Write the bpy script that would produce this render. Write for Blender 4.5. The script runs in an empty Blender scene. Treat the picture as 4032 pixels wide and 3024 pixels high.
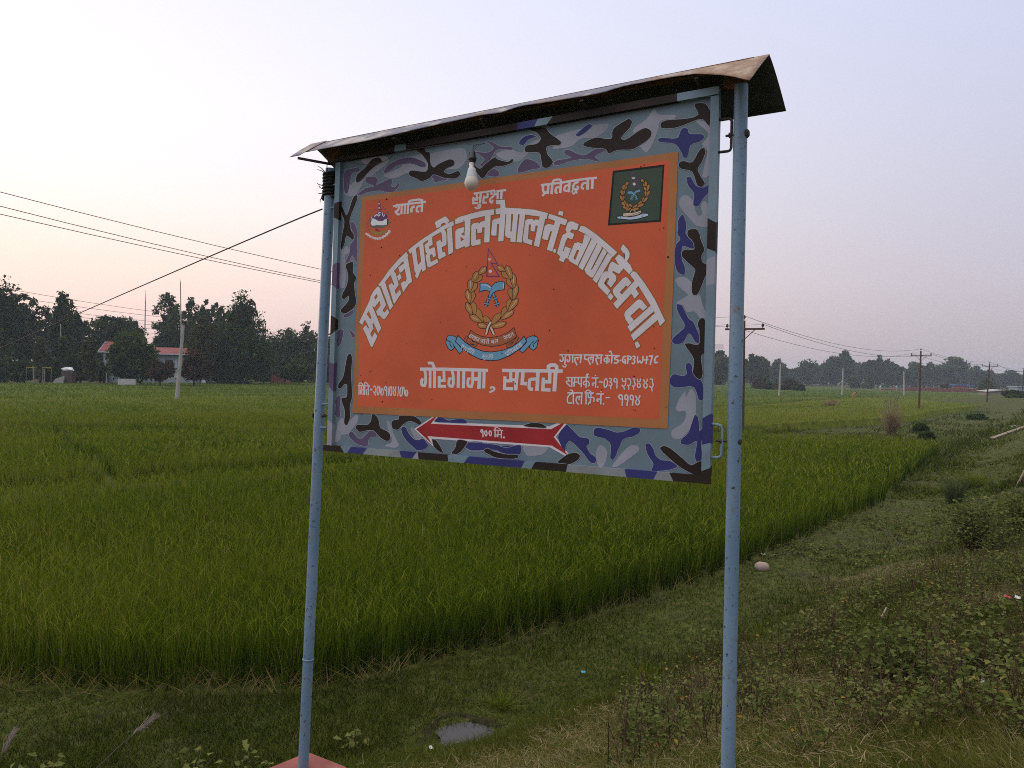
import bpy, bmesh, math, random
import numpy as np
from mathutils import Vector, Matrix
from mathutils.geometry import tessellate_polygon

random.seed(7)
RNG = np.random.default_rng(11)
C = bpy.context.scene.collection
SC = bpy.context.scene

# ------------------------------------------------------------------ camera
FPX = 2912.0                       # focal length in pixels of the 4032 px wide photograph
EYE = np.array([0.0, 0.0, 3.4])    # field level is z = 0, the camera stands on the road bank
UPC = np.array([0.0244, -1.0, -45.0 / FPX]); UPC /= np.linalg.norm(UPC)
FW = np.array([0, 0, 1.0]); YC = FW - UPC * (FW @ UPC); YC /= np.linalg.norm(YC)
XC = np.cross(YC, UPC)
M3 = np.array([XC, YC, UPC])
cam_d = bpy.data.cameras.new('camera'); cam = bpy.data.objects.new('camera', cam_d); C.objects.link(cam)
cr, cu, cb = M3 @ [1, 0, 0], M3 @ [0, -1, 0], M3 @ [0, 0, -1]
cam.matrix_world = Matrix(((cr[0], cu[0], cb[0], EYE[0]), (cr[1], cu[1], cb[1], EYE[1]), (cr[2], cu[2], cb[2], EYE[2]), (0, 0, 0, 1)))
cam_d.sensor_width = 36.0; cam_d.lens = 36.0 * FPX / 4032.0
cam_d.clip_start = 0.05; cam_d.clip_end = 5000
SC.camera = cam

# ------------------------------------------------------------------ sky, dusk
W = bpy.data.worlds.new("World"); SC.world = W; W.use_nodes = True
nt = W.node_tree; nt.nodes.clear()
def N(t, **k):
    n = nt.nodes.new(t)
    for a, b in k.items(): setattr(n, a, b)
    return n
def L(a, b): nt.links.new(a, b)
SUN_AZ, SUN_EL = math.radians(-58), math.radians(2.0)
def mth(op, a, b=None, c=None):
    n = N('ShaderNodeMath', operation=op)
    for i, v in enumerate((a, b, c)):
        if v is None: continue
        if isinstance(v, (int, float)): n.inputs[i].default_value = v
        else: L(v, n.inputs[i])
    return n.outputs[0]
tc = N('ShaderNodeTexCoord'); sp = N('ShaderNodeSeparateXYZ'); L(tc.outputs['Generated'], sp.inputs[0])
hl = mth('MAXIMUM', mth('SQRT', mth('ADD', mth('MULTIPLY', sp.outputs[0], sp.outputs[0]), mth('MULTIPLY', sp.outputs[1], sp.outputs[1]))), 0.12)
cosaz = mth('DIVIDE', mth('ADD', mth('MULTIPLY', sp.outputs[0], math.sin(SUN_AZ)), mth('MULTIPLY', sp.outputs[1], math.cos(SUN_AZ))), hl)
mr = N('ShaderNodeMapRange'); L(cosaz, mr.inputs[0]); mr.inputs[1].default_value = -0.15; mr.inputs[2].default_value = 0.95
def ramp(stops):
    r = N('ShaderNodeValToRGB'); e = r.color_ramp.elements
    while len(e) < len(stops): e.new(0.5)
    for i, (p, c) in enumerate(stops):
        e[i].position = p; e[i].color = (*c, 1)
    L(sp.outputs[2], r.inputs[0]); return r.outputs[0]
GLOW = ramp([(0, (.80, .53, .50)), (.05, (.92, .66, .62)), (.12, (1.0, .78, .68)), (.2, (1.0, .89, .84)), (.3, (.97, .92, .97)), (.48, (.83, .82, .94)), (.62, (1.25, 1.22, 1.2)), (1, (1.7, 1.65, 1.6))])
CLEAR = ramp([(0, (.36, .325, .365)), (.04, (.40, .365, .415)), (.12, (.48, .45, .54)), (.25, (.52, .52, .65)), (.45, (.545, .585, .775)), (.6, (1.2, 1.18, 1.16)), (1, (1.7, 1.65, 1.6))])
back = N('ShaderNodeMapRange'); L(cosaz, back.inputs[0]); back.inputs[1].default_value = -1.0; back.inputs[2].default_value = -.25; back.inputs[3].default_value = .55; back.inputs[4].default_value = 1.0
mx = N('ShaderNodeMix', data_type='RGBA'); L(mth('POWER', mr.outputs[0], 1.3), mx.inputs[0]); L(CLEAR, mx.inputs[6]); L(GLOW, mx.inputs[7])
bg = N('ShaderNodeBackground'); L(mx.outputs[2], bg.inputs[0]); L(back.outputs[0], bg.inputs[1])
sky = N('ShaderNodeTexSky', sky_type='NISHITA'); sky.sun_disc = False; sky.sun_elevation = SUN_EL; sky.sun_rotation = SUN_AZ
bg2 = N('ShaderNodeBackground'); L(sky.outputs[0], bg2.inputs[0]); bg2.inputs[1].default_value = 0.02
ad = N('ShaderNodeAddShader'); L(bg.outputs[0], ad.inputs[0]); L(bg2.outputs[0], ad.inputs[1])
wo = N('ShaderNodeOutputWorld'); L(ad.outputs[0], wo.inputs[0])

sd = bpy.data.lights.new('sun', 'SUN'); sd.energy = 0.5; sd.angle = math.radians(20); sd.color = (1.0, .82, .72)
so = bpy.data.objects.new('sun', sd); C.objects.link(so)
sdir = Vector((math.sin(SUN_AZ) * math.cos(math.radians(8)), math.cos(SUN_AZ) * math.cos(math.radians(8)), math.sin(math.radians(8))))
so.rotation_euler = sdir.to_track_quat('Z', 'Y').to_euler()

SC.view_settings.view_transform = 'Standard'; SC.view_settings.look = 'None'; SC.view_settings.gamma = 1.0
SC.view_settings.exposure = 0.2
SC.render.engine = 'CYCLES'
SC.cycles.use_denoising = False
SC.cycles.filter_width = 1.0
SC.cycles.sample_clamp_indirect = 3
SC.cycles.max_bounces = 4; SC.cycles.diffuse_bounces = 2; SC.cycles.glossy_bounces = 2; SC.cycles.transmission_bounces = 2
SC.cycles.volume_bounces = 0; SC.cycles.transparent_max_bounces = 4
SC.cycles.caustics_reflective = False; SC.cycles.caustics_refractive = False

# ------------------------------------------------------------------ helpers
def ray(px, py):
    return M3 @ (np.array([px - 2016.0, py - 1512.0, FPX]) / FPX)
def gp(px, py, z=0.0):
    r = ray(px, py); t = (z - EYE[2]) / r[2]; return EYE + r * t
def pt(px, py, y):
    r = ray(px, py); return EYE + r * (y / r[1])

def tag(o, label=None, cat=None, group=None, kind=None):
    if label: o['label'] = label
    if cat: o['category'] = cat
    if group: o['group'] = group
    if kind: o['kind'] = kind
    return o
def empty(name, loc=(0, 0, 0), parent=None):
    o = bpy.data.objects.new(name, None); o.empty_display_size = .1; C.objects.link(o); o.location = loc
    if parent: o.parent = parent
    return o
class MB:
    def __init__(s): s.v = []; s.f = []; s.m = []
    def add(s, vs, fs, m=0):
        b = len(s.v); s.v += [tuple(map(float, q)) for q in vs]
        for f in fs: s.f.append(tuple(b + i for i in f)); s.m.append(m)
        return s
    def box(s, c, d, m=0, R=None):
        c = np.array(c, float); h = np.array(d, float) / 2
        q = np.array([(x, y, z) for z in (-1, 1) for y in (-1, 1) for x in (-1, 1)]) * h
        if R is not None: q = q @ np.array(R).T
        return s.add(q + c, [(0, 2, 3, 1), (4, 5, 7, 6), (0, 1, 5, 4), (2, 6, 7, 3), (0, 4, 6, 2), (1, 3, 7, 5)], m)
    def bar(s, a, b, w, h=None, m=0):
        """box section bar from a to b"""
        a = np.array(a, float); b = np.array(b, float); d = b - a; l = np.linalg.norm(d); d = d / l
        up = np.array([0, 0, 1.0]) if abs(d[2]) < .9 else np.array([0, 1.0, 0])
        x = np.cross(up, d); x /= np.linalg.norm(x); y = np.cross(d, x)
        return s.box((a + b) / 2, (w, h or w, l), m, np.column_stack([x, y, d]))
    def tube(s, pts, rad, n=10, m=0, cap=True):
        pts = [np.array(p, float) for p in pts]; k = len(pts)
        rad = [rad] * k if np.isscalar(rad) else rad
        vs = []; prev = None
        for i, p in enumerate(pts):
            d = pts[min(i + 1, k - 1)] - pts[max(i - 1, 0)]; d = d / (np.linalg.norm(d) + 1e-12)
            if prev is None:
                u = np.cross(d, [0, 0, 1.0] if abs(d[2]) < .9 else [1.0, 0, 0])
            else: u = prev - d * (prev @ d)
            u = u / (np.linalg.norm(u) + 1e-12); prev = u; w = np.cross(d, u)
            for j in range(n):
                a = 2 * math.pi * j / n; vs.append(p + rad[i] * (u * math.cos(a) + w * math.sin(a)))
        fs = [(i * n + j, i * n + (j + 1) % n, (i + 1) * n + (j + 1) % n, (i + 1) * n + j) for i in range(k - 1) for j in range(n)]
        if cap: fs += [tuple(range(n - 1, -1, -1)), tuple(range((k - 1) * n, k * n))]
        return s.add(vs, fs, m)
    def lathe(s, prof, c=(0, 0, 0), n=24, m=0):
        c = np.array(c, float); vs = [c + (r * math.cos(2 * math.pi * j / n), r * math.sin(2 * math.pi * j / n), z) for r, z in prof for j in range(n)]
        k = len(prof)
        fs = [(i * n + j, i * n + (j + 1) % n, (i + 1) * n + (j + 1) % n, (i + 1) * n + j) for i in range(k - 1) for j in range(n)]
        fs += [tuple(range(n - 1, -1, -1)), tuple(range((k - 1) * n, k * n))]
        return s.add(vs, fs, m)
    def build(s, name, mats, parent=None, smooth=False, bevel=0):
        me = bpy.data.meshes.new(name); me.from_pydata(s.v, [], s.f)
        mats = mats if isinstance(mats, (list, tuple)) else [mats]
        for q in mats: me.materials.append(q)
        me.polygons.foreach_set('material_index', s.m)
        if smooth: me.polygons.foreach_set('use_smooth', [True] * len(s.f))
        me.update()
        o = bpy.data.objects.new(name, me); C.objects.link(o)
        if parent: o.parent = parent
        if smooth:
            es = o.modifiers.new('split', 'EDGE_SPLIT'); es.split_angle = math.radians(40)
        if bevel:
            b = o.modifiers.new('bevel', 'BEVEL'); b.width = bevel; b.segments = 2; b.limit_method = 'ANGLE'
        return o
def quads(name, V, mats, rnd=None, parent=None, mi=None, link=True, smooth=False):
    """V (n,4,3) -> one mesh of n quads, with a random value per face in attribute 'rnd'"""
    V = np.asarray(V, np.float32); n = len(V)
    me = bpy.data.meshes.new(name)
    me.vertices.add(n * 4); me.vertices.foreach_set('co', V.reshape(-1))
    me.loops.add(n * 4); me.loops.foreach_set('vertex_index', np.arange(n * 4, dtype=np.int32))
    me.polygons.add(n); me.polygons.foreach_set('loop_start', np.arange(n, dtype=np.int32) * 4)
    try: me.polygons.foreach_set('loop_total', np.full(n, 4, np.int32))
    except Exception: pass
    for q in (mats if isinstance(mats, (list, tuple)) else [mats]): me.materials.append(q)
    if mi is not None: me.polygons.foreach_set('material_index', np.asarray(mi, np.int32))
    me.update(calc_edges=True)
    a = me.attributes.new('rnd', 'FLOAT', 'FACE')
    a.data.foreach_set('value', np.asarray(rnd if rnd is not None else RNG.random(n), np.float32))
    o = bpy.data.objects.new(name, me)
    if link: C.objects.link(o)
    if parent: o.parent = parent
    return o
def grid_mesh(name, P, mat, parent=None, smooth=True):
    """P (r,c,3) grid of points"""
    r, c = P.shape[:2]; me = bpy.data.meshes.new(name)
    idx = np.arange(r * c).reshape(r, c)
    F = np.stack([idx[:-1, :-1], idx[:-1, 1:], idx[1:, 1:], idx[1:, :-1]], -1).reshape(-1, 4)
    me.vertices.add(r * c); me.vertices.foreach_set('co', P.reshape(-1).astype(np.float32))
    me.loops.add(F.size); me.loops.foreach_set('vertex_index', F.reshape(-1).astype(np.int32))
    me.polygons.add(len(F)); me.polygons.foreach_set('loop_start', np.arange(len(F), dtype=np.int32) * 4)
    try: me.polygons.foreach_set('loop_total', np.full(len(F), 4, np.int32))
    except Exception: pass
    if smooth: me.polygons.foreach_set('use_smooth', np.ones(len(F), bool))
    me.materials.append(mat); me.update(calc_edges=True)
    o = bpy.data.objects.new(name, me); C.objects.link(o)
    if parent: o.parent = parent
    return o

# ------------------------------------------------------------------ materials
def newmat(name):
    m = bpy.data.materials.new(name); m.use_nodes = True; t = m.node_tree
    return m, t, t.nodes['Principled BSDF']
def tn(t, ty, **k):
    n = t.nodes.new(ty)
    for a, b in k.items():
        if a.startswith('i_'): n.inputs[a[2:].replace('_', ' ')].default_value = b
        else: setattr(n, a, b)
    return n
def mixc(t, fac, a, b, mode='MIX'):
    n = t.nodes.new('ShaderNodeMix'); n.data_type = 'RGBA'; n.blend_type = mode
    for i, v in ((0, fac), (6, a), (7, b)):
        if isinstance(v, (int, float)): n.inputs[i].default_value = v
        elif isinstance(v, tuple): n.inputs[i].default_value = (*v, 1)
        else: t.links.new(v, n.inputs[i])
    return n.outputs[2]
def cramp(t, src, stops):
    r = t.nodes.new('ShaderNodeValToRGB'); e = r.color_ramp.elements
    while len(e) < len(stops): e.new(0.5)
    for i, (p, c) in enumerate(stops):
        e[i].position = p; e[i].color = (*c, 1) if isinstance(c, tuple) else (c, c, c, 1)
    t.links.new(src, r.inputs[0]); return r.outputs[0]
def noise(t, scale, detail=4, coord='Object', rough=.55, vec=None):
    n = t.nodes.new('ShaderNodeTexNoise'); n.inputs['Scale'].default_value = scale; n.inputs['Detail'].default_value = detail; n.inputs['Roughness'].default_value = rough
    if vec is None:
        c = t.nodes.new('ShaderNodeTexCoord'); vec = c.outputs[coord]
    t.links.new(vec, n.inputs['Vector']); return n.outputs['Fac']
def bump(t, p, src, strength=.3, dist=.01):
    b = t.nodes.new('ShaderNodeBump'); b.inputs['Strength'].default_value = strength; b.inputs['Distance'].default_value = dist
    t.links.new(src, b.inputs['Height']); t.links.new(b.outputs[0], p.inputs['Normal'])
def paint(name, col, rough=.5, var=.14, scale=9, grime=.25, gcol=(.09, .075, .06), bmp=.15, spec=.2):
    """weathered paint: uneven tone, thin grime streaks, faint orange peel"""
    m, t, p = newmat(name)
    a = noise(t, scale, 5); lo = tuple(c * (1 - var) for c in col); hi = tuple(min(1, c * (1 + var)) for c in col)
    base = cramp(t, a, [(.3, lo), (.7, hi)])
    if grime:
        g = cramp(t, noise(t, scale * 2.7, 8, rough=.7), [(.55, 0.0), (.8, grime)])
        base = mixc(t, g, base, gcol)
    t.links.new(base, p.inputs['Base Color']); p.inputs['Roughness'].default_value = rough
    p.inputs['Specular IOR Level'].default_value = spec
    if bmp: bump(t, p, noise(t, scale * 14, 3), bmp, .002)
    return m
def leafmat(name, stops, trans=.3, rough=.6):
    m, t, p = newmat(name); t.nodes.remove(p)
    at = tn(t, 'ShaderNodeAttribute', attribute_name='rnd')
    c = cramp(t, at.outputs['Fac'], stops)
    d = t.nodes.new('ShaderNodeBsdfDiffuse'); tr = t.nodes.new('ShaderNodeBsdfTranslucent'); mi = t.nodes.new('ShaderNodeMixShader')
    t.links.new(c, d.inputs[0]); t.links.new(c, tr.inputs[0]); mi.inputs[0].default_value = trans
    t.links.new(d.outputs[0], mi.inputs[1]); t.links.new(tr.outputs[0], mi.inputs[2])
    t.links.new(mi.outputs[0], t.nodes['Material Output'].inputs[0]); return m
# ------------------------------------------------------------------ the lie of the land
EDGE = np.array([(-60, 9), (-5.3, 7.65), (-3.8, 7.5), (-2, 7.7), (0, 9.1), (3.55, 12.5), (9.8, 19.7), (20.9, 35.7), (52, 80), (140, 206), (420, 606), (1200, 1720)], float)
def sdist(x, y):
    """signed distance to the foot of the road bank, positive on the road side"""
    x = np.asarray(x, float); y = np.asarray(y, float); best = np.full(x.shape, 1e9); sg = np.ones(x.shape)
    for a, b in zip(EDGE[:-1], EDGE[1:]):
        d = b - a; L2 = d @ d
        t = np.clip(((x - a[0]) * d[0] + (y - a[1]) * d[1]) / L2, 0, 1)
        dx = x - a[0] - t * d[0]; dy = y - a[1] - t * d[1]; q = np.hypot(dx, dy)
        s = np.sign(d[1] * (x - a[0]) - d[0] * (y - a[1]))
        k = q < best - 1e-9; best = np.where(k, q, best); sg = np.where(k, s, sg)
    return best * np.where(sg == 0, 1, sg)
def wob(x, y, f=1.0):
    return (np.sin(x * 1.9 * f + 1.3) * np.cos(y * 1.7 * f + .4) + .6 * np.sin(x * 4.1 * f - y * 3.3 * f + 2) + .4 * np.sin(x * 7.7 * f + y * 6.1 * f)) / 2
PUD = gp(1828, 2886, .13); PZ = .13
def height(x, y):
    x = np.asarray(x, float); y = np.asarray(y, float)
    s = sdist(x, y)
    a = np.clip(s / 1.8, 0, 1); b = np.clip((s - 1.8) / 4.7, 0, 1)
    z = .10 * a + 1.8 * b * (1.15 - .15 * b)
    z = z + np.clip(s, 0, 1) * .05 * wob(x, y, .8) + np.clip((s - 1.5) / 2, 0, 1) * .07 * wob(x, y, .35)
    dp = np.hypot((x - PUD[0]) / .34, (y - PUD[1]) / .32); w_ = np.clip((1.9 - dp) / 1.0, 0, 1); w_ = w_ * w_ * (3 - 2 * w_)
    z = z + (PZ - z) * w_ - .08 * np.clip(1.1 - dp, 0, 1)
    return z
def hz(x, y): return float(height(np.array([x]), np.array([y]))[0])

def ground_hit(px, py):
    """where the sight line through a photo pixel meets the land"""
    r = ray(px, py); ts = np.exp(np.linspace(math.log(2.5), math.log(120), 1500)); q = EYE + ts[:, None] * r
    k = np.argmax(q[:, 2] < height(q[:, 0], q[:, 1])); g = q[k]; return np.array([g[0], g[1], hz(g[0], g[1])])
def inpoly(x, y, P):
    P = np.asarray(P, float); r = np.zeros(np.shape(x), bool); j = len(P) - 1
    for i in range(len(P)):
        yi, yj = P[i, 1], P[j, 1]
        c = ((yi > y) != (yj > y)) & (x < (P[j, 0] - P[i, 0]) * (y - yi) / (yj - yi + 1e-12) + P[i, 0]); r ^= c; j = i
    return r
NEAR = [(-40, 8.3), (-5.3, 7.72), (-3.8, 7.6), (-2, 7.8), (0, 9.2), (3.55, 12.6), (9.8, 19.8), (20.9, 35.9), (19.5, 37.5), (12.4, 39.3), (-5.9, 21.9), (-11.8, 16.4), (-40, -10)]
FAR = [(-40, -6.6), (-11.8, 19.5), (-5.9, 25.1), (12.4, 43.2), (29.8, 59), (35.6, 65), (44.7, 78), (61, 97), (84, 125), (168, 244), (124, 252), (120, 300), (100, 420), (0, 420), (-20, 200), (-38, 145), (-54.5, 112), (-64, 93), (-95, 30)]
_b = lambda a, b: (tuple(gp(*a, .65)[:2]), tuple(gp(*b, .65)[:2]))
BUNDS = [_b((-60, 1664), (1250, 1690)), _b((215, 1684), (500, 1850)), ((12, 62), (60, 132)), ((-52, 58), (0, 96)), ((0, 96), (80, 150)), ((-40, 88), (10, 140)), ((20, 82), (44, 80)), ((20, 130), (85, 128)), ((20, 170), (130, 190))]
def segd(x, y, a, b):
    a = np.array(a, float); d = np.array(b, float) - a
    t = np.clip(((x - a[0]) * d[0] + (y - a[1]) * d[1]) / (d @ d), 0, 1)
    return np.hypot(x - a[0] - t * d[0], y - a[1] - t * d[1])
def bund_mask(x, y):
    m = np.ones(np.shape(x))
    for i, (a, b) in enumerate(BUNDS): m = np.minimum(m, np.clip((segd(x, y, a, b) - (.02 if i == 1 else .75) - .0025 * np.hypot(x, y)) / .35, 0, 1))
    return m
def plot_tone(x, y):
    """each paddy plot ripens a little differently"""
    v = np.zeros(np.shape(x))
    for k, (a, b) in enumerate(BUNDS):
        a = np.array(a, float); d = np.array(b, float) - a
        v = v + np.sign(d[1] * (x - a[0]) - d[0] * (y - a[1])) * (.09 + .06 * ((k * 7) % 5 - 2))
    return np.clip(.5 + v, 0, 1)

# ground: one sheet out to the horizon
m_ground, t, p = newmat('ground_soil_grass')
g1 = noise(t, .5, 9, 'Object', .7); g2 = noise(t, 6.0, 6, 'Object', .7); g3 = noise(t, .05, 4, 'Object')
grass = cramp(t, g2, [(.3, (.024, .033, .007)), (.5, (.055, .066, .013)), (.72, (.11, .10, .035))])
soil = cramp(t, g2, [(.3, (.035, .026, .017)), (.7, (.09, .072, .045))])
col = mixc(t, cramp(t, g1, [(.52, 0.0), (.66, .8)]), grass, soil)
t.links.new(col, p.inputs['Base Color']); p.inputs['Roughness'].default_value = .95; p.inputs['Specular IOR Level'].default_value = .1
bump(t, p, g2, .6, .05)
xs = np.unique(np.concatenate([np.linspace(-900, -60, 22), np.linspace(-60, -8, 40), np.linspace(-8, 12, 161), np.linspace(12, 60, 70), np.linspace(60, 1000, 32)]))
ys = np.unique(np.concatenate([np.linspace(-30, 2, 14), np.linspace(2, 18, 150), np.linspace(18, 60, 80), np.linspace(60, 200, 40), np.linspace(200, 1800, 34)]))
GX, GY = np.meshgrid(xs, ys)
GZ = height(GX, GY)
rise = np.clip((np.hypot(GX, GY) - 430) / 900, 0, 1); GZ = GZ * (1 - np.clip((np.hypot(GX, GY) - 260) / 200, 0, 1))
ground = grid_mesh('ground', np.stack([GX, GY, GZ], -1), m_ground); tag(ground, kind='structure')

# water in the hollow by the bank
m_water, t, p = newmat('puddle_water'); p.inputs['Base Color'].default_value = (.035, .028, .022, 1); p.inputs['Roughness'].default_value = .07; p.inputs['IOR'].default_value = 1.33
bump(t, p, noise(t, 14, 3), .05, .01)
mb = MB(); n = 40
wz = PZ - .022
mud = MB(); mr_ = [(PUD[0] + .42 * math.cos(a) * (1 + .15 * math.sin(3 * a + 2) + .1 * math.sin(7 * a)), PUD[1] + .38 * math.sin(a) * (1 + .15 * math.sin(4 * a)), PZ + .002) for a in np.linspace(0, 2 * math.pi, n, endpoint=False)]
mi_ = [(PUD[0] + .22 * math.cos(a), PUD[1] + .21 * math.sin(a), PZ - .035) for a in np.linspace(0, 2 * math.pi, n, endpoint=False)]
m_mud = paint('wet_mud', (.028, .022, .012), .95, .3, 9, .3, (.05, .04, .02), .6)
mud.add(mr_ + mi_, [(i, (i + 1) % n, n + (i + 1) % n, n + i) for i in range(n)]); mud_o = mud.build('mud', m_mud, smooth=True); tag(mud_o, kind='structure')
ring = [(PUD[0] + .27 * math.cos(a) * (1 + .12 * math.sin(3 * a + 1) + .1 * math.sin(5 * a)), PUD[1] + .26 * math.sin(a) * (1 + .1 * math.sin(2 * a)), wz) for a in np.linspace(0, 2 * math.pi, n, endpoint=False)]
mb.add(ring, [tuple(range(n))]); water = mb.build('water', m_water); tag(water, kind='structure')

# ------------------------------------------------------------------ rice
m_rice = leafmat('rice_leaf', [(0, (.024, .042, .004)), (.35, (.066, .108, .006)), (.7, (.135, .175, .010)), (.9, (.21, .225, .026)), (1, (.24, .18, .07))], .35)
m_ricefar, t, p = newmat('rice_canopy')
a1 = noise(t, .11, 3, 'Object'); a2 = noise(t, 1.6, 8, 'Object', .75); at = tn(t, 'ShaderNodeAttribute', attribute_name='tone')
c1 = cramp(t, a2, [(.25, (.034, .052, .005)), (.5, (.076, .104, .008)), (.75, (.13, .155, .012))])
c2 = mixc(t, 1.0, c1, cramp(t, at.outputs['Fac'], [(0, (.75, .85, .8)), (1, (1.25, 1.15, .9))]), 'MULTIPLY')
c3 = mixc(t, 1.0, c2, cramp(t, a1, [(.3, (.8, .85, .8)), (.7, (1.15, 1.1, 1.0))]), 'MULTIPLY')
t.links.new(c3, p.inputs['Base Color']); p.inputs['Roughness'].default_value = .9; p.inputs['Specular IOR Level'].default_value = .1
bump(t, p, a2, 1.0, .25)

def blades(base, yaw, lean, hgt, wid, droop, segs):
    """curved tapering strips; returns (n*segs,4,3)"""
    n = len(base); d = np.stack([np.cos(yaw), np.sin(yaw), np.zeros(n)], 1); sd_ = np.stack([-np.sin(yaw), np.cos(yaw), np.zeros(n)], 1)
    # turn strips roughly to face any direction
    tw = RNG.uniform(0, math.pi, n)[:, None]; w_ = sd_ * np.cos(tw) + d * np.sin(tw)
    P = []
    for k in range(segs + 1):
        u = k / segs
        hor = (lean * u + droop * u ** 3)[:, None]; ver = (hgt * (u - .35 * (droop / (hgt + 1e-6)) * u ** 3))[:, None]
        c = base + d * hor + np.array([0, 0, 1.0]) * ver
        ww = (wid * (1 - .85 * u ** 1.5) * .5)[:, None]
        P.append((c - w_ * ww, c + w_ * ww))
    return np.concatenate([np.stack([P[k][0], P[k][1], P[k + 1][1], P[k + 1][0]], 1) for k in range(segs)], 0)
def infrust(x, y, m=.76): return (np.abs(x) < y * m + .6) & (y > 0)

Q = []; RV = []
def rice_zone(poly, d0, d1, spacing, per, segs, wid, hmul=1.0, t0=.5):
    y = np.arange(1, d1, spacing); x = np.arange(-d1 * .76, d1 * .76, spacing)
    X, Y = np.meshgrid(x, y); X = X.ravel() + RNG.normal(0, spacing * .18, X.size); Y = Y.ravel() + RNG.normal(0, spacing * .18, Y.size)
    r = np.hypot(X, Y); k = infrust(X, Y) & (r >= d0) & (r < d1) & inpoly(X, Y, poly) & (bund_mask(X, Y) > .3)
    X, Y = X[k], Y[k]; n = len(X)
    tone = np.repeat(t0 + .22 * wob(X, Y, .12) + .10 * wob(X, Y, .5), per)
    hh = np.repeat(.70 + .05 * wob(X, Y, .25) + RNG.normal(0, .025, n), per) * hmul
    bx = np.repeat(X, per) + RNG.normal(0, .035, n * per); by = np.repeat(Y, per) + RNG.normal(0, .035, n * per)
    base = np.stack([bx, by, np.full(n * per, -.02)], 1); N_ = n * per
    yaw = RNG.uniform(0, 2 * math.pi, N_)
    kind = RNG.random(N_)
    droop = np.where(kind < .22, RNG.uniform(.08, .18, N_), RNG.uniform(0, .04, N_))
    lean = RNG.uniform(.01, .12, N_) * np.where(RNG.random(N_) < .06, 2.5, 1)
    h = hh * RNG.uniform(.72, 1.08, N_)
    q = blades(base, yaw, lean, h, wid * RNG.uniform(.7, 1.3, N_), droop, segs)
    rv = np.clip(tone + RNG.normal(0, .17, N_) + np.repeat(RNG.normal(0, .09, n), per) + np.where(kind < .34, .14, 0), 0, .93)
    rv = np.where(RNG.random(N_) < .015, 1, rv)
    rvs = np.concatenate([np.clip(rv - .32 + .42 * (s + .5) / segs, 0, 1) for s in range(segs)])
    Q.append(q); RV.append(rvs)
def rice_heads(poly, d0, d1, spacing, per, wid):
    """nodding seed heads along the top of the crop"""
    y = np.arange(1, d1, spacing); x = np.arange(-d1 * .76, d1 * .76, spacing)
    X, Y = np.meshgrid(x, y); X = X.ravel() + RNG.normal(0, spacing * .3, X.size); Y = Y.ravel() + RNG.normal(0, spacing * .3, Y.size)
    r = np.hypot(X, Y); k = infrust(X, Y) & (r >= d0) & (r < d1) & inpoly(X, Y, poly) & (bund_mask(X, Y) > .5); X, Y = np.repeat(X[k], per), np.repeat(Y[k], per); n = len(X)
    base = np.stack([X + RNG.normal(0, .05, n), Y + RNG.normal(0, .05, n), .56 + .05 * wob(X, Y, .25) + RNG.normal(0, .035, n)], 1)
    q = blades(base, RNG.uniform(0, 6.28, n), RNG.uniform(.04, .10, n), RNG.uniform(.11, .18, n), wid * RNG.uniform(.8, 1.3, n), RNG.uniform(.05, .10, n), 3)
    Q.append(q); RV.append(np.tile(np.clip(RNG.normal(.74, .11, n) + .12 * wob(X, Y, .2), .4, .97), 3))
rice_heads(NEAR, 6, 12, .14, 3, .0075); rice_heads(NEAR, 12, 22, .2, 3, .011); rice_heads(NEAR, 22, 46, .3, 2, .03)
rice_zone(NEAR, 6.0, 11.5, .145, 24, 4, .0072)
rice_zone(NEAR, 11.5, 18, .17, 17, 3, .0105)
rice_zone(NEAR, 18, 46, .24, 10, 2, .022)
nq = len(Q)
rice_heads(FAR, 16, 48, .3, 2, .028); rice_zone(FAR, 16, 27, .22, 12, 2, .018, t0=.6); rice_zone(FAR, 27, 48, .30, 9, 2, .027, t0=.62)
QF, RF = Q[nq:], RV[nq:]; Q, RV = Q[:nq], RV[:nq]
# dry yellow leaf litter at the foot of the front row
n = 900; tt = RNG.uniform(0, 1, n); seg = RNG.integers(1, 6, n)
a = EDGE[seg]; b = EDGE[seg + 1]; pb = a + (b - a) * tt[:, None] + RNG.normal(0, .12, (n, 2))
base = np.stack([pb[:, 0], pb[:, 1] + .12, height(pb[:, 0], pb[:, 1]) + .02], 1)
q = blades(base, RNG.uniform(0, 6.28, n), RNG.uniform(.1, .3, n), RNG.uniform(.05, .3, n), np.full(n, .009), RNG.uniform(0, .1, n), 3)
Q.append(q); RV.append(np.tile(np.where(RNG.random(n) < .75, 1.0, .6), 3))
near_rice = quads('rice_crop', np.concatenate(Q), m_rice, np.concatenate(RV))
tag(near_rice, 'tall green rice standing in the nearest paddy plot below the road bank', 'rice', kind='stuff')

# canopy of the paddies beyond, a rolling sheet broken by the bunds
ang = np.radians(np.linspace(-39, 39, 420)); rr = np.exp(np.linspace(math.log(16), math.log(430), 360))
A, R_ = np.meshgrid(ang, rr); X = R_ * np.sin(A); Y = R_ * np.cos(A)
inside = inpoly(X, Y, FAR).astype(float)
mask = inside * bund_mask(X, Y)
Z = -.25 + (.74 + .05 * wob(X, Y, .15) + .03 * wob(X, Y, .6)) * mask - .35 * np.clip((48 - R_) / 4, 0, 1) * mask
can = grid_mesh('rice_crop', np.stack([X, Y, Z], -1), m_ricefar)
at = can.data.attributes.new('tone', 'FLOAT', 'POINT'); at.data.foreach_set('value', plot_tone(X, Y).ravel().astype(np.float32))
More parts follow.
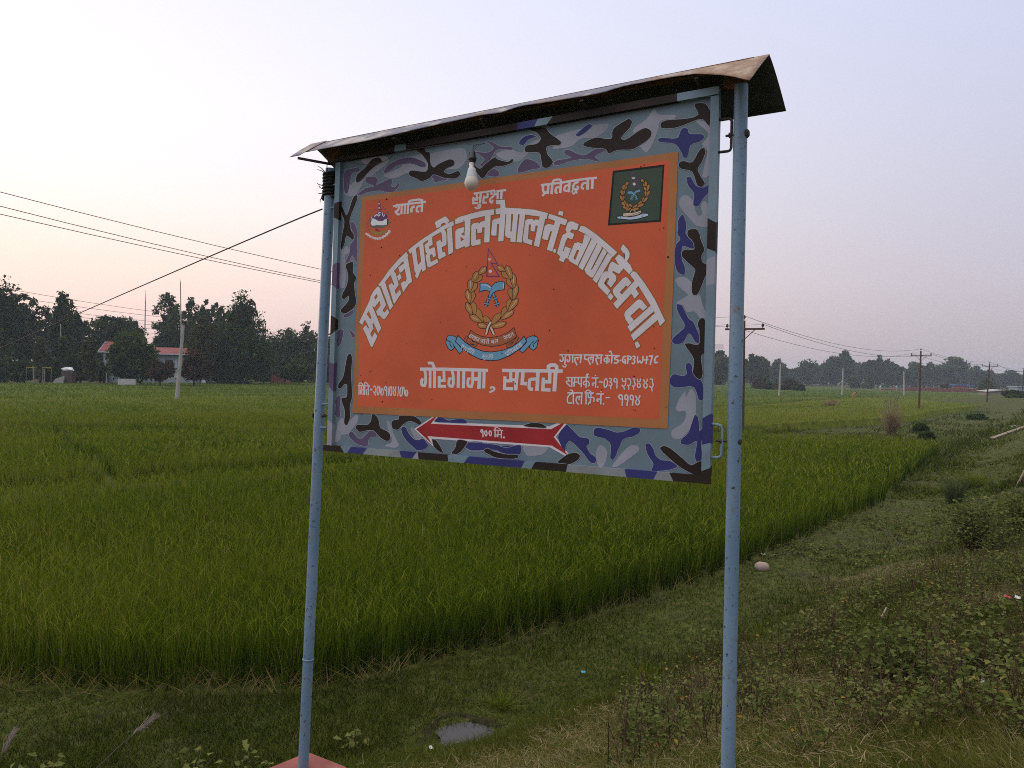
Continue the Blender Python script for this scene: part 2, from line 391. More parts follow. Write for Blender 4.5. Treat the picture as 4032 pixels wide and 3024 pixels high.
# leaf tips standing out of that canopy
n = 190000; d = 1 / RNG.uniform(1 / 260, 1 / 42, n); aa = np.radians(RNG.uniform(-38, 38, n)); x = d * np.sin(aa); y = d * np.cos(aa)
mk = inpoly(x, y, FAR) * bund_mask(x, y); k = mk > .4; x, y, d, mk = x[k], y[k], d[k], mk[k]; n = len(x)
base = np.stack([x, y, .14 + .24 * mk + .05 * wob(x, y, .15)], 1)
q = blades(base, RNG.uniform(0, 6.28, n), RNG.uniform(0, .1, n), RNG.uniform(.18, .34, n), .012 + .0008 * d, RNG.uniform(0, .14, n), 1)
rv = np.clip(.56 + .45 * (plot_tone(x, y) - .5) + .18 * wob(x, y, .12) + RNG.normal(0, .17, n), 0, .95)
QF.append(q); RF.append(rv); ricetips = quads('rice_tips', np.concatenate(QF), m_rice, np.concatenate(RF), parent=can)
tag(can, 'green paddy fields stretching from behind the sign to the trees', 'rice', kind='stuff'); ricetips['kind'] = 'stuff'

# ------------------------------------------------------------------ grass and weeds of the verge and bank
m_grass = leafmat('verge_grass', [(0, (.020, .030, .005)), (.4, (.060, .080, .010)), (.7, (.115, .124, .022)), (.88, (.185, .160, .058)), (1, (.31, .24, .13))], .25)
def sample_ground(n, dmin, dmax, amin=-38, amax=38):
    d = 1 / RNG.uniform(1 / dmax, 1 / dmin, n); aa = np.radians(RNG.uniform(amin, amax, n))
    x = d * np.sin(aa); y = d * np.cos(aa); return x, y, d
def dryness(x, y, s):
    """mown dry straw lies on the upper bank between the posts and along the right"""
    v = .28 + .25 * wob(x, y, .5) + .2 * wob(x, y, 1.3)
    v = v + .52 * np.clip((s - 2.6) / 1.2, 0, 1) * np.clip((x + 1.4) / .8, 0, 1) * np.clip((3.2 - x) / 1.6, 0, 1)
    v = v + .20 * wob(x, y, .9) + .22 * np.clip((s - 1.6) / 1.5, 0, 1)
    return v
x, y, d = sample_ground(430000, 3.4, 36)
s = sdist(x, y); k = (s > .02) & (s < 9); x, y, d, s = x[k], y[k], d[k], s[k]
k = np.hypot((x - PUD[0]) / .27, (y - PUD[1] + .05) / .30) > RNG.uniform(.45, 1.12, len(x)); x, y, d, s = x[k], y[k], d[k], s[k]; n = len(x)
base = np.stack([x, y, height(x, y) - .01], 1); dry = dryness(x, y, s)
hh = RNG.uniform(.03, .115, n) * np.where(np.hypot(x - PUD[0], y - PUD[1]) < .6, .7, 1) * (1 + .6 * np.clip(wob(x, y, .7), -.5, 1)); hh = np.where(dry > .8, hh * .7, hh)
lean = RNG.uniform(.01, .09, n) * np.where(dry > .8, 1.8, 1)
q = blades(base, RNG.uniform(0, 6.28, n), lean * .8, hh, .0026 + .0006 * d, RNG.uniform(0, .05, n), 2)
rv = np.clip(.30 + .42 * (dry - .3) + RNG.normal(0, .19, n), 0, .97)
g_o = quads('grass', q, m_grass, np.concatenate([np.clip(rv - .08, 0, 1), np.clip(rv + .10, 0, 1)])); tag(g_o, 'short green grass covering the verge below the bank', 'grass', kind='stuff')
# straw strewn flat
n = 30000; x = RNG.uniform(-1.5, 4.5, n); y = RNG.uniform(3.1, 7.2, n); s = sdist(x, y); k = (s > 2.2) & (dryness(x, y, s) + RNG.normal(0, .2, n) > .62); x, y = x[k], y[k]
for px_, py_, r_, c_n in ((3620, 2165, .9, 2600), (3470, 2120, .6, 900), (3300, 2120, .5, 600), (3900, 2480, .6, 1400), (3000, 2480, .5, 900), (3650, 2880, .7, 1500)):
    c_ = gp(px_, py_, .9); x = np.append(x, c_[0] + RNG.normal(0, r_ * .6, c_n)); y = np.append(y, c_[1] + RNG.normal(0, r_ * .5, c_n))
n = len(x)
base = np.stack([x, y, height(x, y) + RNG.uniform(.01, .09, n)], 1)
q = blades(base, RNG.uniform(0, 6.28, n), RNG.uniform(.03, .12, n), RNG.uniform(-.02, .04, n), np.full(n, .0042), RNG.uniform(0, .05, n), 2)
m_straw = leafmat('dry_straw', [(0, (.08, .06, .03)), (.5, (.18, .135, .07)), (1, (.33, .26, .155))], .1)
st = quads('straw', q, m_straw); tag(st, 'dry cut straw strewn over the bank between the two sign posts', 'straw', kind='stuff')

def leaves(c, dirv, ln, wd, fold=.25):
    """pointed oval leaves as two halves folded on the midrib: (2n,4,3)"""
    n = len(c); dv = dirv / np.linalg.norm(dirv, axis=1, keepdims=True)
    up = RNG.normal(0, .5, (n, 3)) + [0, 0, 1.0]; sd_ = np.cross(dv, up); sd_ /= np.linalg.norm(sd_, axis=1, keepdims=True) + 1e-9
    nm = np.cross(sd_, dv); l = ln[:, None]; w_ = wd[:, None]
    a = c; m1 = c + dv * l * .45; tip = c + dv * l - nm * l * .15
    s1 = m1 + sd_ * w_ + nm * w_ * fold - dv * l * .08; s2 = m1 - sd_ * w_ + nm * w_ * fold - dv * l * .08
    return np.concatenate([np.stack([a, s1, tip, m1], 1), np.stack([a, m1, tip, s2], 1)], 0)
m_weed = leafmat('weed_leaf', [(0, (.032, .045, .012)), (.45, (.090, .112, .028)), (.8, (.165, .18, .060)), (.94, (.18, .19, .06)), (.97, (.28, .14, .04)), (1, (.34, .2, .05))], .25)
m_stem = paint('weed_stem', (.075, .045, .03), .8, .3, 20, 0, bmp=0)
def plant_geo(x, y, h, nl, ln, spread, tone=0.0):
    """one branching broad-leaved weed: stems (tubes as thin strips) and leaves"""
    z = hz(x, y); ns = max(2, int(nl / 7)); st_b, st_y, st_l, st_h = [], [], [], []; LC, LD = [], []
    for i in range(ns):
        yaw = random.uniform(0, 6.28); ln_ = random.uniform(.2, 1) * spread; hh = h * random.uniform(.6, 1.05)
        st_b.append((x + random.gauss(0, .02), y + random.gauss(0, .02), z - .02)); st_y.append(yaw); st_l.append(ln_); st_h.append(hh)
        for j in range(7):
            u = random.uniform(.3, 1.05); p_ = np.array([x + math.cos(yaw) * ln_ * u, y + math.sin(yaw) * ln_ * u, z + hh * u]) + RNG.normal(0, .015, 3)
            a_ = random.uniform(0, 6.28); LC.append(p_); LD.append((math.cos(a_), math.sin(a_), random.uniform(-.5, .5)))
    S = blades(np.array(st_b), np.array(st_y), np.array(st_l), np.array(st_h), np.full(ns, .007), np.zeros(ns), 3)
    k = len(LC); ll = ln * RNG.uniform(.55, 1.25, k)
    Lq = leaves(np.array(LC), np.array(LD), ll, ll * RNG.uniform(.26, .4, k))
    r1 = np.clip(RNG.normal(.5 + tone, .22, k), 0, 1); r1 = np.where(RNG.random(k) < .015, 1, np.minimum(r1, .94))
    return S, Lq, np.tile(r1, 2)
# ------------------------------------------------------------------ the painted sign
def MRAY(v): return M3 @ np.array(v, float)
SU = -MRAY(np.array([-5009.1, -107.42, FPX]) / np.linalg.norm([-5009.1, -107.42, FPX]))
_v = MRAY([.03975864, -.99919704, .00495185])
SN = np.cross(SU, _v); SN /= np.linalg.norm(SN); SV = np.cross(SN, SU)
_c = [(1425, 776), (2672.6, 598.5), (2630.4, 1688), (1390.3, 1625.5)]
_P = [ray(*q) / (SN @ ray(*q)) for q in _c]
_h = (np.linalg.norm(_P[3] - _P[0]) + np.linalg.norm(_P[2] - _P[1])) / 2
SD = -1.219 / _h                      # the tan border is four feet high
SO = sum(q * SD for q in _P) / 4      # board centre, from the eye
ZB = 2.62                             # board centre above the footing
def uv(px, py, w=0.0):
    r = ray(px, py); q = r * ((SD + w) / (SN @ r)) - SO
    return q @ SU, q @ SV + ZB
def uvs(px, py, k=.70, v0=.96):
    """point of the front roof slope v = v0 - k w, as (u, w, v)"""
    r = ray(px, py); A = r @ SV + k * (r @ SN); B = SO @ SV + k * (SO @ SN) + v0
    q = r * (B / A) - SO
    return q @ SU, q @ SN, q @ SV + ZB
sign = empty('sign_board')
sb = EYE + SO - SV * ZB
sign.matrix_world = Matrix(((SU[0], -SN[0], SV[0], sb[0]), (SU[1], -SN[1], SV[1], sb[1]), (SU[2], -SN[2], SV[2], sb[2]), (0, 0, 0, 1)))
tag(sign, 'large hand painted orange sign board with camouflage border on two blue pipe posts', 'sign')

ZOOM = dict(A=(1150, 150, 2.212), B=(2050, 150, 2.0109), C=(1250, 700, 2.765), D=(1950, 700, 2.765), E=(1250, 1300, 2.765), F=(1950, 1300, 2.212), G=(1400, 1080, 4.424), H=(1700, 800, 4.424), I=(2050, 780, 3.6867), J=(1740, 960, 3.53), K=(1400, 700, 6.38), L=(2380, 640, 6.3808), M=(2150, 1360, 4.424), N=(1500, 950, 5.53), O=(1600, 830, 5.53), P=(2350, 1080, 5.53), R=(2580, 900, 4.147), S=(1300, 850, 4.15), T=(1530, 760, 11.06), U=(1840, 730, 13.01), V=(2120, 680, 8.848), W=(1400, 1490, 9.217), X=(1640, 1400, 6.9125), Y=(1950, 1400, 7.6276), Z=(1870, 1660, 14.747), AA=(1300, 1600, 3.6867), CC=(2500, 1200, 2.2125), s=(0, 0, 1.0))
def zp(k, pts):
    x0, y0, s = ZOOM[k]; return [(x0 + a / s, y0 + b / s) for a, b in pts]
def smooth(pts, it=3):
    """closed curve through the points (Catmull-Rom)"""
    n = len(pts); q = []
    for i in range(n):
        p0, p1, p2, p3 = (np.array(pts[(i + k) % n], float) for k in (-1, 0, 1, 2))
        for u in (0, .25, .5, .75):
            q.append(tuple(.5 * ((2 * p1) + (p2 - p0) * u * .9 + (2 * p0 - 5 * p1 + 4 * p2 - p3) * u * u * .95 + (3 * p1 - p0 - 3 * p2 + p3) * u ** 3 * .97)))
    return q
def smooth_open(pts, it=2):
    for _ in range(it):
        q = [pts[0]]
        for a, b in zip(pts[:-1], pts[1:]):
            q += [(a[0] * .75 + b[0] * .25, a[1] * .75 + b[1] * .25), (a[0] * .25 + b[0] * .75, a[1] * .25 + b[1] * .75)]
        q.append(pts[-1]); pts = q
    return pts
LIM = (-1.115, 1.10, -.80, .83)
COAT = lambda w: .0045 + (w - .0045) * .3    # coats of paint lie fractions of a millimetre apart
class Coat:
    """flat paint shapes laid on the board, every coat a hair above the last"""
    def __init__(s): s.mb = MB()
    def poly(s, pts, w, m=0, holes=()):
        w = COAT(w)
        loops = [pts] + list(holes)
        V = []
        for lp in loops:
            for q in lp:
                u, v = uv(*q); V.append((min(max(u, LIM[0]), LIM[1]), -w, min(max(v, LIM[2] + ZB), LIM[3] + ZB)))
        tri = tessellate_polygon([[Vector((V[i][0], V[i][2], 0)) for i in range(sum(map(len, loops[:k])), sum(map(len, loops[:k + 1])))] for k in range(len(loops))])
        out = []
        for a, b, c in tri:
            A_, B_, C_ = V[a], V[b], V[c]
            cr_ = (B_[0] - A_[0]) * (C_[2] - A_[2]) - (B_[2] - A_[2]) * (C_[0] - A_[0])
            if abs(cr_) < 1e-12: continue
            out.append((a, b, c) if cr_ > 0 else (a, c, b))
        s.mb.add(V, out, m)
    def stroke(s, pts, wd, w, m=0, closed=False, round_=True):
        """brush stroke of width wd (photo px), mitred, butt ended"""
        w = COAT(w)
        P = [np.array(q, float) for q in pts]; P = [P[0]] + [b for a, b in zip(P[:-1], P[1:]) if np.linalg.norm(b - a) > 1e-6]
        n = len(P)
        if n < 2: return
        L_, R2 = [], []
        for i in range(n):
            if closed: a, b = P[(i - 1) % n], P[(i + 1) % n]
            else: a, b = P[max(i - 1, 0)], P[min(i + 1, n - 1)]
            d1 = P[i] - a; d2 = b - P[i]
            d1 = d1 / (np.linalg.norm(d1) or 1); d2 = d2 / (np.linalg.norm(d2) or 1)
            if np.linalg.norm(P[i] - a) < 1e-9: d1 = d2
            if np.linalg.norm(b - P[i]) < 1e-9: d2 = d1
            nm = np.array([-d1[1] - d2[1], d1[0] + d2[0]]); l = np.linalg.norm(nm)
            nm = nm / l if l > .2 else np.array([-d1[1], d1[0]])
            c = max(.55, nm @ np.array([-d1[1], d1[0]]))
            L_.append(P[i] + nm * wd / 2 / c); R2.append(P[i] - nm * wd / 2 / c)
        idx = range(n if closed else n - 1); V = []
        for q in L_ + R2:
            u, v = uv(*q); V.append((u, -w, v))
        F = []
        for i in idx:
            j = (i + 1) % n; f = (i, n + i, n + j, j)
            A_, B_, C_ = V[f[0]], V[f[1]], V[f[2]]
            cr_ = (B_[0] - A_[0]) * (C_[2] - A_[2]) - (B_[2] - A_[2]) * (C_[0] - A_[0])
            F.append(f if cr_ > 0 else f[::-1])
        s.mb.add(V, F, m)

# paints
P_BASE = paint('sign_base_blue_grey', (.148, .205, .25), .55, .13, 3, .4)
P_LIGHT = paint('camouflage_pale_grey', (.31, .315, .385), .55, .12, 4, .25)
P_BLUE = paint('camouflage_navy', (.036, .038, .165), .5, .15, 4, .15)
P_NAVY_FLARE = paint('camouflage_navy_flare_haze', (.105, .075, .145), .5, .15, 4, .2)  # the navy paint again, lens flare haze mixed into its colour as purple
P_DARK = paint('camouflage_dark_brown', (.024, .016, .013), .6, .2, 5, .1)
P_EDGE = paint('camouflage_edge_line', (.36, .38, .45), .55, .1, 5, .1)
P_TAN = paint('sign_border_tan', (.41, .165, .062), .55, .12, 3, .3, (.2, .09, .05))
P_ORANGE = paint('sign_panel_orange', (.60, .112, .050), .5, .12, 1.7, .3, (.26, .055, .035))
P_WHITE = paint('sign_letter_white', (.68, .62, .66), .5, .08, 8, .2, (.34, .27, .27))
P_GOLD = paint('sign_letter_gold_shadow', (.27, .145, .03), .5, .1, 8, .1)
P_BLACK = paint('emblem_outline_black', (.018, .012, .014), .5, .2, 8, 0)
P_OCHRE = paint('emblem_ochre', (.44, .20, .06), .5, .12, 10, .15)
P_CREAM = paint('emblem_cream', (.72, .55, .45), .5, .1, 10, .1)
P_SKY = paint('emblem_sky_blue', (.15, .34, .52), .5, .1, 8, .1)
P_FLAGV = paint('emblem_flag_violet', (.13, .055, .15), .5, .1, 8, .1)
P_RIBB = paint('emblem_ribbon_brown', (.36, .12, .055), .5, .1, 8, .15)
P_GREEN = paint('emblem_field_green', (.052, .078, .056), .5, .1, 6, .15)
P_RED = paint('arrow_red', (.34, .025, .03), .45, .2, 6, .15, (.08, .02, .02))
P_GREY = paint('emblem_grey_green', (.13, .135, .12), .5, .1, 8, .1)
P_SNOW = paint('emblem_white', (.78, .78, .82), .5, .06, 8, .1)
P_PALEBLUE = paint('emblem_pale_blue', (.42, .56, .74), .5, .15, 20, .1)

# ---- panel: sheet, border, orange field, camouflage
pan = Coat()
pan.mb.box((-.0075, .004, ZB + .015), (2.185, .016, 1.63), 0)
LT = [('A', [(600, 1040), (800, 1030), (850, 1080), (700, 1200), (640, 1230), (560, 1370), (470, 1370), (470, 1300), (540, 1260), (650, 1130)]),
 ('A', [(800, 1200), (960, 1120), (1000, 1040), (1230, 1000), (1480, 960), (1530, 1030), (1470, 1130), (1330, 1150), (1030, 1170), (900, 1220)]),
 ('A', [(1780, 1010), (1900, 970), (2000, 1000), (2060, 930), (2160, 880), (2180, 900), (2100, 960), (2020, 1050), (1960, 1080), (1840, 1060)]),
 ('B', [(280, 780), (400, 740), (600, 690), (690, 680), (690, 720), (600, 790), (480, 800), (400, 860), (260, 880), (280, 830)]),
 ('B', [(890, 740), (1000, 640), (1060, 560), (1100, 610), (1220, 610), (1220, 640), (1110, 660), (1090, 730), (1000, 910)]),
 ('B', [(1390, 660), (1450, 660), (1520, 720), (1580, 700), (1580, 900), (1500, 1080), (1440, 1100), (1480, 900), (1440, 840), (1490, 760)]),
 ('B', [(1260, 1280), (1300, 1245), (1360, 1280), (1400, 1400), (1440, 1400), (1430, 1330), (1460, 1290), (1500, 1350), (1500, 1490), (1400, 1490), (1330, 1420), (1265, 1340)]),
 ('R', [(330, 850), (380, 800), (480, 795), (590, 870), (600, 1000), (650, 1090), (700, 1070), (740, 1110), (780, 1250), (830, 1380), (830, 1480), (740, 1470), (650, 1360), (520, 1360), (460, 1250), (350, 1220), (400, 1180), (540, 1090), (510, 1050), (400, 960)]),
 ('CC', [(440, 755), (450, 800), (490, 730), (530, 780), (535, 900), (530, 960), (480, 1080), (410, 1160), (340, 1165), (318, 1130), (330, 1090), (420, 1030), (450, 960), (440, 925), (380, 930), (360, 900), (390, 820)]),
 ('F', [(880, 1080), (900, 1010), (940, 1005), (980, 1060), (970, 1130), (940, 1190), (900, 1180)]), ('F', [(1020, 1190), (1080, 1100), (1170, 1010), (1240, 1005), (1255, 1050), (1180, 1110), (1080, 1180)]),
 ('F', [(230, 1005), (330, 1000), (460, 1020), (420, 1080), (290, 1095), (250, 1050)]),
 ('AA', [(90, 400), (130, 220), (200, 160), (215, 260), (300, 200), (370, 130), (415, 140), (410, 220), (330, 330), (270, 400), (170, 420), (150, 490), (80, 520)]), ('AA', [(830, 230), (850, 215), (890, 270), (930, 400), (990, 520), (1010, 560), (960, 600), (810, 580), (830, 550), (890, 530), (900, 450), (860, 380)]), ('AA', [(1180, 300), (1330, 400), (1330, 470), (1250, 480), (1200, 400)]),
 ('S', [(170, 560), (220, 550), (280, 490), (320, 560), (300, 620), (260, 640), (250, 800), (270, 950), (250, 1160), (190, 1180), (160, 1100), (165, 700)])]
PB = [('P', 'A', [(805, 1160), (840, 1110), (930, 1060), (1040, 1040), (1150, 1080), (1170, 1120), (1130, 1125), (1040, 1095), (930, 1110), (870, 1150), (820, 1180)]),
 ('P', 'A', [(580, 1360), (640, 1310), (720, 1290), (650, 1260), (650, 1215), (720, 1210), (755, 1240), (740, 1280), (850, 1230), (880, 1240), (870, 1290), (900, 1300), (930, 1260), (942, 1285), (890, 1340), (830, 1345), (770, 1330), (660, 1345), (590, 1372)]),
 ('P', 'A', [(460, 1180), (480, 1150), (560, 1130), (590, 1130), (590, 1165), (530, 1180), (510, 1260), (490, 1350), (465, 1350), (455, 1280)]),
 ('P', 'A', [(1200, 1210), (1250, 1180), (1340, 1205), (1355, 1240), (1290, 1245), (1250, 1260), (1235, 1225)]),
 ('P', 'A', [(1600, 990), (1700, 1000), (1760, 960), (1700, 900), (1750, 910), (1830, 950), (1915, 950), (1920, 975), (1790, 975), (1750, 1030), (1690, 1130), (1640, 1110), (1680, 1060), (1640, 1020)]),
 ('P', 'A', [(1690, 1170), (1750, 1140), (1800, 1160), (1800, 1205), (1720, 1205)]),
 ('P', 'A', [(1970, 1140), (2030, 1060), (2110, 1070), (2170, 1130), (2080, 1150), (1980, 1175)]),
 ('B', 'A', [(1980, 920), (2010, 870), (2080, 845), (2130, 860), (2060, 890), (2020, 935)]),
 ('P', 'B', [(350, 900), (380, 885), (500, 930), (600, 880), (680, 870), (700, 885), (640, 910), (590, 940), (620, 965), (610, 980), (520, 960), (400, 975), (300, 1010), (265, 1000), (290, 970), (400, 950), (355, 920)]),
 ('B', 'B', [(440, 770), (490, 720), (540, 685), (570, 695), (530, 740), (470, 778)]),
 ('B', 'B', [(1090, 810), (1120, 790), (1240, 795), (1280, 720), (1325, 720), (1340, 760), (1440, 765), (1455, 790), (1420, 825), (1350, 850), (1325, 940), (1295, 950), (1265, 890), (1220, 840), (1110, 825)]),
 ('B', 'B', [(1315, 1110), (1350, 1105), (1390, 1170), (1450, 1185), (1510, 1150), (1520, 1195), (1450, 1270), (1410, 1330), (1370, 1325), (1375, 1230), (1330, 1170)]),
 ('B', 'R', [(380, -130), (450, -230), (500, -130), (515, 0), (500, 70), (540, 140), (630, 240), (635, 330), (570, 320), (480, 290), (445, 310), (440, 500), (490, 640), (490, 740), (450, 760), (370, 710), (330, 600), (325, 400), (345, 270), (415, 170), (365, 80), (380, 0)]),
 ('B', 'CC', [(365, 0), (410, 5), (440, 60), (470, 120), (510, 150), (530, 190), (570, 290), (560, 335), (525, 320), (475, 250), (420, 330), (360, 345), (325, 320), (345, 280), (420, 215), (435, 170), (380, 70)]),
 ('B', 'CC', [(445, 530), (470, 505), (500, 530), (510, 600), (580, 660), (605, 750), (600, 820), (560, 828), (530, 740), (490, 710), (360, 722), (310, 690), (310, 640), (345, 605), (420, 620), (455, 600)]),
 ('B', 'CC', [(520, 970), (545, 965), (560, 1020), (565, 1100), (590, 1080), (600, 1160), (580, 1200), (585, 1340), (545, 1370), (525, 1320), (540, 1190), (470, 1220), (405, 1210), (410, 1170), (470, 1110)]),
 ('B', 'F', [(860, 880), (890, 848), (980, 865), (1060, 890), (1130, 880), (1200, 850), (1260, 855), (1262, 890), (1210, 925), (1120, 950), (1080, 1030), (1040, 1120), (1005, 1115), (1010, 1000), (960, 945), (870, 920)]),
 ('B', 'F', [(1310, 1000), (1340, 985), (1380, 1030), (1400, 1090), (1450, 1130), (1530, 1140), (1590, 1185), (1520, 1215), (1370, 1225), (1380, 1160), (1330, 1080)]),
 ('B', 'F', [(550, 930), (620, 825), (680, 870), (740, 930), (815, 945), (825, 990), (800, 1010), (830, 1070), (880, 1110), (875, 1155), (830, 1150), (760, 1060), (660, 965), (620, 1000), (610, 1060)]),
 ('B', 'F', [(0, 1010), (230, 1005), (220, 1060), (140, 1080), (60, 1070), (0, 1040)]),
 ('P', 'AA', [(280, 400), (310, 362), (345, 380), (410, 455), (470, 465), (530, 410), (590, 350), (640, 355), (685, 400), (670, 440), (600, 450), (560, 500), (550, 575), (400, 550), (300, 460)]),
 ('B', 'AA', [(1040, 340), (1060, 295), (1110, 310), (1150, 390), (1220, 470), (1290, 490), (1360, 470), (1430, 560), (1390, 615), (1280, 640), (1180, 560), (1080, 450)]),
 ('B', 'AA', [(1525, 220), (1590, 150), (1650, 165), (1730, 205), (1880, 180), (1960, 190), (1985, 245), (1700, 235)]),
 ('B', 'AA', [(1970, 570), (2000, 520), (2212, 520), (2212, 640), (2080, 650), (2000, 620)]),
 ('B', 'E', [(1610, 1240), (1660, 1220), (1800, 1230), (1960, 1250), (2060, 1280), (2212, 1250), (2212, 1350), (2060, 1350), (1920, 1300), (1700, 1310), (1620, 1280)]),
 ('P', 'E', [(205, 750), (240, 705), (260, 740), (250, 860), (255, 930), (230, 955), (200, 920), (205, 830)]),
 ('P', 'S', [(340, 110), (385, 100), (430, 180), (460, 280), (450, 500), (450, 740), (430, 745), (370, 650), (320, 760), (285, 780), (270, 730), (330, 600), (335, 480), (390, 400), (390, 300), (340, 170)]),
 ('P', 'S', [(230, 1630), (290, 1570), (370, 1510), (395, 1550), (380, 1600), (300, 1659), (225, 1659)]),
 ('P', 'E', [(232, 0), (290, 0), (275, 110), (240, 185), (222, 170), (225, 60)]), ('P', 'E', [(350, 0), (410, 40), (410, 90), (390, 80)])]
DK = [('A', [(560, 1240), (575, 1190), (640, 1130), (700, 1060), (760, 1040), (790, 1080), (740, 1110), (680, 1160), (610, 1240), (575, 1262)]),
 ('A', [(1090, 960), (1110, 930), (1165, 940), (1170, 990), (1205, 1000), (1210, 1090), (1240, 1130), (1280, 1100), (1370, 1060), (1415, 1070), (1415, 1110), (1350, 1140), (1330, 1170), (1380, 1185), (1450, 1160), (1470, 1190), (1430, 1225), (1330, 1220), (1240, 1190), (1200, 1225), (1130, 1250), (1090, 1225), (1030, 1200), (1025, 1170), (1060, 1155), (1170, 1165), (1190, 1100), (1140, 1020), (1090, 985)]),
 ('A', [(1590, 1100), (1640, 1140), (1700, 1090), (1770, 1040), (1800, 1060), (1880, 1080), (1925, 1055), (1925, 1085), (1850, 1115), (1780, 1120), (1720, 1160), (1665, 1225), (1620, 1185), (1600, 1140)]),
 ('C', [(437, 192), (440, 240), (400, 340), (358, 460), (372, 570), (402, 620), (395, 680), (325, 635), (300, 725), (275, 778), (258, 770), (272, 650), (300, 480), (268, 380), (262, 300), (290, 340), (318, 408), (345, 370), (380, 260), (405, 205)]),
 ('S', [(380, 755), (390, 800), (388, 930), (435, 1000), (430, 1045), (405, 1110), (415, 1250), (432, 1350), (430, 1450), (390, 1510), (330, 1560), (240, 1600), (190, 1570), (190, 1530), (280, 1430), (315, 1370), (310, 1310), (270, 1340), (235, 1365), (205, 1340), (215, 1270), (280, 1140), (305, 1010), (290, 900), (268, 850), (275, 790), (330, 762)]),
 ('E', [(330, 290), (365, 258), (385, 310), (375, 480), (385, 720), (360, 830), (362, 950), (330, 1030), (298, 1010), (305, 880), (270, 770), (275, 735), (325, 725), (330, 600), (300, 590), (260, 635), (230, 625), (240, 580), (290, 500)]),
 ('B', [(50, 720), (190, 710), (240, 760), (320, 820), (310, 850), (215, 860), (215, 920), (260, 980), (230, 1025), (180, 1025), (165, 960), (150, 910), (50, 905), (35, 880), (60, 850), (130, 840), (165, 800), (130, 750)]),
 ('B', [(510, 830), (600, 790), (720, 800), (740, 720), (850, 645), (885, 660), (870, 710), (800, 790), (840, 805), (970, 720), (1030, 730), (1030, 790), (900, 880), (770, 890), (700, 915), (670, 880), (560, 870), (505, 855)]),
 ('B', [(1110, 690), (1150, 655), (1320, 640), (1410, 610), (1380, 530), (1460, 520), (1510, 590), (1520, 680), (1490, 695), (1450, 650), (1400, 650), (1240, 710), (1130, 718)]),
 ('B', [(1420, 890), (1450, 872), (1468, 900), (1440, 980), (1405, 1040), (1430, 1100), (1460, 1150), (1440, 1180), (1400, 1165), (1360, 1060), (1270, 1035), (1252, 1000), (1290, 975), (1360, 985)]),
 ('R', [(560, 20), (680, 15), (730, 90), (745, 170), (800, 310), (805, 370), (765, 440), (770, 540), (840, 590), (880, 600), (870, 730), (820, 790), (760, 950), (700, 1070), (640, 1090), (605, 1040), (605, 880), (650, 720), (650, 660), (520, 540), (440, 450), (445, 380), (500, 345), (635, 345), (640, 260), (600, 190), (540, 130), (530, 70)]),
 ('CC', [(575, 120), (620, 150), (620, 400), (580, 450), (590, 560), (595, 600), (570, 650), (510, 600), (515, 470), (440, 350), (470, 335), (560, 345), (565, 230), (550, 170)]),
 ('F', [(1440, 1030), (1470, 1007), (1530, 1030), (1640, 1120), (1710, 1175), (1800, 1140), (1800, 1260), (1730, 1255), (1610, 1190), (1480, 1080)]),
 ('F', [(255, 830), (320, 808), (400, 812), (450, 850), (300, 842)]), ('F', [(545, 1150), (620, 1090), (690, 1065), (740, 1085), (730, 1125), (660, 1165), (600, 1160)]),
 ('AA', [(615, 130), (640, 110), (690, 150), (720, 220), (740, 310), (850, 370), (885, 430), (870, 490), (820, 500), (750, 460), (690, 400), (640, 350), (560, 345), (440, 370), (390, 330), (380, 290), (430, 265), (540, 270), (600, 220)]),
 ('AA', [(900, 240), (930, 200), (1000, 190), (1010, 140), (1060, 135), (1230, 145), (1300, 190), (1335, 240), (1300, 270), (1220, 225), (1140, 220), (1060, 270), (1000, 335), (940, 335), (905, 300)]),
 ('AA', [(1490, 480), (1540, 490), (1590, 550), (1650, 670), (1600, 660), (1520, 590)]), ('AA', [(1860, 490), (2000, 510), (1940, 620), (1860, 690), (1770, 680), (1830, 590)]),
 ('E', [(1820, 1310), (1860, 1285), (1930, 1320), (2060, 1350), (2180, 1355), (2195, 1380), (2140, 1400), (1960, 1390), (1850, 1340)])]
ww = .0045
for k, q in LT: pan.poly(smooth(zp(k, q)), ww, 1); ww += .00004
for c, k, q in PB:
    z = smooth(zp(k, q)); pan.stroke(z, 3.2, ww, 5, closed=True); ww += .00004; pan.poly(z, ww, 2 if c == 'B' else 3); ww += .00004
for k, q in DK:
    z = smooth(zp(k, q)); pan.stroke(z, 3.4, ww, 5, closed=True); ww += .00004; pan.poly(z, ww, 4); ww += .00004
pan.poly([(1425, 776), (2672.6, 598.5), (2630.4, 1688), (1390.3, 1625.5)], .0112, 6)
pan.poly([(1443.5, 792), (2639, 632), (2597, 1650.5), (1410, 1599.5)], .0118, 7)
# fly specks and rust spots
for i in range(46):
    u_, v_ = random.uniform(1420, 2640), random.uniform(800, 1640); r = random.choice([1.2, 1.6, 2.0, 2.8])
    pan.poly([(u_ + r * random.uniform(.6, 1.2) * math.cos(a), v_ + r * random.uniform(.6, 1.3) * math.sin(a)) for a in np.linspace(0, 6.28, 7, endpoint=False)], .0175 + i * .00001, 8)
for u_, v_, r in [(1525.5, 785.5, 3.2), (2632.5, 1013, 4), (2525.5, 658, 2.5), (2539, 651, 2.2), (1461, 1462, 2), (1425, 1478, 2), (1432, 1501, 2), (2032, 1511, 2.5), (1427, 1630, 2.2), (1959, 1113, 2)]:
    pan.poly([(u_ + r * math.cos(a), v_ + r * math.sin(a)) for a in np.linspace(0, 6.28, 8, endpoint=False)], .0182, 8)
pan.stroke([(2460, 998), (2462, 1010), (2460, 1022)], 3, .0184, 8); pan.stroke([(2387, 1112), (2389, 1124)], 3, .0184, 8)
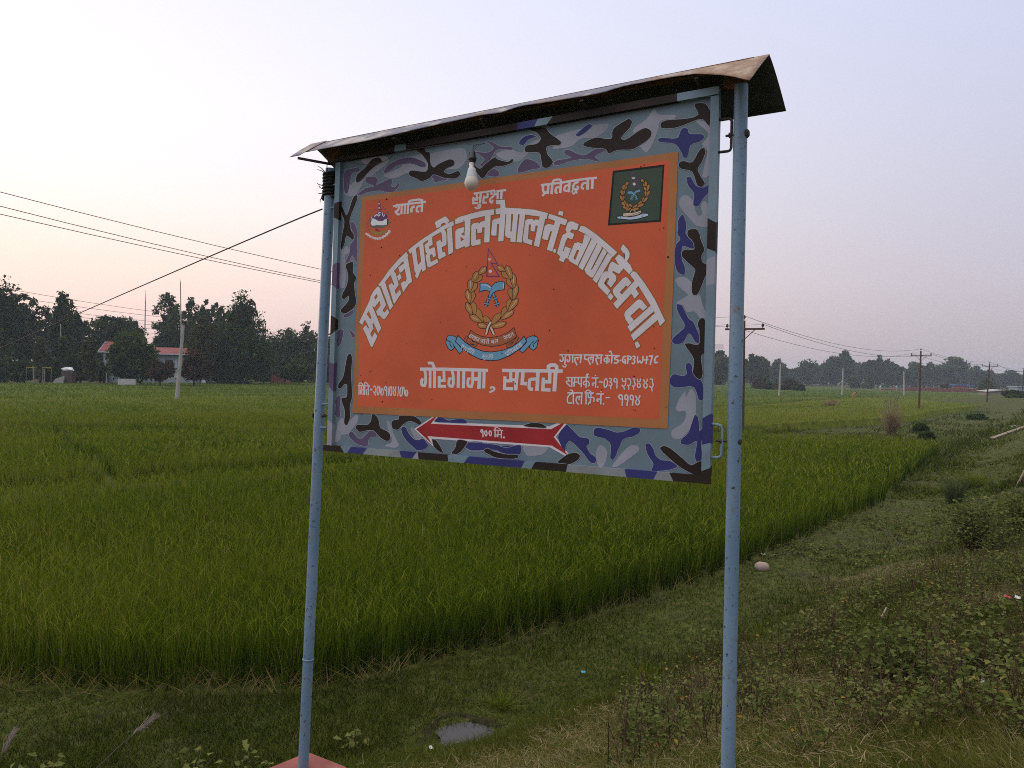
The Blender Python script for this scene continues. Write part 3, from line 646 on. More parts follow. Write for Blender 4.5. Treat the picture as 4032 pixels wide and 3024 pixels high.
P_SPECK = paint('rust_speck', (.03, .014, .01), .9, .2, 8, 0)
panel = pan.mb.build('panel', [P_BASE, P_LIGHT, P_BLUE, P_NAVY_FLARE, P_DARK, P_EDGE, P_TAN, P_ORANGE, P_SPECK], sign)

# ---- lettering
def letter_part(name, polys=(), strokes=(), w=.0125, gold=False, label=None, mat=None, edge=True):
    c = Coat(); z = w
    if gold:
        for k, q, h in polys:
            c.stroke(zp(k, q), 6.0, z, 1, closed=True); z += .00003
            for hh in h: c.stroke(zp(k, hh), 5.0, z, 1, closed=True); z += .00003
    z += .0003
    for k, q, h in polys: c.poly(zp(k, q), z, 0, [zp(k, hh) for hh in h]); z += .00005
    for k, wd, q in strokes: c.stroke(zp(k, smooth_open(q, 1) if len(q) > 3 else q), wd / ZOOM[k][2], z, 0); z += .00005
    o = c.mb.build(name, [mat or P_WHITE, P_GOLD], panel)
    if label: o['label'] = label
    return o
ARC = []
def ap(k, q, *h): ARC.append((k, q, h))
ap('G', [(80, 835), (268, 445), (300, 500), (305, 545), (462, 940), (412, 1030), (325, 845), (308, 870), (328, 945), (272, 1035), (302, 1105), (350, 1010), (395, 1080), (310, 1265), (285, 1268), (195, 1050), (142, 945), (200, 885), (235, 950), (250, 930), (180, 790), (130, 885)], [(245, 640), (295, 760), (275, 785), (212, 700)])
ap('G', [(268, 445), (275, 395), (330, 295), (385, 228), (410, 212), (440, 245), (548, 530), (485, 640), (525, 668), (570, 605), (605, 665), (530, 778), (500, 782), (425, 712), (405, 730), (372, 650), (452, 545), (435, 465), (345, 582), (305, 545), (300, 500)], [(383, 345), (403, 385), (365, 448), (338, 405)])
ap('N', [(20, 985), (215, 1500), (282, 1412), (105, 890)])
ap('N', [(-40, 958), (60, 830), (200, 625), (380, 420), (572, 238), (612, 315), (598, 342), (505, 432), (300, 655), (230, 738), (105, 895), (45, 990), (20, 985)])
ap('N', [(300, 655), (345, 710), (405, 960), (320, 1070), (345, 1165), (435, 1050), (460, 1140), (310, 1365), (290, 1340), (185, 965), (255, 905), (290, 965), (305, 940), (230, 738)])
ap('N', [(370, 770), (430, 705), (470, 800), (405, 865)])
ap('N', [(505, 432), (520, 485), (395, 575), (430, 690), (490, 660), (500, 640), (540, 605), (580, 820), (545, 900), (530, 865), (448, 920), (505, 1110), (620, 940), (697, 885), (600, 345)])
ap('O', [(60, 860), (230, 725), (400, 600), (600, 475), (700, 410), (800, 345), (900, 290), (1042, 228), (1048, 322), (1005, 345), (850, 405), (760, 470), (580, 575), (485, 640), (385, 710), (300, 775), (225, 830), (140, 908), (98, 942)])
ap('O', [(140, 908), (225, 830), (272, 1185), (340, 1110), (300, 775), (385, 708), (445, 1285), (370, 1335), (350, 1265), (255, 1485), (210, 1425), (230, 1365), (200, 1330)])
ap('O', [(580, 575), (590, 745), (510, 785), (520, 845), (600, 805), (640, 810), (662, 985), (600, 1025), (585, 945), (530, 970), (548, 1125), (690, 1050), (712, 1130), (520, 1240), (480, 1220), (445, 1040), (440, 985), (472, 940), (440, 905), (415, 760), (430, 735), (490, 690), (485, 640)])
ap('O', [(760, 470), (850, 405), (880, 470), (895, 560), (892, 745), (790, 800), (805, 915), (860, 895), (877, 985), (735, 1062), (715, 1040), (670, 680), (762, 632), (772, 690), (802, 672), (790, 500)])
ap('O', [(900, 400), (1005, 345), (1040, 905), (935, 965)])
ap('O', [(680, 390), (638, 270), (660, 238), (862, 128), (890, 142), (960, 222), (905, 300), (868, 285), (840, 262), (768, 298), (775, 345)])
ap('H', [(415, 290), (500, 245), (700, 185), (900, 135), (1100, 110), (1095, 205), (1040, 215), (935, 230), (690, 285), (590, 320), (425, 375)])
ap('H', [(592, 318), (690, 285), (672, 752), (595, 778), (585, 752), (455, 812), (428, 790), (425, 500), (455, 455), (575, 420), (570, 515), (520, 542), (585, 578)], [(516, 594), (585, 632), (519, 670)])
ap('H', [(940, 228), (1040, 212), (1018, 685), (928, 688)])
ap('H', [(940, 310), (860, 335), (840, 365), (820, 340), (730, 360), (705, 400), (698, 720), (720, 750), (865, 720), (862, 630), (785, 645), (780, 460), (805, 450), (810, 530), (890, 515), (895, 430), (940, 425)])
ap('H', [(1125, 105), (1215, 90), (1300, 85), (1500, 95), (1800, 120), (2035, 180), (2015, 275), (1990, 280), (1900, 240), (1640, 205), (1240, 190), (1130, 200)])
ap('U', [(1500, 775), (1960, 752), (2000, 1200), (1740, 1215), (1730, 990), (1505, 985)])
ap('H', [(1205, 190), (1300, 190), (1262, 665), (1170, 672)])
ap('H', [(1205, 265), (1110, 280), (1070, 310), (1048, 540), (1065, 570), (1140, 570), (1150, 370), (1200, 365)])
ap('H', [(1315, 190), (1400, 192), (1383, 500), (1405, 500), (1435, 190), (1518, 192), (1472, 685), (1384, 680), (1386, 618), (1330, 610), (1288, 565)])
ap('H', [(1548, 192), (1640, 205), (1580, 692), (1492, 682)])
ap('H', [(1895, 235), (1990, 275), (1880, 770), (1792, 742)])
ap('H', [(1890, 300), (1820, 290), (1790, 312), (1775, 282), (1690, 280), (1645, 310), (1600, 640), (1620, 690), (1755, 735), (1768, 650), (1690, 630), (1705, 380), (1740, 375), (1735, 490), (1805, 500), (1822, 395), (1880, 400)])
ap('I', [(425, 232), (520, 262), (690, 322), (660, 402), (585, 375), (510, 335), (410, 298)])
ap('I', [(570, 190), (632, 202), (622, 262), (552, 245)])
ap('I', [(510, 335), (588, 372), (470, 780), (392, 755)])
ap('I', [(495, 395), (410, 378), (360, 410), (325, 580), (340, 605), (405, 612), (440, 490), (480, 480)])
ap('I', [(495, 738), (530, 748), (515, 800), (478, 788)])
ap('I', [(720, 345), (765, 345), (853, 385), (830, 470), (745, 458), (730, 500), (790, 525), (760, 605), (690, 580), (660, 650), (625, 772), (640, 770), (655, 705), (742, 738), (692, 880), (655, 880), (636, 937), (566, 905), (585, 850), (538, 805), (610, 560), (632, 530), (665, 520), (680, 500), (662, 460), (690, 370)])
ap('I', [(885, 405), (945, 420), (1100, 525), (1250, 650), (1410, 790), (1360, 850), (1340, 855), (1265, 775), (1200, 715), (1120, 655), (1040, 590), (1020, 580), (940, 520), (850, 480)])
ap('I', [(940, 530), (910, 660), (900, 670), (850, 645), (790, 660), (700, 880), (720, 920), (835, 985), (1025, 595), (1020, 580)], [(830, 750), (860, 765), (805, 905), (775, 880)])
ap('I', [(1042, 595), (1118, 655), (912, 1050), (848, 1003)])
ap('I', [(1128, 660), (1195, 715), (1030, 1040), (1045, 1045), (1210, 735), (1262, 785), (1062, 1155), (1030, 1155), (960, 1095), (938, 1040)])
ap('I', [(1277, 800), (1340, 855), (1110, 1240), (1055, 1185)])
ap('I', [(1435, 820), (1510, 880), (1600, 970), (1635, 1050), (1585, 1110), (1500, 1020), (1425, 960), (1380, 880)])
ap('I', [(1495, 672), (1560, 740), (1592, 800), (1588, 860), (1555, 920), (1500, 880), (1518, 825), (1460, 745)])
ap('I', [(1440, 955), (1430, 978), (1345, 925), (1310, 950), (1278, 1035), (1285, 1068), (1230, 1070), (1190, 1105), (1130, 1250), (1142, 1290), (1270, 1415), (1312, 1350), (1218, 1240), (1268, 1160), (1300, 1168), (1265, 1242), (1320, 1303), (1398, 1195), (1396, 1135), (1338, 1078), (1350, 1058), (1436, 1105), (1505, 1020)])
ap('I', [(1315, 1382), (1358, 1432), (1318, 1488), (1270, 1435)])
ap('P', [(870, -40), (900, 0), (1070, 220), (1280, 560), (1500, 1020), (1390, 1130), (1335, 1000), (1275, 850), (1185, 685), (920, 258), (835, 150), (735, 10), (800, -60)])
ap('P', [(835, 150), (920, 258), (455, 760), (370, 648)])
ap('P', [(640, 65), (690, 90), (768, 190), (690, 280), (650, 250), (515, 395), (560, 450), (470, 550), (385, 450), (360, 370), (375, 320), (590, 85)])
ap('P', [(860, 320), (930, 430), (835, 535), (765, 420)])
ap('P', [(1185, 685), (1252, 810), (750, 1255), (680, 1145)])
ap('P', [(940, 550), (990, 570), (1110, 715), (1020, 800), (1010, 790), (945, 730), (745, 910), (820, 1005), (720, 1105), (640, 990), (610, 880), (640, 805), (890, 570)])
ap('P', [(1275, 855), (1335, 1000), (815, 1450), (755, 1325)])
ap('P', [(905, 1460), (960, 1565), (880, 1620), (838, 1500)])
letter_part('lettering', ARC, (), gold=True, label='large white arched line of lettering with gold edges')
ST_T = [('T', 90, [(230, 588), (560, 530), (860, 490), (1440, 425), (1660, 390)]), ('T', 92, [(350, 650), (360, 560), (440, 515), (480, 560), (480, 690), (440, 790), (330, 820)]), ('T', 92, [(320, 800), (400, 910), (440, 950), (520, 930)]), ('T', 88, [(610, 540), (590, 940)]), ('T', 85, [(760, 510), (730, 930)]), ('T', 88, [(900, 480), (865, 920)]), ('T', 110, [(1175, 610), (1080, 620), (1020, 720), (1040, 860)]), ('T', 92, [(910, 480), (920, 390), (1000, 340), (1500, 280), (1500, 430)]), ('T', 98, [(1500, 420), (1480, 840)]), ('T', 90, [(1440, 580), (1290, 600), (1255, 700), (1260, 820), (1370, 825)])]
ST_U = [('U', 105, [(365, 440), (620, 400), (1250, 310), (1350, 280)]), ('U', 105, [(1530, 310), (2020, 260)]), ('U', 110, [(520, 450), (530, 680), (370, 740)]), ('U', 105, [(350, 620), (340, 930), (600, 920)]), ('U', 120, [(735, 420), (685, 935)]), ('U', 85, [(540, 660), (700, 640)]), ('U', 75, [(560, 650), (560, 770), (390, 760)]), ('U', 85, [(585, 1120), (620, 1010), (700, 980), (725, 1090), (640, 1190), (500, 1190), (410, 1130)]), ('U', 112, [(1080, 400), (1070, 620), (900, 640)]), ('U', 105, [(890, 540), (860, 900), (1030, 900)]), ('U', 115, [(1275, 350), (1280, 510)]), ('U', 100, [(1340, 290), (1430, 270), (1440, 430), (1400, 560), (1220, 680), (1200, 850), (1280, 890), (1330, 860), (1330, 750)]), ('U', 80, [(1430, 500), (1540, 440)]), ('U', 80, [(1285, 900), (1275, 965)]), ('U', 115, [(1590, 330), (1590, 725)]), ('U', 120, [(1800, 290), (1770, 725)])]
ST_V = [('V', 80, [(105, 450), (480, 400), (860, 355), (1100, 310), (1600, 235), (2055, 190)]), ('V', 85, [(185, 450), (180, 640), (230, 705), (330, 690)]), ('V', 88, [(370, 440), (345, 760)]), ('V', 75, [(290, 690), (160, 820)]), ('V', 88, [(510, 390), (480, 760)]), ('V', 72, [(510, 400), (540, 290), (640, 255), (800, 250), (825, 360)]), ('V', 92, [(810, 360), (780, 725)]), ('V', 80, [(750, 510), (650, 530), (620, 620), (625, 710), (690, 710)]), ('V', 90, [(1105, 330), (1080, 695)]), ('V', 74, [(1060, 455), (960, 470), (925, 560), (930, 650), (1050, 640)]), ('V', 78, [(1400, 290), (1390, 350), (1280, 390), (1230, 480), (1240, 580), (1330, 600), (1400, 580), (1410, 510), (1350, 490)]), ('V', 52, [(1250, 590), (1200, 640), (1210, 710), (1260, 760), (1300, 700), (1330, 640)]), ('V', 62, [(1340, 600), (1355, 740)]), ('V', 95, [(1750, 240), (1730, 605)]), ('V', 78, [(1690, 370), (1590, 380), (1540, 440), (1530, 550), (1610, 575)]), ('V', 95, [(1910, 220), (1890, 580)])]
letter_part('lettering', (), ST_T, label='small white word at upper left'); letter_part('lettering', (), ST_U, label='small white word under the bulb'); letter_part('lettering', (), ST_V, label='small white word at upper right')
ST_W = [('W', 44, [(110, 260), (545, 275)]), ('W', 40, [(160, 260), (155, 595)]), ('W', 38, [(158, 250), (170, 175), (210, 160), (270, 200), (320, 265)]), ('W', 42, [(240, 280), (235, 580)]), ('W', 36, [(240, 570), (205, 560), (205, 420), (240, 410)]), ('W', 38, [(240, 420), (310, 415)]), ('W', 40, [(315, 270), (310, 602)]), ('W', 40, [(365, 270), (360, 605)]), ('W', 38, [(362, 260), (350, 180), (400, 145), (455, 185), (505, 265)]), ('W', 45, [(500, 275), (495, 608)]), ('W', 38, [(490, 400), (430, 405), (415, 530), (440, 612)]), ('W', 75, [(570, 402), (645, 410)]), ('W', 38, [(680, 325), (700, 275), (745, 270), (768, 350), (760, 480), (715, 540), (670, 470)]), ('W', 36, [(715, 530), (765, 630)]), ('W', 38, [(850, 272), (815, 340), (810, 520), (852, 612), (888, 540), (890, 350), (850, 272)]), ('W', 36, [(910, 280), (930, 480), (970, 590), (1010, 615), (1045, 520), (1030, 390), (990, 365), (970, 430), (985, 520)]), ('W', 42, [(1150, 440), (1095, 430), (1078, 345), (1110, 288), (1160, 315), (1168, 450), (1160, 640)]), ('W', 30, [(1245, 280), (1225, 652)]), ('W', 38, [(1315, 288), (1275, 360), (1270, 550), (1308, 640), (1348, 560), (1352, 360), (1315, 288)]), ('W', 36, [(1400, 285), (1405, 370), (1480, 450), (1495, 560), (1455, 640), (1402, 560), (1412, 460), (1500, 370), (1490, 285)]), ('W', 30, [(1595, 283), (1560, 658)]), ('W', 40, [(1710, 302), (1650, 380), (1635, 600), (1685, 655), (1725, 580), (1742, 400), (1710, 302)]), ('W', 38, [(1780, 300), (1810, 560), (1870, 660), (1920, 600), (1930, 480), (1880, 415), (1845, 470), (1870, 590)])]
letter_part('lettering', (), ST_W, label='small white date line at lower left')
ST_X = [('X', 86, [(115, 370), (800, 372), (1965, 405)]), ('X', 74, [(330, 205), (450, 205), (510, 335)]), ('X', 76, [(240, 400), (272, 500), (268, 815), (158, 815), (158, 660), (215, 655)]), ('X', 74, [(392, 400), (390, 882)]), ('X', 74, [(515, 410), (510, 882)]), ('X', 76, [(765, 410), (775, 680), (640, 690)]), ('X', 78, [(640, 555), (640, 835), (825, 840)]), ('X', 76, [(985, 410), (1025, 540), (1025, 845), (902, 830), (905, 632), (975, 632)]), ('X', 84, [(1165, 420), (1155, 885)]), ('X', 82, [(1310, 430), (1295, 892)]), ('X', 76, [(1555, 430), (1545, 850), (1418, 842), (1420, 635), (1490, 632)]), ('X', 98, [(1560, 635), (1700, 640)]), ('X', 92, [(1740, 450), (1720, 905)]), ('X', 82, [(1862, 450), (1850, 897)]), ('X', 55, [(2050, 905), (2045, 862), (2125, 862), (2150, 915), (2100, 965), (2005, 1000)]),
 ('Y', 102, [(235, 448), (2045, 470)]), ('Y', 95, [(485, 480), (490, 760), (340, 762)]), ('Y', 95, [(315, 625), (300, 990), (555, 1000)]), ('Y', 82, [(490, 730), (660, 725)]), ('Y', 110, [(680, 500), (632, 1048)]), ('Y', 104, [(855, 500), (830, 840), (975, 850)]), ('Y', 110, [(1305, 500), (1275, 1062)]), ('Y', 98, [(1250, 705), (1065, 715), (1045, 800), (1038, 1008), (1155, 1010)]), ('Y', 104, [(1660, 500), (1655, 790), (1480, 790)]), ('Y', 104, [(1470, 665), (1450, 1025), (1680, 1035)]), ('Y', 118, [(1840, 450), (1795, 1078)]), ('Y', 110, [(1620, 430), (1625, 290), (1860, 285), (1870, 450)])]
letter_part('lettering', (), ST_X, label='white place name line below the emblem')
ST_M = [('M', w_, q) for w_, q in [(24, [(245, 165), (645, 168)]), (24, [(665, 168), (1005, 172)]), (24, [(1035, 175), (1295, 182)]),
 (26, [(290, 170), (315, 230), (300, 280), (260, 275), (258, 245)]), (30, [(352, 170), (345, 300)]), (22, [(345, 290), (330, 325), (362, 340), (355, 375), (320, 380), (300, 350)]), (26, [(410, 170), (430, 230), (410, 285), (378, 280), (385, 240)]), (26, [(475, 170), (475, 305)]), (26, [(520, 205), (510, 260), (552, 348)]), (22, [(520, 215), (560, 210), (565, 255)]), (20, [(562, 212), (620, 208)]), (26, [(625, 170), (608, 312)]),
 (26, [(690, 170), (680, 220), (700, 250), (750, 240)]), (26, [(760, 215), (745, 255), (787, 338)]), (22, [(755, 215), (800, 205), (792, 250)]), (18, [(800, 208), (835, 208)]), (26, [(840, 170), (820, 312)]), (26, [(890, 180), (918, 215), (872, 240), (915, 345)]), (20, [(910, 222), (970, 225)]), (26, [(975, 175), (965, 318)]),
 (28, [(1085, 175), (1065, 325)]), (24, [(1075, 220), (1022, 230), (1025, 282), (1072, 282)]), (24, [(1075, 225), (1112, 235), (1110, 282), (1085, 295)]), (26, [(1165, 180), (1150, 318)]), (24, [(1105, 115), (1138, 102), (1162, 165)]), (26, [(1270, 195), (1205, 210), (1210, 250), (1270, 250), (1258, 308), (1190, 308)]), (26, [(1290, 265), (1325, 265)]),
 (28, [(1410, 192), (1358, 200), (1342, 250), (1352, 300), (1390, 290), (1395, 250), (1368, 250)]), (24, [(1395, 250), (1390, 332)]), (28, [(1440, 175), (1430, 322)]), (24, [(1440, 187), (1492, 197), (1492, 243), (1440, 250)]), (26, [(1515, 197), (1558, 190), (1558, 238), (1528, 248), (1562, 280), (1540, 325), (1503, 310)]), (26, [(1605, 190), (1605, 312), (1650, 265), (1660, 312), (1695, 290), (1700, 185)]), (26, [(1715, 255), (1795, 250)]), (26, [(1770, 185), (1755, 328)]), (28, [(1800, 190), (1862, 187), (1825, 340)]), (30, [(1968, 188), (1925, 200), (1900, 250), (1905, 308), (1958, 295)]),
 (24, [(365, 563), (770, 560)]), (24, [(805, 568), (925, 570)]), (24, [(400, 570), (410, 620), (352, 635), (440, 718)]), (18, [(400, 622), (470, 625)]), (24, [(465, 565), (460, 728)]), (24, [(515, 570), (500, 718)]), (22, [(500, 690), (488, 640)]), (22, [(505, 640), (560, 640)]), (24, [(575, 570), (578, 660), (612, 680)]), (24, [(630, 570), (625, 728)]), (24, [(715, 570), (710, 738)]), (22, [(705, 620), (662, 640), (670, 690), (705, 682)]), (22, [(715, 620), (760, 640), (770, 695), (742, 715)]), (22, [(712, 550), (718, 505), (755, 502)]), (20, [(725, 510), (742, 560)]), (24, [(880, 570), (875, 738)]), (22, [(870, 655), (818, 660), (822, 700), (848, 690)]), (22, [(862, 526), (886, 526)]), (26, [(902, 725), (926, 725)]), (22, [(932, 640), (1003, 640)]),
 (22, [(1048, 575), (1020, 640), (1025, 722), (1058, 735), (1085, 660), (1072, 585), (1048, 575)]), (22, [(1110, 577), (1150, 580), (1147, 622), (1120, 640), (1162, 660), (1150, 712), (1103, 690)]), (20, [(1140, 700), (1140, 768)]), (22, [(1240, 640), (1198, 638), (1192, 590), (1230, 570), (1252, 610), (1245, 752)]), (22, [(1335, 570), (1345, 620), (1398, 630)]), (22, [(1400, 570), (1400, 690), (1352, 720), (1330, 688)]), (20, [(1360, 710), (1380, 772)]), (22, [(1428, 582), (1480, 585), (1490, 660), (1460, 712), (1423, 688)]), (20, [(1450, 710), (1455, 772)]), (22, [(1518, 580), (1562, 590), (1545, 638), (1568, 670), (1550, 722), (1508, 700)]), (20, [(1535, 720), (1540, 778)]), (22, [(1600, 583), (1610, 640), (1660, 685), (1640, 745), (1600, 720), (1605, 660), (1665, 610), (1650, 578)]), (22, [(1710, 588), (1725, 640), (1785, 690), (1755, 755), (1712, 720), (1720, 660), (1780, 620), (1770, 583)]), (22, [(1818, 590), (1872, 590), (1860, 642), (1882, 680), (1860, 742), (1812, 710)]), (20, [(1850, 735), (1862, 802)]),
 (24, [(385, 828), (655, 828)]), (24, [(685, 828), (848, 828)]), (24, [(885, 845), (1020, 848)]), (24, [(470, 838), (400, 875), (380, 960), (402, 1012), (462, 1000)]), (26, [(490, 830), (490, 1027)]), (22, [(433, 775), (470, 785), (490, 835)]), (24, [(560, 890), (535, 940), (542, 990), (582, 1032)]), (22, [(550, 900), (590, 890), (590, 955)]), (18, [(590, 900), (632, 890)]), (26, [(635, 835), (628, 1028)]), (24, [(712, 830), (710, 1027)]), (22, [(695, 818), (730, 778), (780, 790), (822, 852)]), (22, [(745, 840), (750, 910), (790, 912)]), (24, [(795, 835), (785, 1012)]), (22, [(800, 900), (852, 920), (845, 985)]), (22, [(787, 965), (743, 1032)]), (26, [(970, 850), (965, 1028)]), (22, [(960, 940), (902, 930), (897, 972), (937, 970)]), (22, [(958, 806), (982, 806)]), (26, [(1002, 1022), (1027, 1022)]), (24, [(1050, 912), (1126, 910)]),
 (26, [(1330, 942), (1282, 920), (1282, 868), (1325, 860), (1347, 900), (1338, 1052)]), (26, [(1420, 947), (1382, 930), (1387, 868), (1425, 865), (1442, 910), (1422, 1057)]), (26, [(1515, 952), (1477, 930), (1482, 872), (1515, 868), (1537, 910), (1515, 1057)]), (24, [(1570, 873), (1590, 920), (1645, 970), (1620, 1045), (1572, 1020), (1580, 950), (1650, 900), (1640, 868)])]]
letter_part('lettering', (), ST_M, label='three small white lines of lettering at lower right')

# ---- red arrow along the bottom
ar = Coat()
ar.poly([(1633, 1689), (1734, 1623), (1736, 1632), (1714, 1661), (2166, 1679), (2246, 1643), (2248, 1652), (2190, 1720), (2257.5, 1808), (2245, 1806), (2167, 1761), (1701, 1727), (1717, 1760), (1707, 1757)], .0066, 0)
ar.poly([(1641, 1690), (1728, 1632), (1699.3, 1668.4), (2171.5, 1689.7), (2231, 1658), (2182.8, 1720.4), (2239, 1793.7), (2174.7, 1754.3), (1685, 1717), (1704, 1749)], .0073, 1)
arrow = ar.mb.build('arrow', [P_WHITE, P_RED], panel)
ST_Z = [('Z', 70, [(490, 640), (400, 620), (372, 540), (410, 472), (490, 490), (497, 650), (505, 900)]), ('Z', 66, [(660, 502), (602, 600), (602, 720), (690, 850), (742, 720), (728, 580), (660, 502)]), ('Z', 68, [(910, 520), (852, 620), (862, 740), (940, 850), (1000, 720), (980, 590), (910, 520)]), ('Z', 55, [(1110, 490), (1670, 525)]), ('Z', 72, [(1200, 345), (1205, 500), (1205, 910)]), ('Z', 36, [(1225, 335), (1350, 350), (1550, 485)]), ('Z', 62, [(1380, 520), (1372, 880), (1312, 850), (1312, 735), (1372, 742)]), ('Z', 50, [(1380, 755), (1550, 750)]), ('Z', 70, [(1575, 530), (1562, 965)]), ('Z', 100, [(1660, 915), (1770, 915)])]
letter_part('lettering', (), ST_Z, w=.0077, label='small white distance on the red arrow')
# ---- emblems
GL = {'sa': (.75, [[(.2, 0), (.22, .45), (.05, .5)], [(.05, .35), (.05, .55), (.35, 1)], [(.2, .5), (.55, .5)], [(.6, 0), (.6, 1)]]),
 'sha': (.72, [[(.1, .3), (.1, .1), (.3, .1), (.3, .5), (.1, .55), (.35, 1)], [(.6, 0), (.6, 1)]]), 'aa': (.25, [[(.12, 0), (.12, 1)]]),
 'stra': (.95, [[(.2, 0), (.2, .45), (.05, .5), (.3, 1)], [(.2, .5), (.5, .5)], [(.55, .3), (.8, .3)], [(.8, 0), (.8, 1)], [(.8, .6), (.45, .85)]]),
 'pra': (.62, [[(.1, 0), (.1, .5), (.3, .6), (.5, .55)], [(.5, 0), (.5, 1)], [(.4, .65), (.15, .95)]]), 'ha': (.55, [[(.3, 0), (.3, .2), (.1, .25), (.15, .45), (.4, .5), (.35, .7), (.2, .65), (.2, .9), (.45, 1)]]),
 'ree': (.75, [[(.25, 0), (.28, .45), (.1, .5), (.35, 1)], [(.6, 1), (.6, 0), (.55, -.3), (.3, -.3), (.3, 0)]]), 'ba': (.62, [[(.5, .35), (.15, .35), (.1, .6), (.3, .75), (.5, .6)], [(.5, 0), (.5, 1)], [(.2, .4), (.45, .65)]]),
 'la': (.65, [[(.1, .9), (.1, .4), (.3, .35), (.3, .6)], [(.3, .35), (.55, .35)], [(.55, 0), (.55, 1)]]), 'ne': (.55, [[(.45, .5), (.15, .5), (.15, .7)], [(.45, 0), (.45, 1)], [(.2, -.3), (.45, 0)]]),
 'pa': (.6, [[(.1, 0), (.1, .5), (.3, .6), (.5, .55)], [(.5, 0), (.5, 1)]]), 'nti': (1.0, [[(.1, 1), (.1, -.1), (.3, -.3), (.85, -.25), (.9, 0)], [(.35, .4), (.25, .7)], [(.9, .4), (.55, .4), (.5, .8)], [(.9, 0), (.9, 1)]]),
 'su': (.75, [[(.2, 0), (.22, .45), (.05, .5)], [(.05, .35), (.05, .55), (.35, 1)], [(.2, .5), (.55, .5)], [(.6, 0), (.6, 1)], [(.5, 1.1), (.6, 1.3), (.3, 1.3)]]), 'ra': (.42, [[(.25, 0), (.28, .45), (.1, .5), (.35, 1)]]),
 'ksha': (.8, [[(.2, .1), (.3, .1), (.3, .5), (.1, .7), (.2, .95), (.35, .8)], [(.3, .5), (.65, .4)], [(.65, 0), (.65, 1)]]), 'ti': (.75, [[(.1, 1), (.1, -.1), (.3, -.3), (.6, -.1), (.65, 0)], [(.65, .4), (.35, .4), (.3, .8)], [(.65, 0), (.65, 1)]]),
 'va': (.6, [[(.5, .35), (.15, .35), (.1, .6), (.3, .75), (.5, .6)], [(.5, 0), (.5, 1)]]), 'ddha': (.5, [[(.3, 0), (.3, .2), (.1, .4), (.2, .7), (.4, .5)], [(.2, .75), (.3, 1)]]), 'taa': (.75, [[(.4, .4), (.1, .4), (.08, .8)], [(.4, 0), (.4, 1)], [(.62, 0), (.62, 1)]]), ' ': (.5, [])}
def script_line(c, zk, path, hgt, word, wd, w, m):
    """small lettering set along a curved line (path in zoom pixels)"""
    P = [np.array(q, float) for q in path]; seg = [np.linalg.norm(b - a) for a, b in zip(P[:-1], P[1:])]; tot = sum(seg)
    adv = sum(GL[g][0] for g in word); sx = tot / adv
    def at(s):
        s = min(max(s, 0), tot * .9999)
        for a, b, l in zip(P[:-1], P[1:], seg):
            if s <= l: d = (b - a) / l; return a + d * s, d
            s -= l
        return P[-1], d
    x = 0; z = w
    for g in word:
        a, strokes = GL[g]
        if strokes: strokes = strokes + [[(0, 0), (a, 0)]]
        for st_ in strokes:
            q = []
            for gx, gy in st_:
                o, d = at((x + gx) * sx); q.append(tuple(o + np.array([-d[1], d[0]]) * gy * hgt))
            c.stroke(zp(zk, q), wd, z, m); z += .00002
        x += a
def leaf_px(tip, base, wdt, n=7):
    t_, b_ = np.array(tip, float), np.array(base, float); d = b_ - t_; nm = np.array([-d[1], d[0]]) / np.linalg.norm(d)
    pr = [0, .36, .5, .47, .38, .25, .1][:n]
    a = [t_ + d * i / (n - 1) + nm * wdt * pr[i] for i in range(n)]; b = [t_ + d * i / (n - 1) - nm * wdt * pr[i] for i in range(n - 1, 0, -1)]
    return [tuple(q) for q in a + b]
def wreath(c, zk, LV, wdt, ol, w, hl=True):
    for i, (tip, base, side) in enumerate(LV):
        q = zp(zk, leaf_px(tip, base, wdt)); z = w + i * .00007
        c.stroke(q, ol, z, 0, closed=True); c.poly(q, z + .00003, 1)
        if hl and side:
            t_, b_ = np.array(tip, float), np.array(base, float); c.stroke(zp(zk, [tuple(t_ + (b_ - t_) * .15), tuple(t_ + (b_ - t_) * .7)]), 1.9, z + .00005, 2)
EM = [P_BLACK, P_OCHRE, P_CREAM, P_SKY, P_FLAGV, P_RIBB, P_WHITE, P_ORANGE]
e = Coat()
q = [(655, 72), (787, 285), (692, 268), (805, 455), (634, 455)]
e.stroke(zp('J', q), 5.2, .0130, 4, closed=True)
e.poly(zp('J', [(682 + 22 * math.cos(a), 385 + 22 * math.sin(a)) for a in np.linspace(0, 6.28, 16, endpoint=False)]), .0131, 6)
e.stroke(zp('J', [(656, 203), (662, 226), (676, 232), (688, 226), (694, 203)]), 2.6, .0131, 6); e.stroke(zp('J', [(675, 203), (675, 222)]), 2, .01315, 6)
LV = [((575, 1020), (690, 1092), 0), ((505, 1120), (655, 1160), 1), ((485, 890), (575, 1085), 0), ((398, 1000), (560, 1090), 1), ((440, 810), (468, 985), 0), ((350, 820), (425, 985), 1), ((452, 660), (405, 830), 0), ((362, 640), (398, 820), 1), ((495, 545), (402, 682), 0), ((415, 490), (398, 660), 1), ((570, 445), (448, 535), 0), ((515, 385), (438, 525), 1), ((625, 328), (522, 425), 1),
      ((830, 965), (690, 1125), 0), ((905, 1100), (670, 1165), 1), ((910, 870), (845, 1035), 0), ((1012, 925), (835, 1050), 1), ((955, 765), (932, 935), 0), ((1065, 760), (938, 935), 1), ((950, 620), (1000, 775), 0), ((1050, 565), (1008, 775), 1), ((920, 490), (1003, 615), 0), ((995, 410), (1015, 612), 1), ((840, 395), (970, 487), 0), ((905, 303), (982, 488), 1), ((780, 315), (885, 380), 1)]
wreath(e, 'J', LV, 80, 4.2, .0132)
for q in ([(690, 1165), (712, 1210), (735, 1265)], [(690, 1090), (648, 1165), (625, 1262)]):
    e.stroke(zp('J', q), 13, .0152, 0); e.stroke(zp('J', q), 7.5, .0153, 2)
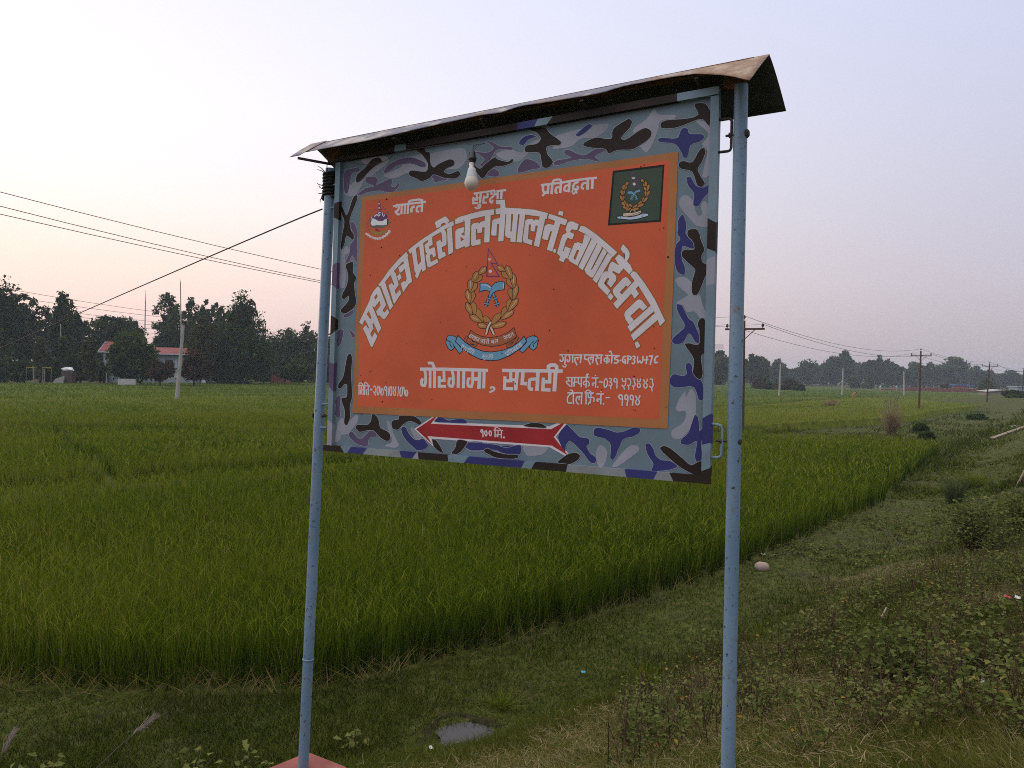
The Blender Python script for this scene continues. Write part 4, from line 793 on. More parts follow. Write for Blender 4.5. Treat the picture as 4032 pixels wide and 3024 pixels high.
for q in ([(715, 685), (755, 770), (788, 872)], [(672, 720), (650, 790), (620, 872)]):
    e.stroke(zp('J', q), 11, .0148, 0); e.stroke(zp('J', q), 6, .0149, 3)
for q in ([(636, 752), (692, 772)], [(724, 775), (778, 750)], [(600, 830), (662, 842)], [(742, 848), (806, 828)]):
    e.stroke(zp('J', q), 10, .01492, 0); e.stroke(zp('J', q), 5, .01495, 3)
for q, hl in (([(545, 555), (640, 555), (690, 590), (712, 625), (690, 660), (610, 642), (535, 665), (548, 610)], [(560, 575), (635, 575), (690, 615)]), ([(880, 540), (820, 528), (755, 545), (715, 590), (690, 640), (662, 745), (680, 750), (712, 685), (785, 645), (872, 636)], [(865, 555), (865, 620)])):
    e.stroke(zp('J', q), 4.8, .0150, 0, closed=True); e.poly(zp('J', q), .01503, 3); e.stroke(zp('J', hl), 3, .01508, 6)
# upper ribbon
for q in ([(365, 1290), (330, 1335), (350, 1400), (430, 1430), (485, 1410), (478, 1378), (425, 1385), (415, 1350)], [(1060, 1290), (1048, 1335), (990, 1415), (940, 1432), (915, 1405), (935, 1375), (1000, 1345)]):
    e.stroke(zp('J', smooth_open(q)), 12, .0133, 0); e.stroke(zp('J', smooth_open(q)), 8.5, .01335, 5)
q = [(410, 1208), (460, 1245), (560, 1290), (680, 1310), (820, 1285), (940, 1230), (1008, 1172), (1030, 1240), (1050, 1290), (950, 1360), (820, 1410), (690, 1425), (560, 1400), (450, 1350), (370, 1290), (395, 1260)]
e.stroke(zp('J', q), 4.6, .0140, 0, closed=True); e.poly(zp('J', q), .01405, 5)
script_line(e, 'J', [(405, 1252), (470, 1290), (540, 1318)], 52, ['sa', 'sha', 'aa', 'stra'], 2.0, .0142, 6)
script_line(e, 'J', [(550, 1322), (610, 1335), (670, 1342)], 52, ['pra', 'ha', 'ree'], 2.0, .0142, 6)
script_line(e, 'J', [(690, 1342), (740, 1338), (790, 1330)], 52, ['ba', 'la'], 2.0, .0142, 6)
script_line(e, 'J', [(858, 1300), (930, 1270), (995, 1232)], 52, ['ne', 'pa', 'aa', 'la'], 2.0, .0142, 6)
# lower ribbon
for q in ([(80, 1330), (90, 1290), (140, 1275), (200, 1300), (225, 1340), (205, 1370), (300, 1480), (255, 1522), (170, 1400), (130, 1350)], [(75, 1340), (120, 1345), (160, 1390), (178, 1445), (140, 1480), (100, 1450), (72, 1390)],
          [(1345, 1340), (1330, 1300), (1270, 1285), (1200, 1310), (1175, 1350), (1190, 1375), (1095, 1480), (1130, 1512), (1210, 1430), (1270, 1360)], [(1345, 1350), (1300, 1355), (1250, 1390), (1230, 1445), (1280, 1475), (1320, 1440)]):
    e.stroke(zp('J', q), 5.6, .0133, 0, closed=True); e.poly(zp('J', q), .01335, 3)
for q in ([(85, 1345), (125, 1365), (125, 1410), (150, 1440)], [(1335, 1355), (1275, 1400), (1290, 1440)]): e.stroke(zp('J', q), 3, .0134, 0)
q = [(235, 1285), (330, 1375), (450, 1450), (580, 1500), (700, 1510), (850, 1490), (1000, 1430), (1100, 1355), (1150, 1295), (1182, 1355), (1100, 1450), (960, 1545), (800, 1610), (680, 1620), (540, 1600), (400, 1530), (290, 1440), (205, 1360)]
e.stroke(zp('J', q), 6.2, .0136, 0, closed=True); e.poly(zp('J', q), .01365, 3)
script_line(e, 'J', [(295, 1400), (370, 1455), (465, 1495)], 58, ['sha', 'aa', 'nti'], 2.2, .0138, 6)
script_line(e, 'J', [(572, 1545), (650, 1548), (718, 1540)], 50, ['su', 'ra', 'ksha', 'aa'], 2.2, .0138, 6)
script_line(e, 'J', [(882, 1520), (1000, 1455), (1105, 1375)], 55, ['pra', 'ti', 'va', 'ddha', 'taa'], 2.2, .0138, 6)
emb = e.mb.build('emblem', EM, panel); emb['label'] = 'large emblem of wreath, crossed knives, flag and ribbons at the centre'

e = Coat()
e.poly([(2415.3, 674.5), (2618.2, 649.4), (2604.1, 874.3), (2395.7, 889.2)], .0130, 0)
e.poly([(2422.5, 682), (2611, 659.5), (2597.5, 867), (2404.5, 881.5)], .0133, 6)
e.stroke(zp('L', [(712, 232), (890, 458), (785, 448), (897, 620), (688, 632)]), 4.6, .0136, 4, closed=True)
e.poly(zp('L', [(762 + (44 if i % 2 else 30) * math.cos(i * math.pi / 10), 550 + (44 if i % 2 else 30) * math.sin(i * math.pi / 10)) for i in range(20)]), .0137, 8)
e.stroke(zp('L', [(708, 372), (712, 405), (742, 420), (772, 408), (780, 372)]), 2.8, .0137, 8); e.stroke(zp('L', [(742, 375), (742, 405)]), 2.6, .01375, 8)
LV = [((620, 1060), (720, 1110), 0), ((545, 1205), (690, 1150), 0), ((550, 1020), (625, 1140), 0), ((470, 1110), (610, 1165), 0), ((510, 955), (540, 1100), 0), ((445, 1000), (535, 1095), 0), ((500, 840), (468, 975), 0), ((415, 830), (468, 975), 0), ((522, 705), (460, 840), 0), ((440, 690), (458, 835), 0), ((575, 600), (480, 705), 0), ((515, 560), (475, 700), 0), ((612, 492), (545, 590), 0),
      ((850, 1055), (680, 1230), 0), ((890, 1150), (690, 1210), 0), ((950, 975), (845, 1110), 0), ((1010, 1045), (830, 1130), 0), ((1015, 885), (975, 1010), 0), ((1100, 880), (985, 1010), 0), ((1040, 720), (1068, 870), 0), ((1145, 715), (1075, 865), 0), ((1010, 625), (1080, 725), 0), ((1132, 558), (1092, 720), 0), ((985, 540), (1060, 618), 0), ((1045, 475), (1068, 610), 0), ((938, 430), (1000, 505), 0)]
wreath(e, 'L', LV, 66, 4.4, .0135, False)
for q in ([(775, 1200), (785, 1250)], [(700, 1190), (660, 1262)]): e.stroke(zp('L', q), 4, .0156, 0); e.stroke(zp('L', q), 2.4, .0157, 2)
for q in ([(600, 740), (690, 730), (755, 772), (740, 800), (680, 790), (598, 800)], [(745, 792), (800, 720), (912, 688), (912, 745), (820, 760), (770, 802)]): e.poly(zp('L', q), .0138, 3)
for q in ([(755, 790), (715, 870), (688, 955)], [(768, 795), (800, 860), (832, 935)], [(690, 850), (745, 880)], [(780, 880), (825, 855)], [(660, 915), (718, 940)], [(795, 940), (850, 910)]): e.stroke(zp('L', q), 4.4, .0139, 3)
q = [(480, 1295), (560, 1275), (700, 1280), (830, 1250), (930, 1215), (940, 1265), (860, 1310), (800, 1330), (700, 1345), (580, 1360), (490, 1365)]
e.stroke(zp('L', q), 4.6, .0140, 0, closed=True); e.poly(zp('L', q), .01403, 2); e.stroke(zp('L', [(490, 1325), (690, 1330), (925, 1255)]), 2, .01407, 0)
q = [(335, 1372), (430, 1358), (600, 1390), (800, 1360), (990, 1290), (1115, 1300), (1110, 1345), (1060, 1360), (950, 1392), (800, 1428), (650, 1442), (430, 1420), (350, 1412)]
e.stroke(zp('L', q), 5, .0142, 0, closed=True); e.poly(zp('L', q), .01423, 7); e.stroke(zp('L', [(430, 1362), (400, 1405)]), 2, .0143, 0); e.stroke(zp('L', [(1000, 1300), (950, 1380)]), 2, .0143, 0)
script_line(e, 'L', [(440, 1378), (560, 1395), (660, 1398)], 30, ['sha', 'aa', 'nti'], 1.2, .0144, 8)
script_line(e, 'L', [(690, 1392), (760, 1382), (820, 1370)], 30, ['su', 'ra', 'ksha', 'aa'], 1.2, .0144, 8)
script_line(e, 'L', [(830, 1366), (900, 1345), (985, 1312)], 30, ['pra', 'ti', 'va', 'ddha', 'taa'], 1.2, .0144, 8)
emb = e.mb.build('emblem', [P_BLACK, P_OCHRE, P_CREAM, P_SKY, P_FLAGV, P_RIBB, P_GREEN, P_PALEBLUE, P_WHITE], panel); emb['label'] = 'small wreath emblem on a dark green square'

e = Coat()
for x_, y_ in [(520, 800), (450, 870), (390, 960), (340, 1075), (320, 1160), (325, 1240), (350, 1310), (710, 760), (765, 800), (810, 870), (855, 915), (885, 1010), (900, 1135), (860, 1240)]:
    e.poly(zp('K', [(x_ + r * math.cos(a), y_ + r * math.sin(a)) for a, r in zip(np.linspace(0, 6.28, 8, endpoint=False), [24, 14, 26, 15, 24, 14, 26, 15])]), .0130, 1)
e.poly(zp('K', [(608, 565), (578, 822), (690, 812), (640, 742), (662, 712)]), .0131, 3); e.stroke(zp('K', [(608, 575), (585, 815), (682, 808), (636, 742), (655, 712)]), 1.6, .01315, 0, closed=True)
for y_, r in ((660, 17), (765, 20)): e.poly(zp('K', [(614 + r * math.cos(a), y_ + r * math.sin(a)) for a in np.linspace(0, 6.28, 10, endpoint=False)]), .0132, 2)
e.poly(zp('K', [(372, 1090), (400, 1020), (850, 1040), (860, 1110), (850, 1190), (720, 1255), (540, 1275), (385, 1230)]), .0131, 1)
e.poly(zp('K', [(405, 975), (440, 990), (500, 950), (560, 885), (620, 828), (700, 870), (760, 918), (820, 928), (832, 1020), (720, 1095), (560, 1075), (430, 1020)]), .0132, 0)
for wd, q in [(24, [(490, 985), (550, 930), (600, 965), (640, 920)]), (22, [(595, 915), (610, 875), (650, 885)]), (22, [(690, 880), (705, 955)]), (22, [(720, 985), (752, 930)]), (14, [(420, 985), (430, 1030)])]: e.stroke(zp('K', q), wd / 6.38, .0133, 2)
e.poly(zp('K', [(430, 1030), (480, 1030), (590, 1090), (700, 1095), (760, 1050), (828, 1032), (820, 1180), (700, 1200), (560, 1195), (450, 1212), (402, 1170)]), .01335, 2)
e.stroke(zp('K', [(825, 1040), (822, 1180)]), 4, .0134, 4)
e.poly(zp('K', [(335, 1305), (430, 1330), (520, 1365), (640, 1360), (740, 1320), (828, 1298), (770, 1400), (620, 1458), (450, 1425)]), .0131, 5)
e.stroke(zp('K', [(520, 1300), (560, 1325), (640, 1345)]), 8, .0133, 3); e.stroke(zp('K', [(540, 1300), (640, 1305), (740, 1275)]), 6, .0133, 6)
script_line(e, 'K', [(285, 1385), (360, 1440), (450, 1490), (560, 1520), (680, 1500), (780, 1430), (880, 1325)], 50, ['ba', 'ne', 'la', 'aa', 'sha', 'ra', 'pa', 'va', 'stra', 'ra', 'la', 'ti', 'ba', 'ree', 'sa', 'ree'], 1.9, .0132, 2)
emb = e.mb.build('emblem', [P_FLAGV, P_GREY, P_SNOW, paint('emblem_flag_red', (.32, .05, .07), .5, .1, 8, 0), P_BLACK, paint('emblem_gold', (.34, .22, .06), .5, .15, 12, .1), P_ORANGE], panel); emb['label'] = 'small round mountain emblem at upper left'
# ---- frame rails
P_RAIL = paint('frame_pale_blue_paint', (.175, .25, .31), .45, .15, 5, .5, (.12, .07, .04))
P_RUSTY = paint('frame_rust_streaks', (.24, .26, .28), .7, .2, 6, .9, (.17, .08, .04))
RM = [P_RAIL, P_LIGHT, P_BLUE, P_NAVY_FLARE, P_DARK, P_RUSTY]
def rail(a, b, cuts, wdt=.034, dep=.034):
    """square tube from a to b (local), painted in the camouflage bands given as (fraction, paint)"""
    mb = MB(); a = np.array(a, float); b = np.array(b, float); f0 = 0
    ax = b - a; ln_ = np.linalg.norm(ax); ax = ax / ln_; up_ = np.array([0, 0, 1.0]) if abs(ax[2]) < .5 else np.array([1.0, 0, 0]); sl0 = (0, 0)
    for f1, m in cuts:      # the colour bands end on slanting brush edges
        sl1 = (random.uniform(-.9, .9), random.uniform(-.5, .5)) if f1 < 1 else (0, 0); V = []
        for f, s_ in ((f0, sl0), (f1, sl1)):
            for cu_, cy in ((-1, -1), (1, -1), (1, 1), (-1, 1)):
                V.append(a + ax * (ln_ * f + s_[0] * cu_ * wdt / 2 + s_[1] * cy * dep / 2) + up_ * cu_ * wdt / 2 + np.array([0, 1.0, 0]) * cy * dep / 2)
        fl = [(0, 1, 5, 4), (1, 2, 6, 5), (2, 3, 7, 6), (3, 0, 4, 7)] + ([(3, 2, 1, 0)] if f0 == 0 else []) + ([(4, 5, 6, 7)] if f1 >= 1 else [])
        if np.cross(ax, up_)[1] > 0: fl = [q[::-1] for q in fl]
        mb.add(V, fl, m); f0 = f1; sl0 = sl1
    return mb.build('frame_rail', RM, sign)
ub = lambda k, x_: uv(*zp(k, [(x_, 1270 if k != 'AA' else 600)])[0])[0]
u0, u1 = -1.116, 1.10
fr = lambda u_: min(1, max(0, (u_ - u0) / (u1 - u0)))
cuts = [(fr(ub('AA', x_)), m) for x_, m in ((235, 4), (330, 0), (540, 2), (1070, 5), (1290, 2), (1320, 1), (1760, 4), (2010, 0))]
cuts += [(fr(ub('F', x_)), m) for x_, m in ((270, 2), (360, 0), (640, 4), (1150, 5), (1400, 2), (1560, 5), (1880, 4))]; cuts[-1] = (1, 4)
rail((u0, -.012, ZB - .817), (u1, -.012, ZB - .817), cuts)
lv = lambda k, y_: (uv(*zp(k, [(400 if k == 'C' else 150, y_)])[0])[1] - ZB + .80) / 1.62
rail((-1.072, -.010, ZB - .80), (-1.072, -.010, ZB + .82), [(.08, 1), (.2, 0), (.295, 3), (.40, 0), (.45, 4), (.56, 0), (.64, 3), (.80, 0), (.86, 4), (1, 0)], .036)
rail((1.084, -.010, ZB - .80), (1.084, -.010, ZB + .82), [(.02, 4), (.08, 0), (.155, 2), (.50, 0), (.57, 1), (.59, 0), (.675, 4), (1, 0)], .036)
rail((-1.10, -.012, ZB + .842), (1.10, -.012, ZB + .842), [(.2, 4), (.24, 0), (.55, 4), (.60, 2), (.63, 0), (.92, 4), (1, 0)])  # top rail: dark camouflage, with the roof's shade put into extra dark bands

# ---- posts
P_POST, t, p = newmat('post_blue_enamel')
a1 = noise(t, 3, 4); a2 = noise(t, 42, 5, rough=.7); a3 = noise(t, 6, 8, rough=.75)
base = cramp(t, a1, [(.3, (.125, .21, .32)), (.7, (.19, .285, .40))])
base = mixc(t, cramp(t, a2, [(.60, 0.0), (.64, .9)]), base, (.035, .03, .03))
base = mixc(t, cramp(t, a3, [(.56, 0.0), (.68, .8)]), base, (.15, .115, .095))
t.links.new(base, p.inputs['Base Color']); p.inputs['Roughness'].default_value = .42; bump(t, p, a2, .35, .003)
m_rust = paint('rusted_iron', (.17, .075, .035), .85, .4, 14, .5, (.05, .03, .02), .6)
m_iron = paint('dark_iron', (.05, .04, .038), .6, .3, 14, .3, (.12, .06, .03), .4)
def post(top, bot, r, weld):
    mb = MB(); top = np.array(top); bot = np.array(bot); k = 9
    mb.tube([bot + (top - bot) * i / k for i in range(k + 1)], r, 28)
    o = mb.build('post', P_POST, sign, smooth=True)
    if weld:
        w = MB(); c = bot + (top - bot) * weld; d = (top - bot) / np.linalg.norm(top - bot)
        w.tube([c - d * .006, c - d * .003, c + d * .003, c + d * .006], [r + .0005, r + .003, r + .0035, r + .0005], 24, 0, False)
        wo_ = w.build('weld_bead', P_POST, o, smooth=True)
    return o
RP = .0302
lp = post((-1.1515, 0, ZB + .80), (-1.2225, 0, ZB - 2.70), RP, .185)
rp = post((1.187, 0, ZB + .855), (1.205, 0, ZB - 2.75), .0288, None)
lp['label'] = 'left blue pipe post'; rp['label'] = 'right blue pipe post'

# ---- brackets with bolts
def bracket(k, pts, nut, head, ax, mat):
    mb = MB(); loc = [np.array((*(lambda q: (q[0], -.012, q[1]))(uv(*q)),)) for q in zp(k, pts)]
    mb.tube(loc, .0062, 8); o = mb.build('bracket', mat, sign, smooth=True)
    b = MB(); n_ = uv(*zp(k, [nut])[0]); h_ = uv(*zp(k, [head])[0])
    s_ = 1 if h_[0] > n_[0] else -1
    zc = (n_[1] + h_[1]) / 2
    b.tube([(n_[0] - s_ * .004, -.012, zc), (h_[0], -.004, zc)], .0052, 8)
    b.tube([(n_[0] + s_ * .010, -.012, zc), (n_[0] + s_ * .022, -.012, zc)], .0115, 6)
    b.tube([(h_[0] - s_ * .010, -.003, zc), (h_[0] - s_ * .003, -.003, zc), (h_[0] + s_ * .004, -.003, zc)], [.019, .019, .012], 10)
    b.build('bolt', m_iron, o)
ZOOM['BR'] = (2780, 200, 3.95); ZOOM['BL'] = (1200, 560, 5.528); ZOOM['BK'] = (1220, 1540, 6.38)
bracket('BR', [(215, 1085), (370, 1068), (402, 1085), (412, 1110), (402, 1520), (385, 1560), (350, 1575), (205, 1592)], (330, 1335), (660, 1290), 0, m_iron)
bracket('BL', [(715, 940), (610, 938), (580, 955), (572, 985), (558, 1390), (570, 1425), (610, 1440), (715, 1425)], (680, 1190), (408, 1200), 0, P_RAIL)
bracket('BK', [(500, 320), (370, 325), (335, 345), (325, 380), (292, 860), (300, 900), (335, 918), (460, 915)], (440, 610), (112, 615), 0, P_RAIL)
bracket('F', [(1875, 815), (1940, 822), (1975, 835), (1985, 860), (1978, 1070), (1970, 1098), (1945, 1108), (1870, 1105)], (1935, 965), (2135, 970), 0, P_RAIL)

# ---- tin roof
m_roof, t, p = newmat('roof_painted_tin')
a1 = noise(t, 2.3, 6, rough=.7); a2 = noise(t, 16, 8, rough=.75); a3 = noise(t, 3.1, 3)
base = cramp(t, a3, [(.40, (.34, .31, .30)), (.45, (.13, .125, .19)), (.55, (.14, .14, .20)), (.60, (.36, .33, .33))])
rust = cramp(t, a2, [(.3, (.12, .052, .026)), (.5, (.23, .125, .07)), (.7, (.42, .33, .25))])
tcx = t.nodes.new('ShaderNodeTexCoord'); spx = t.nodes.new('ShaderNodeSeparateXYZ'); t.links.new(tcx.outputs['Object'], spx.inputs[0])
rx = t.nodes.new('ShaderNodeMapRange'); t.links.new(spx.outputs[0], rx.inputs[0]); rx.inputs[1].default_value = .75; rx.inputs[2].default_value = 1.3; rx.inputs[3].default_value = 0; rx.inputs[4].default_value = .35
ad2 = t.nodes.new('ShaderNodeMath'); ad2.operation = 'ADD'; t.links.new(rx.outputs[0], ad2.inputs[0]); t.links.new(a1, ad2.inputs[1])
base = mixc(t, cramp(t, ad2.outputs[0], [(.52, 0.0), (.64, 1.0)]), base, rust)
t.links.new(base, p.inputs['Base Color']); p.inputs['Roughness'].default_value = .65; bump(t, p, a2, .5, .004)
m_under = paint('roof_underside_dark_tin', (.055, .055, .06), .7, .3, 8, .5, (.09, .05, .03), .3)
EAVE = [(1286, 586), (1420, 562), (1548, 534), (1640, 512), (1740, 490), (1891, 457), (1970, 447), (2050, 421), (2165, 404), (2288.7, 383.7), (2370, 370), (2447.8, 344), (2560, 323), (2640, 308), (2741, 294), (2845, 299), (2900, 308), (2950, 321.6)]
EV = [uvs(*q) for q in EAVE]
def eave_w(u_):
    us = [q[0] for q in EV]; return float(np.interp(u_, us, [q[1] for q in EV]))
def roof_sheet(u0_, u1_, side, lift, n=70, m=8, wl=None):
    P = np.zeros((n, m, 3))
    for i in range(n):
        u_ = u0_ + (u1_ - u0_) * i / (n - 1)
        for j in range(m):
            f = j / (m - 1)
            if side > 0:
                w_ = (eave_w(u_) if wl is None else wl) * f; v_ = .966 - .70 * w_ + .003 * math.sin(f * math.pi) + lift
            else:
                w_ = -.285 * f; v_ = .966 - .14 * f ** 1.15 + .004 * math.sin(f * math.pi) + lift
            uu = u_ + (.02 * f if side < 0 and i == n - 1 else 0)
            if wl is not None: uu = u_ + .05 * f * (1 - i / (n - 1))
            P[i, j] = (uu, -w_, v_ + ZB)
    if side < 0: P = P[:, ::-1]
    o = grid_mesh('roof_sheet', P, m_roof, sign); o.data.materials.append(m_under)
    sl = o.modifiers.new('thickness', 'SOLIDIFY'); sl.thickness = .003; sl.offset = -1 if side > 0 else 1
    sl.material_offset = 1
    return o
useam = uv(1387, 534)[0]
roof_sheet(-1.215, 1.299, 1, 0).data.name = 'roof_front'
roof_sheet(-1.312, -1.19, 1, .006, 10, 8, .21)
roof_sheet(-1.312, 1.299, -1, -.004)
mb = MB()
for px_, py_ in ((1548, 534), (1891, 457), (2288.7, 383.7), (2741, 294)):
    q = uvs(px_, py_)
    mb = MB(); mb.bar((q[0], -q[1] + .004, q[2] - .012), (q[0], -.02, ZB + .862), .014, .006); mb.build('roof_brace', m_iron, sign)
    mb = MB(); mb.bar((q[0], .28, ZB + .815), (q[0], .02, ZB + .862), .014, .006); mb.build('roof_brace', m_iron, sign)
mb = MB(); mb.bar((-1.22, -.19, ZB + .818), (-1.14, -.0, ZB + .825), .012); mb.build('roof_brace', m_iron, sign)
mb = MB()
for s_, u_ in ((1, 1.187), (-1, -1.150)):
    mb.add([(u_ - s_ * .075, -.006, ZB + .855), (u_ + s_ * .02, -.006, ZB + .83), (u_ + s_ * .02, -.006, ZB + .945), (u_ - s_ * .075, -.006, ZB + .945), (u_ - s_ * .075, .006, ZB + .855), (u_ + s_ * .02, .006, ZB + .83), (u_ + s_ * .02, .006, ZB + .945), (u_ - s_ * .075, .006, ZB + .945)], [(0, 1, 2, 3), (7, 6, 5, 4), (0, 4, 5, 1), (1, 5, 6, 2), (2, 6, 7, 3), (3, 7, 4, 0)])
mb.bar((-1.25, 0, ZB + .945), (1.24, 0, ZB + .945), .03, .03); mb.build('ridge_bar', m_rust, sign)
# black tape and cord wound round the head of the left post
mb = MB(); prof = []; z_ = ZB + .635
pl = lambda z: -1.1515 - .071 * (ZB + .80 - z) / 3.5
ang_ = 0; pts = []; rad = []
while z_ < ZB + .775:
    pts.append((pl(z_) + (RP + .006) * math.cos(ang_), (RP + .006) * math.sin(ang_), z_)); rad.append(.0075 + .004 * random.random()); ang_ += .45; z_ += .0011 + .0006 * random.random()
mb.tube(pts, rad, 6); mb.build('tape_wrap', paint('black_tape', (.016, .015, .016), .6, .3, 30, .3, (.05, .04, .03), .5), sign, smooth=True)
for a, b, c in [((-.01, -.02, .765), (-.04, -.03, .80), (-.075, -.03, .82)), ((-.02, -.01, .77), (-.05, -.02, .79), (-.085, -.02, .803)), ((0, -.03, .77), (.005, -.035, .81), (.02, -.04, .84)), ((-.03, -.03, .70), (-.05, -.04, .705), (-.062, -.045, .715)), ((-.03, -.02, .66), (-.05, -.03, .655), (-.066, -.03, .66)), ((-.03, -.03, .68), (-.05, -.03, .69), (-.05, -.04, .70)), ((-.03, -.02, .64), (-.045, -.03, .62), (-.04, -.035, .60))]:
    mb = MB(); mb.tube([(-1.153 + q[0], q[1], ZB + q[2]) for q in (a, b, c)], [.003, .0025, .0015], 5)
    mb.build('loose_cord', m_iron, sign)

# ---- concrete footing
m_foot = paint('footing_red_oxide', (.25, .078, .070), .8, .2, 6, .45, (.25, .16, .13), .6)
zt = sb[2] - .07
cr_ = gp(1216, 2953, zt); lf = gp(1043, 3022, zt); rt = gp(1339, 3001, zt)
d1 = (lf - cr_) / np.linalg.norm(lf - cr_); d2 = (rt - cr_) / np.linalg.norm(rt - cr_)
mb = MB(); L1, L2 = .52, .34
tp = [cr_, cr_ + d1 * L1, cr_ + d1 * L1 + d2 * L2, cr_ + d2 * L2]
lo = [q + np.array([0, 0, -.55]) for q in tp]
mb.add([tuple(sign.matrix_world.inverted() @ Vector(q)) for q in tp + lo], [(0, 1, 2, 3), (7, 6, 5, 4), (0, 4, 5, 1), (1, 5, 6, 2), (2, 6, 7, 3), (3, 7, 4, 0)])
fo = mb.build('footing', m_foot, sign); b_ = fo.modifiers.new('bevel', 'BEVEL'); b_.width = .03; b_.segments = 3

# ------------------------------------------------------------------ bulb hanging from the roof
bulb = empty('light_bulb'); wq = .11
bu, bv = uv(1856.7, 721.9, wq)
bulb.matrix_world = sign.matrix_world @ Matrix.Translation((bu, -wq, bv))
tag(bulb, 'unlit white bulb hanging by its cord under the tin roof of the sign', 'light bulb')
k_ = .0362 / 245
def lz(y_): return (1260 - y_) * k_
def lathe(name, prof, mat, parent=bulb):
    mb = MB(); mb.lathe([(r * k_, lz(y_)) for r, y_ in prof], n=28); return mb.build(name, mat, parent, smooth=True)
m_bake, t, p = newmat('bakelite_black'); p.inputs['Base Color'].default_value = (.015, .014, .015, 1); p.inputs['Roughness'].default_value = .3
m_tinm, t, p = newmat('bulb_cap_metal'); p.inputs['Base Color'].default_value = (.6, .52, .48, 1); p.inputs['Metallic'].default_value = 1; p.inputs['Roughness'].default_value = .35
m_bod = paint('bulb_body_white', (.62, .66, .68), .35, .04, 6, .1); m_dif = paint('bulb_diffuser', (.66, .58, .54), .3, .04, 5, .05)
lathe('holder', [(0, 570), (100, 570), (118, 555), (122, 500), (135, 480), (150, 440), (140, 395), (108, 350), (106, 215), (92, 195), (0, 190)], m_bake)
lathe('metal_cap', [(0, 755), (98, 755), (100, 680), (94, 660), (100, 640), (92, 560), (0, 560)], m_tinm)
lathe('body', [(0, 1065), (188, 1058), (170, 960), (148, 860), (136, 790), (118, 755), (98, 742), (0, 740)], m_bod)
lathe('diffuser', [(0, 1505), (60, 1498), (125, 1470), (180, 1425), (222, 1360), (243, 1290), (245, 1250), (232, 1170), (205, 1095), (189, 1060), (0, 1058)], m_dif)
mb = MB()
for dx in (-60, 20, 110):
    mb.tube([(0, 0, lz(195)), (dx * .3 * k_, .004, lz(120)), (dx * k_ * 1.6, .03, lz(-90)), (dx * k_ * 2, .06, lz(-190))], .0014, 5)
mb.build('cord', m_bake, bulb)
# thin wire drooping under the roof from the left post to the bulb
ZOOM['Aw'] = ZOOM['A']
mb = MB(); pts = []
for q in [(470, 1075), (560, 1095), (700, 1105), (820, 1065), (930, 985), (1100, 960), (1300, 930), (1500, 905), (1560, 930)]:
    u_, v_ = uv(*zp('A', [q])[0], .10); pts.append(tuple(sign.matrix_world @ Vector((u_, -.10, v_))))
mb.tube(pts, .0016, 5); tag(mb.build('bulb_wire', m_iron), 'thin wire drooping under the roof towards the hanging bulb', 'wire')
# ------------------------------------------------------------------ trees
m_bark = paint('tree_bark', (.085, .065, .05), .9, .3, 4, .3, (.04, .03, .025), .6)
TREE_M = {'dark': leafmat('foliage_dark', [(0, (.012, .026, .007)), (.5, (.036, .064, .016)), (1, (.080, .112, .028))], .2),
          'mid': leafmat('foliage_mid', [(0, (.016, .032, .008)), (.5, (.048, .076, .019)), (1, (.098, .128, .032))], .25),
          'yellow': leafmat('foliage_yellow_green', [(0, (.025, .030, .010)), (.5, (.060, .066, .018)), (1, (.11, .11, .03))], .25),
          'lime': leafmat('foliage_fresh_green', [(0, (.018, .034, .008)), (.5, (.045, .075, .014)), (1, (.09, .125, .025))], .25),
          'red': leafmat('foliage_red_tipped', [(0, (.016, .018, .010)), (.5, (.045, .034, .018)), (.8, (.10, .042, .024)), (1, (.15, .05, .03))], .2),
          'dry': leafmat('foliage_brownish', [(0, (.028, .024, .014)), (.5, (.070, .056, .032)), (1, (.11, .09, .05))], .2)}
def crown_quads(c, ext, style, n, ls, ncl):
    """leaf faces gathered in clumps through the crown's volume"""
    c = np.array(c, float); ext = np.array(ext, float)
    v = RNG.normal(0, 1, (ncl, 3)); v /= np.linalg.norm(v, axis=1, keepdims=True)
    r = RNG.random((ncl, 1)) ** (.45 if style != 'airy' else .55)
    cc = v * r
    if style == 'umbrella': cc[:, 2] = np.abs(cc[:, 2]) * .9 - .3 * (1 - r[:, 0]) ; cc[:, 2] = np.where(RNG.random(ncl) < .3, cc[:, 2] * .3 - .35, cc[:, 2])
    if style == 'column': cc[:, :2] *= (1 - .45 * np.clip(cc[:, 2:3], -1, 1)) * .8
    if style == 'cone': cc[:, :2] *= np.clip(.62 - .55 * cc[:, 2:3], .12, 1)
    if style == 'dome': cc[:, 2] = np.abs(cc[:, 2]) * 1.75 - .8; cc[:, :2] *= np.clip(1.12 - .62 * np.clip(cc[:, 2:3] + .1, 0, 1), .3, 1)
    if style == 'bush': cc[:, 2] = np.abs(cc[:, 2]) * 1.6 - .7
    cr_ = {'airy': .27, 'umbrella': .27, 'column': .36, 'bush': .36, 'cone': .27}.get(style, .32)
    sz = RNG.uniform(.6, 1.35, ncl); k = RNG.integers(0, ncl, n)
    off = np.clip(RNG.normal(0, 1, (n, 3)), -1.7, 1.7) * cr_ * .5 * sz[k][:, None]
    if style in ('umbrella', 'airy'): off[:, 2] *= .55
    p = c + (cc[k] + off) * ext
    a = RNG.normal(0, 1, (n, 3)); a /= np.linalg.norm(a, axis=1, keepdims=True); b = np.cross(a, RNG.normal(0, 1, (n, 3))); b /= np.linalg.norm(b, axis=1, keepdims=True)
    l = (ls * RNG.uniform(.5, 1.3, n))[:, None]; w_ = l * RNG.uniform(.3, .55, n)[:, None]
    q = np.stack([p - a * l, p + b * w_, p + a * l, p - b * w_], 1)
    tone = RNG.uniform(.2, .8, ncl)[k] + RNG.normal(0, .13, n)
    return q, np.clip(tone, 0, 1), c + cc * ext
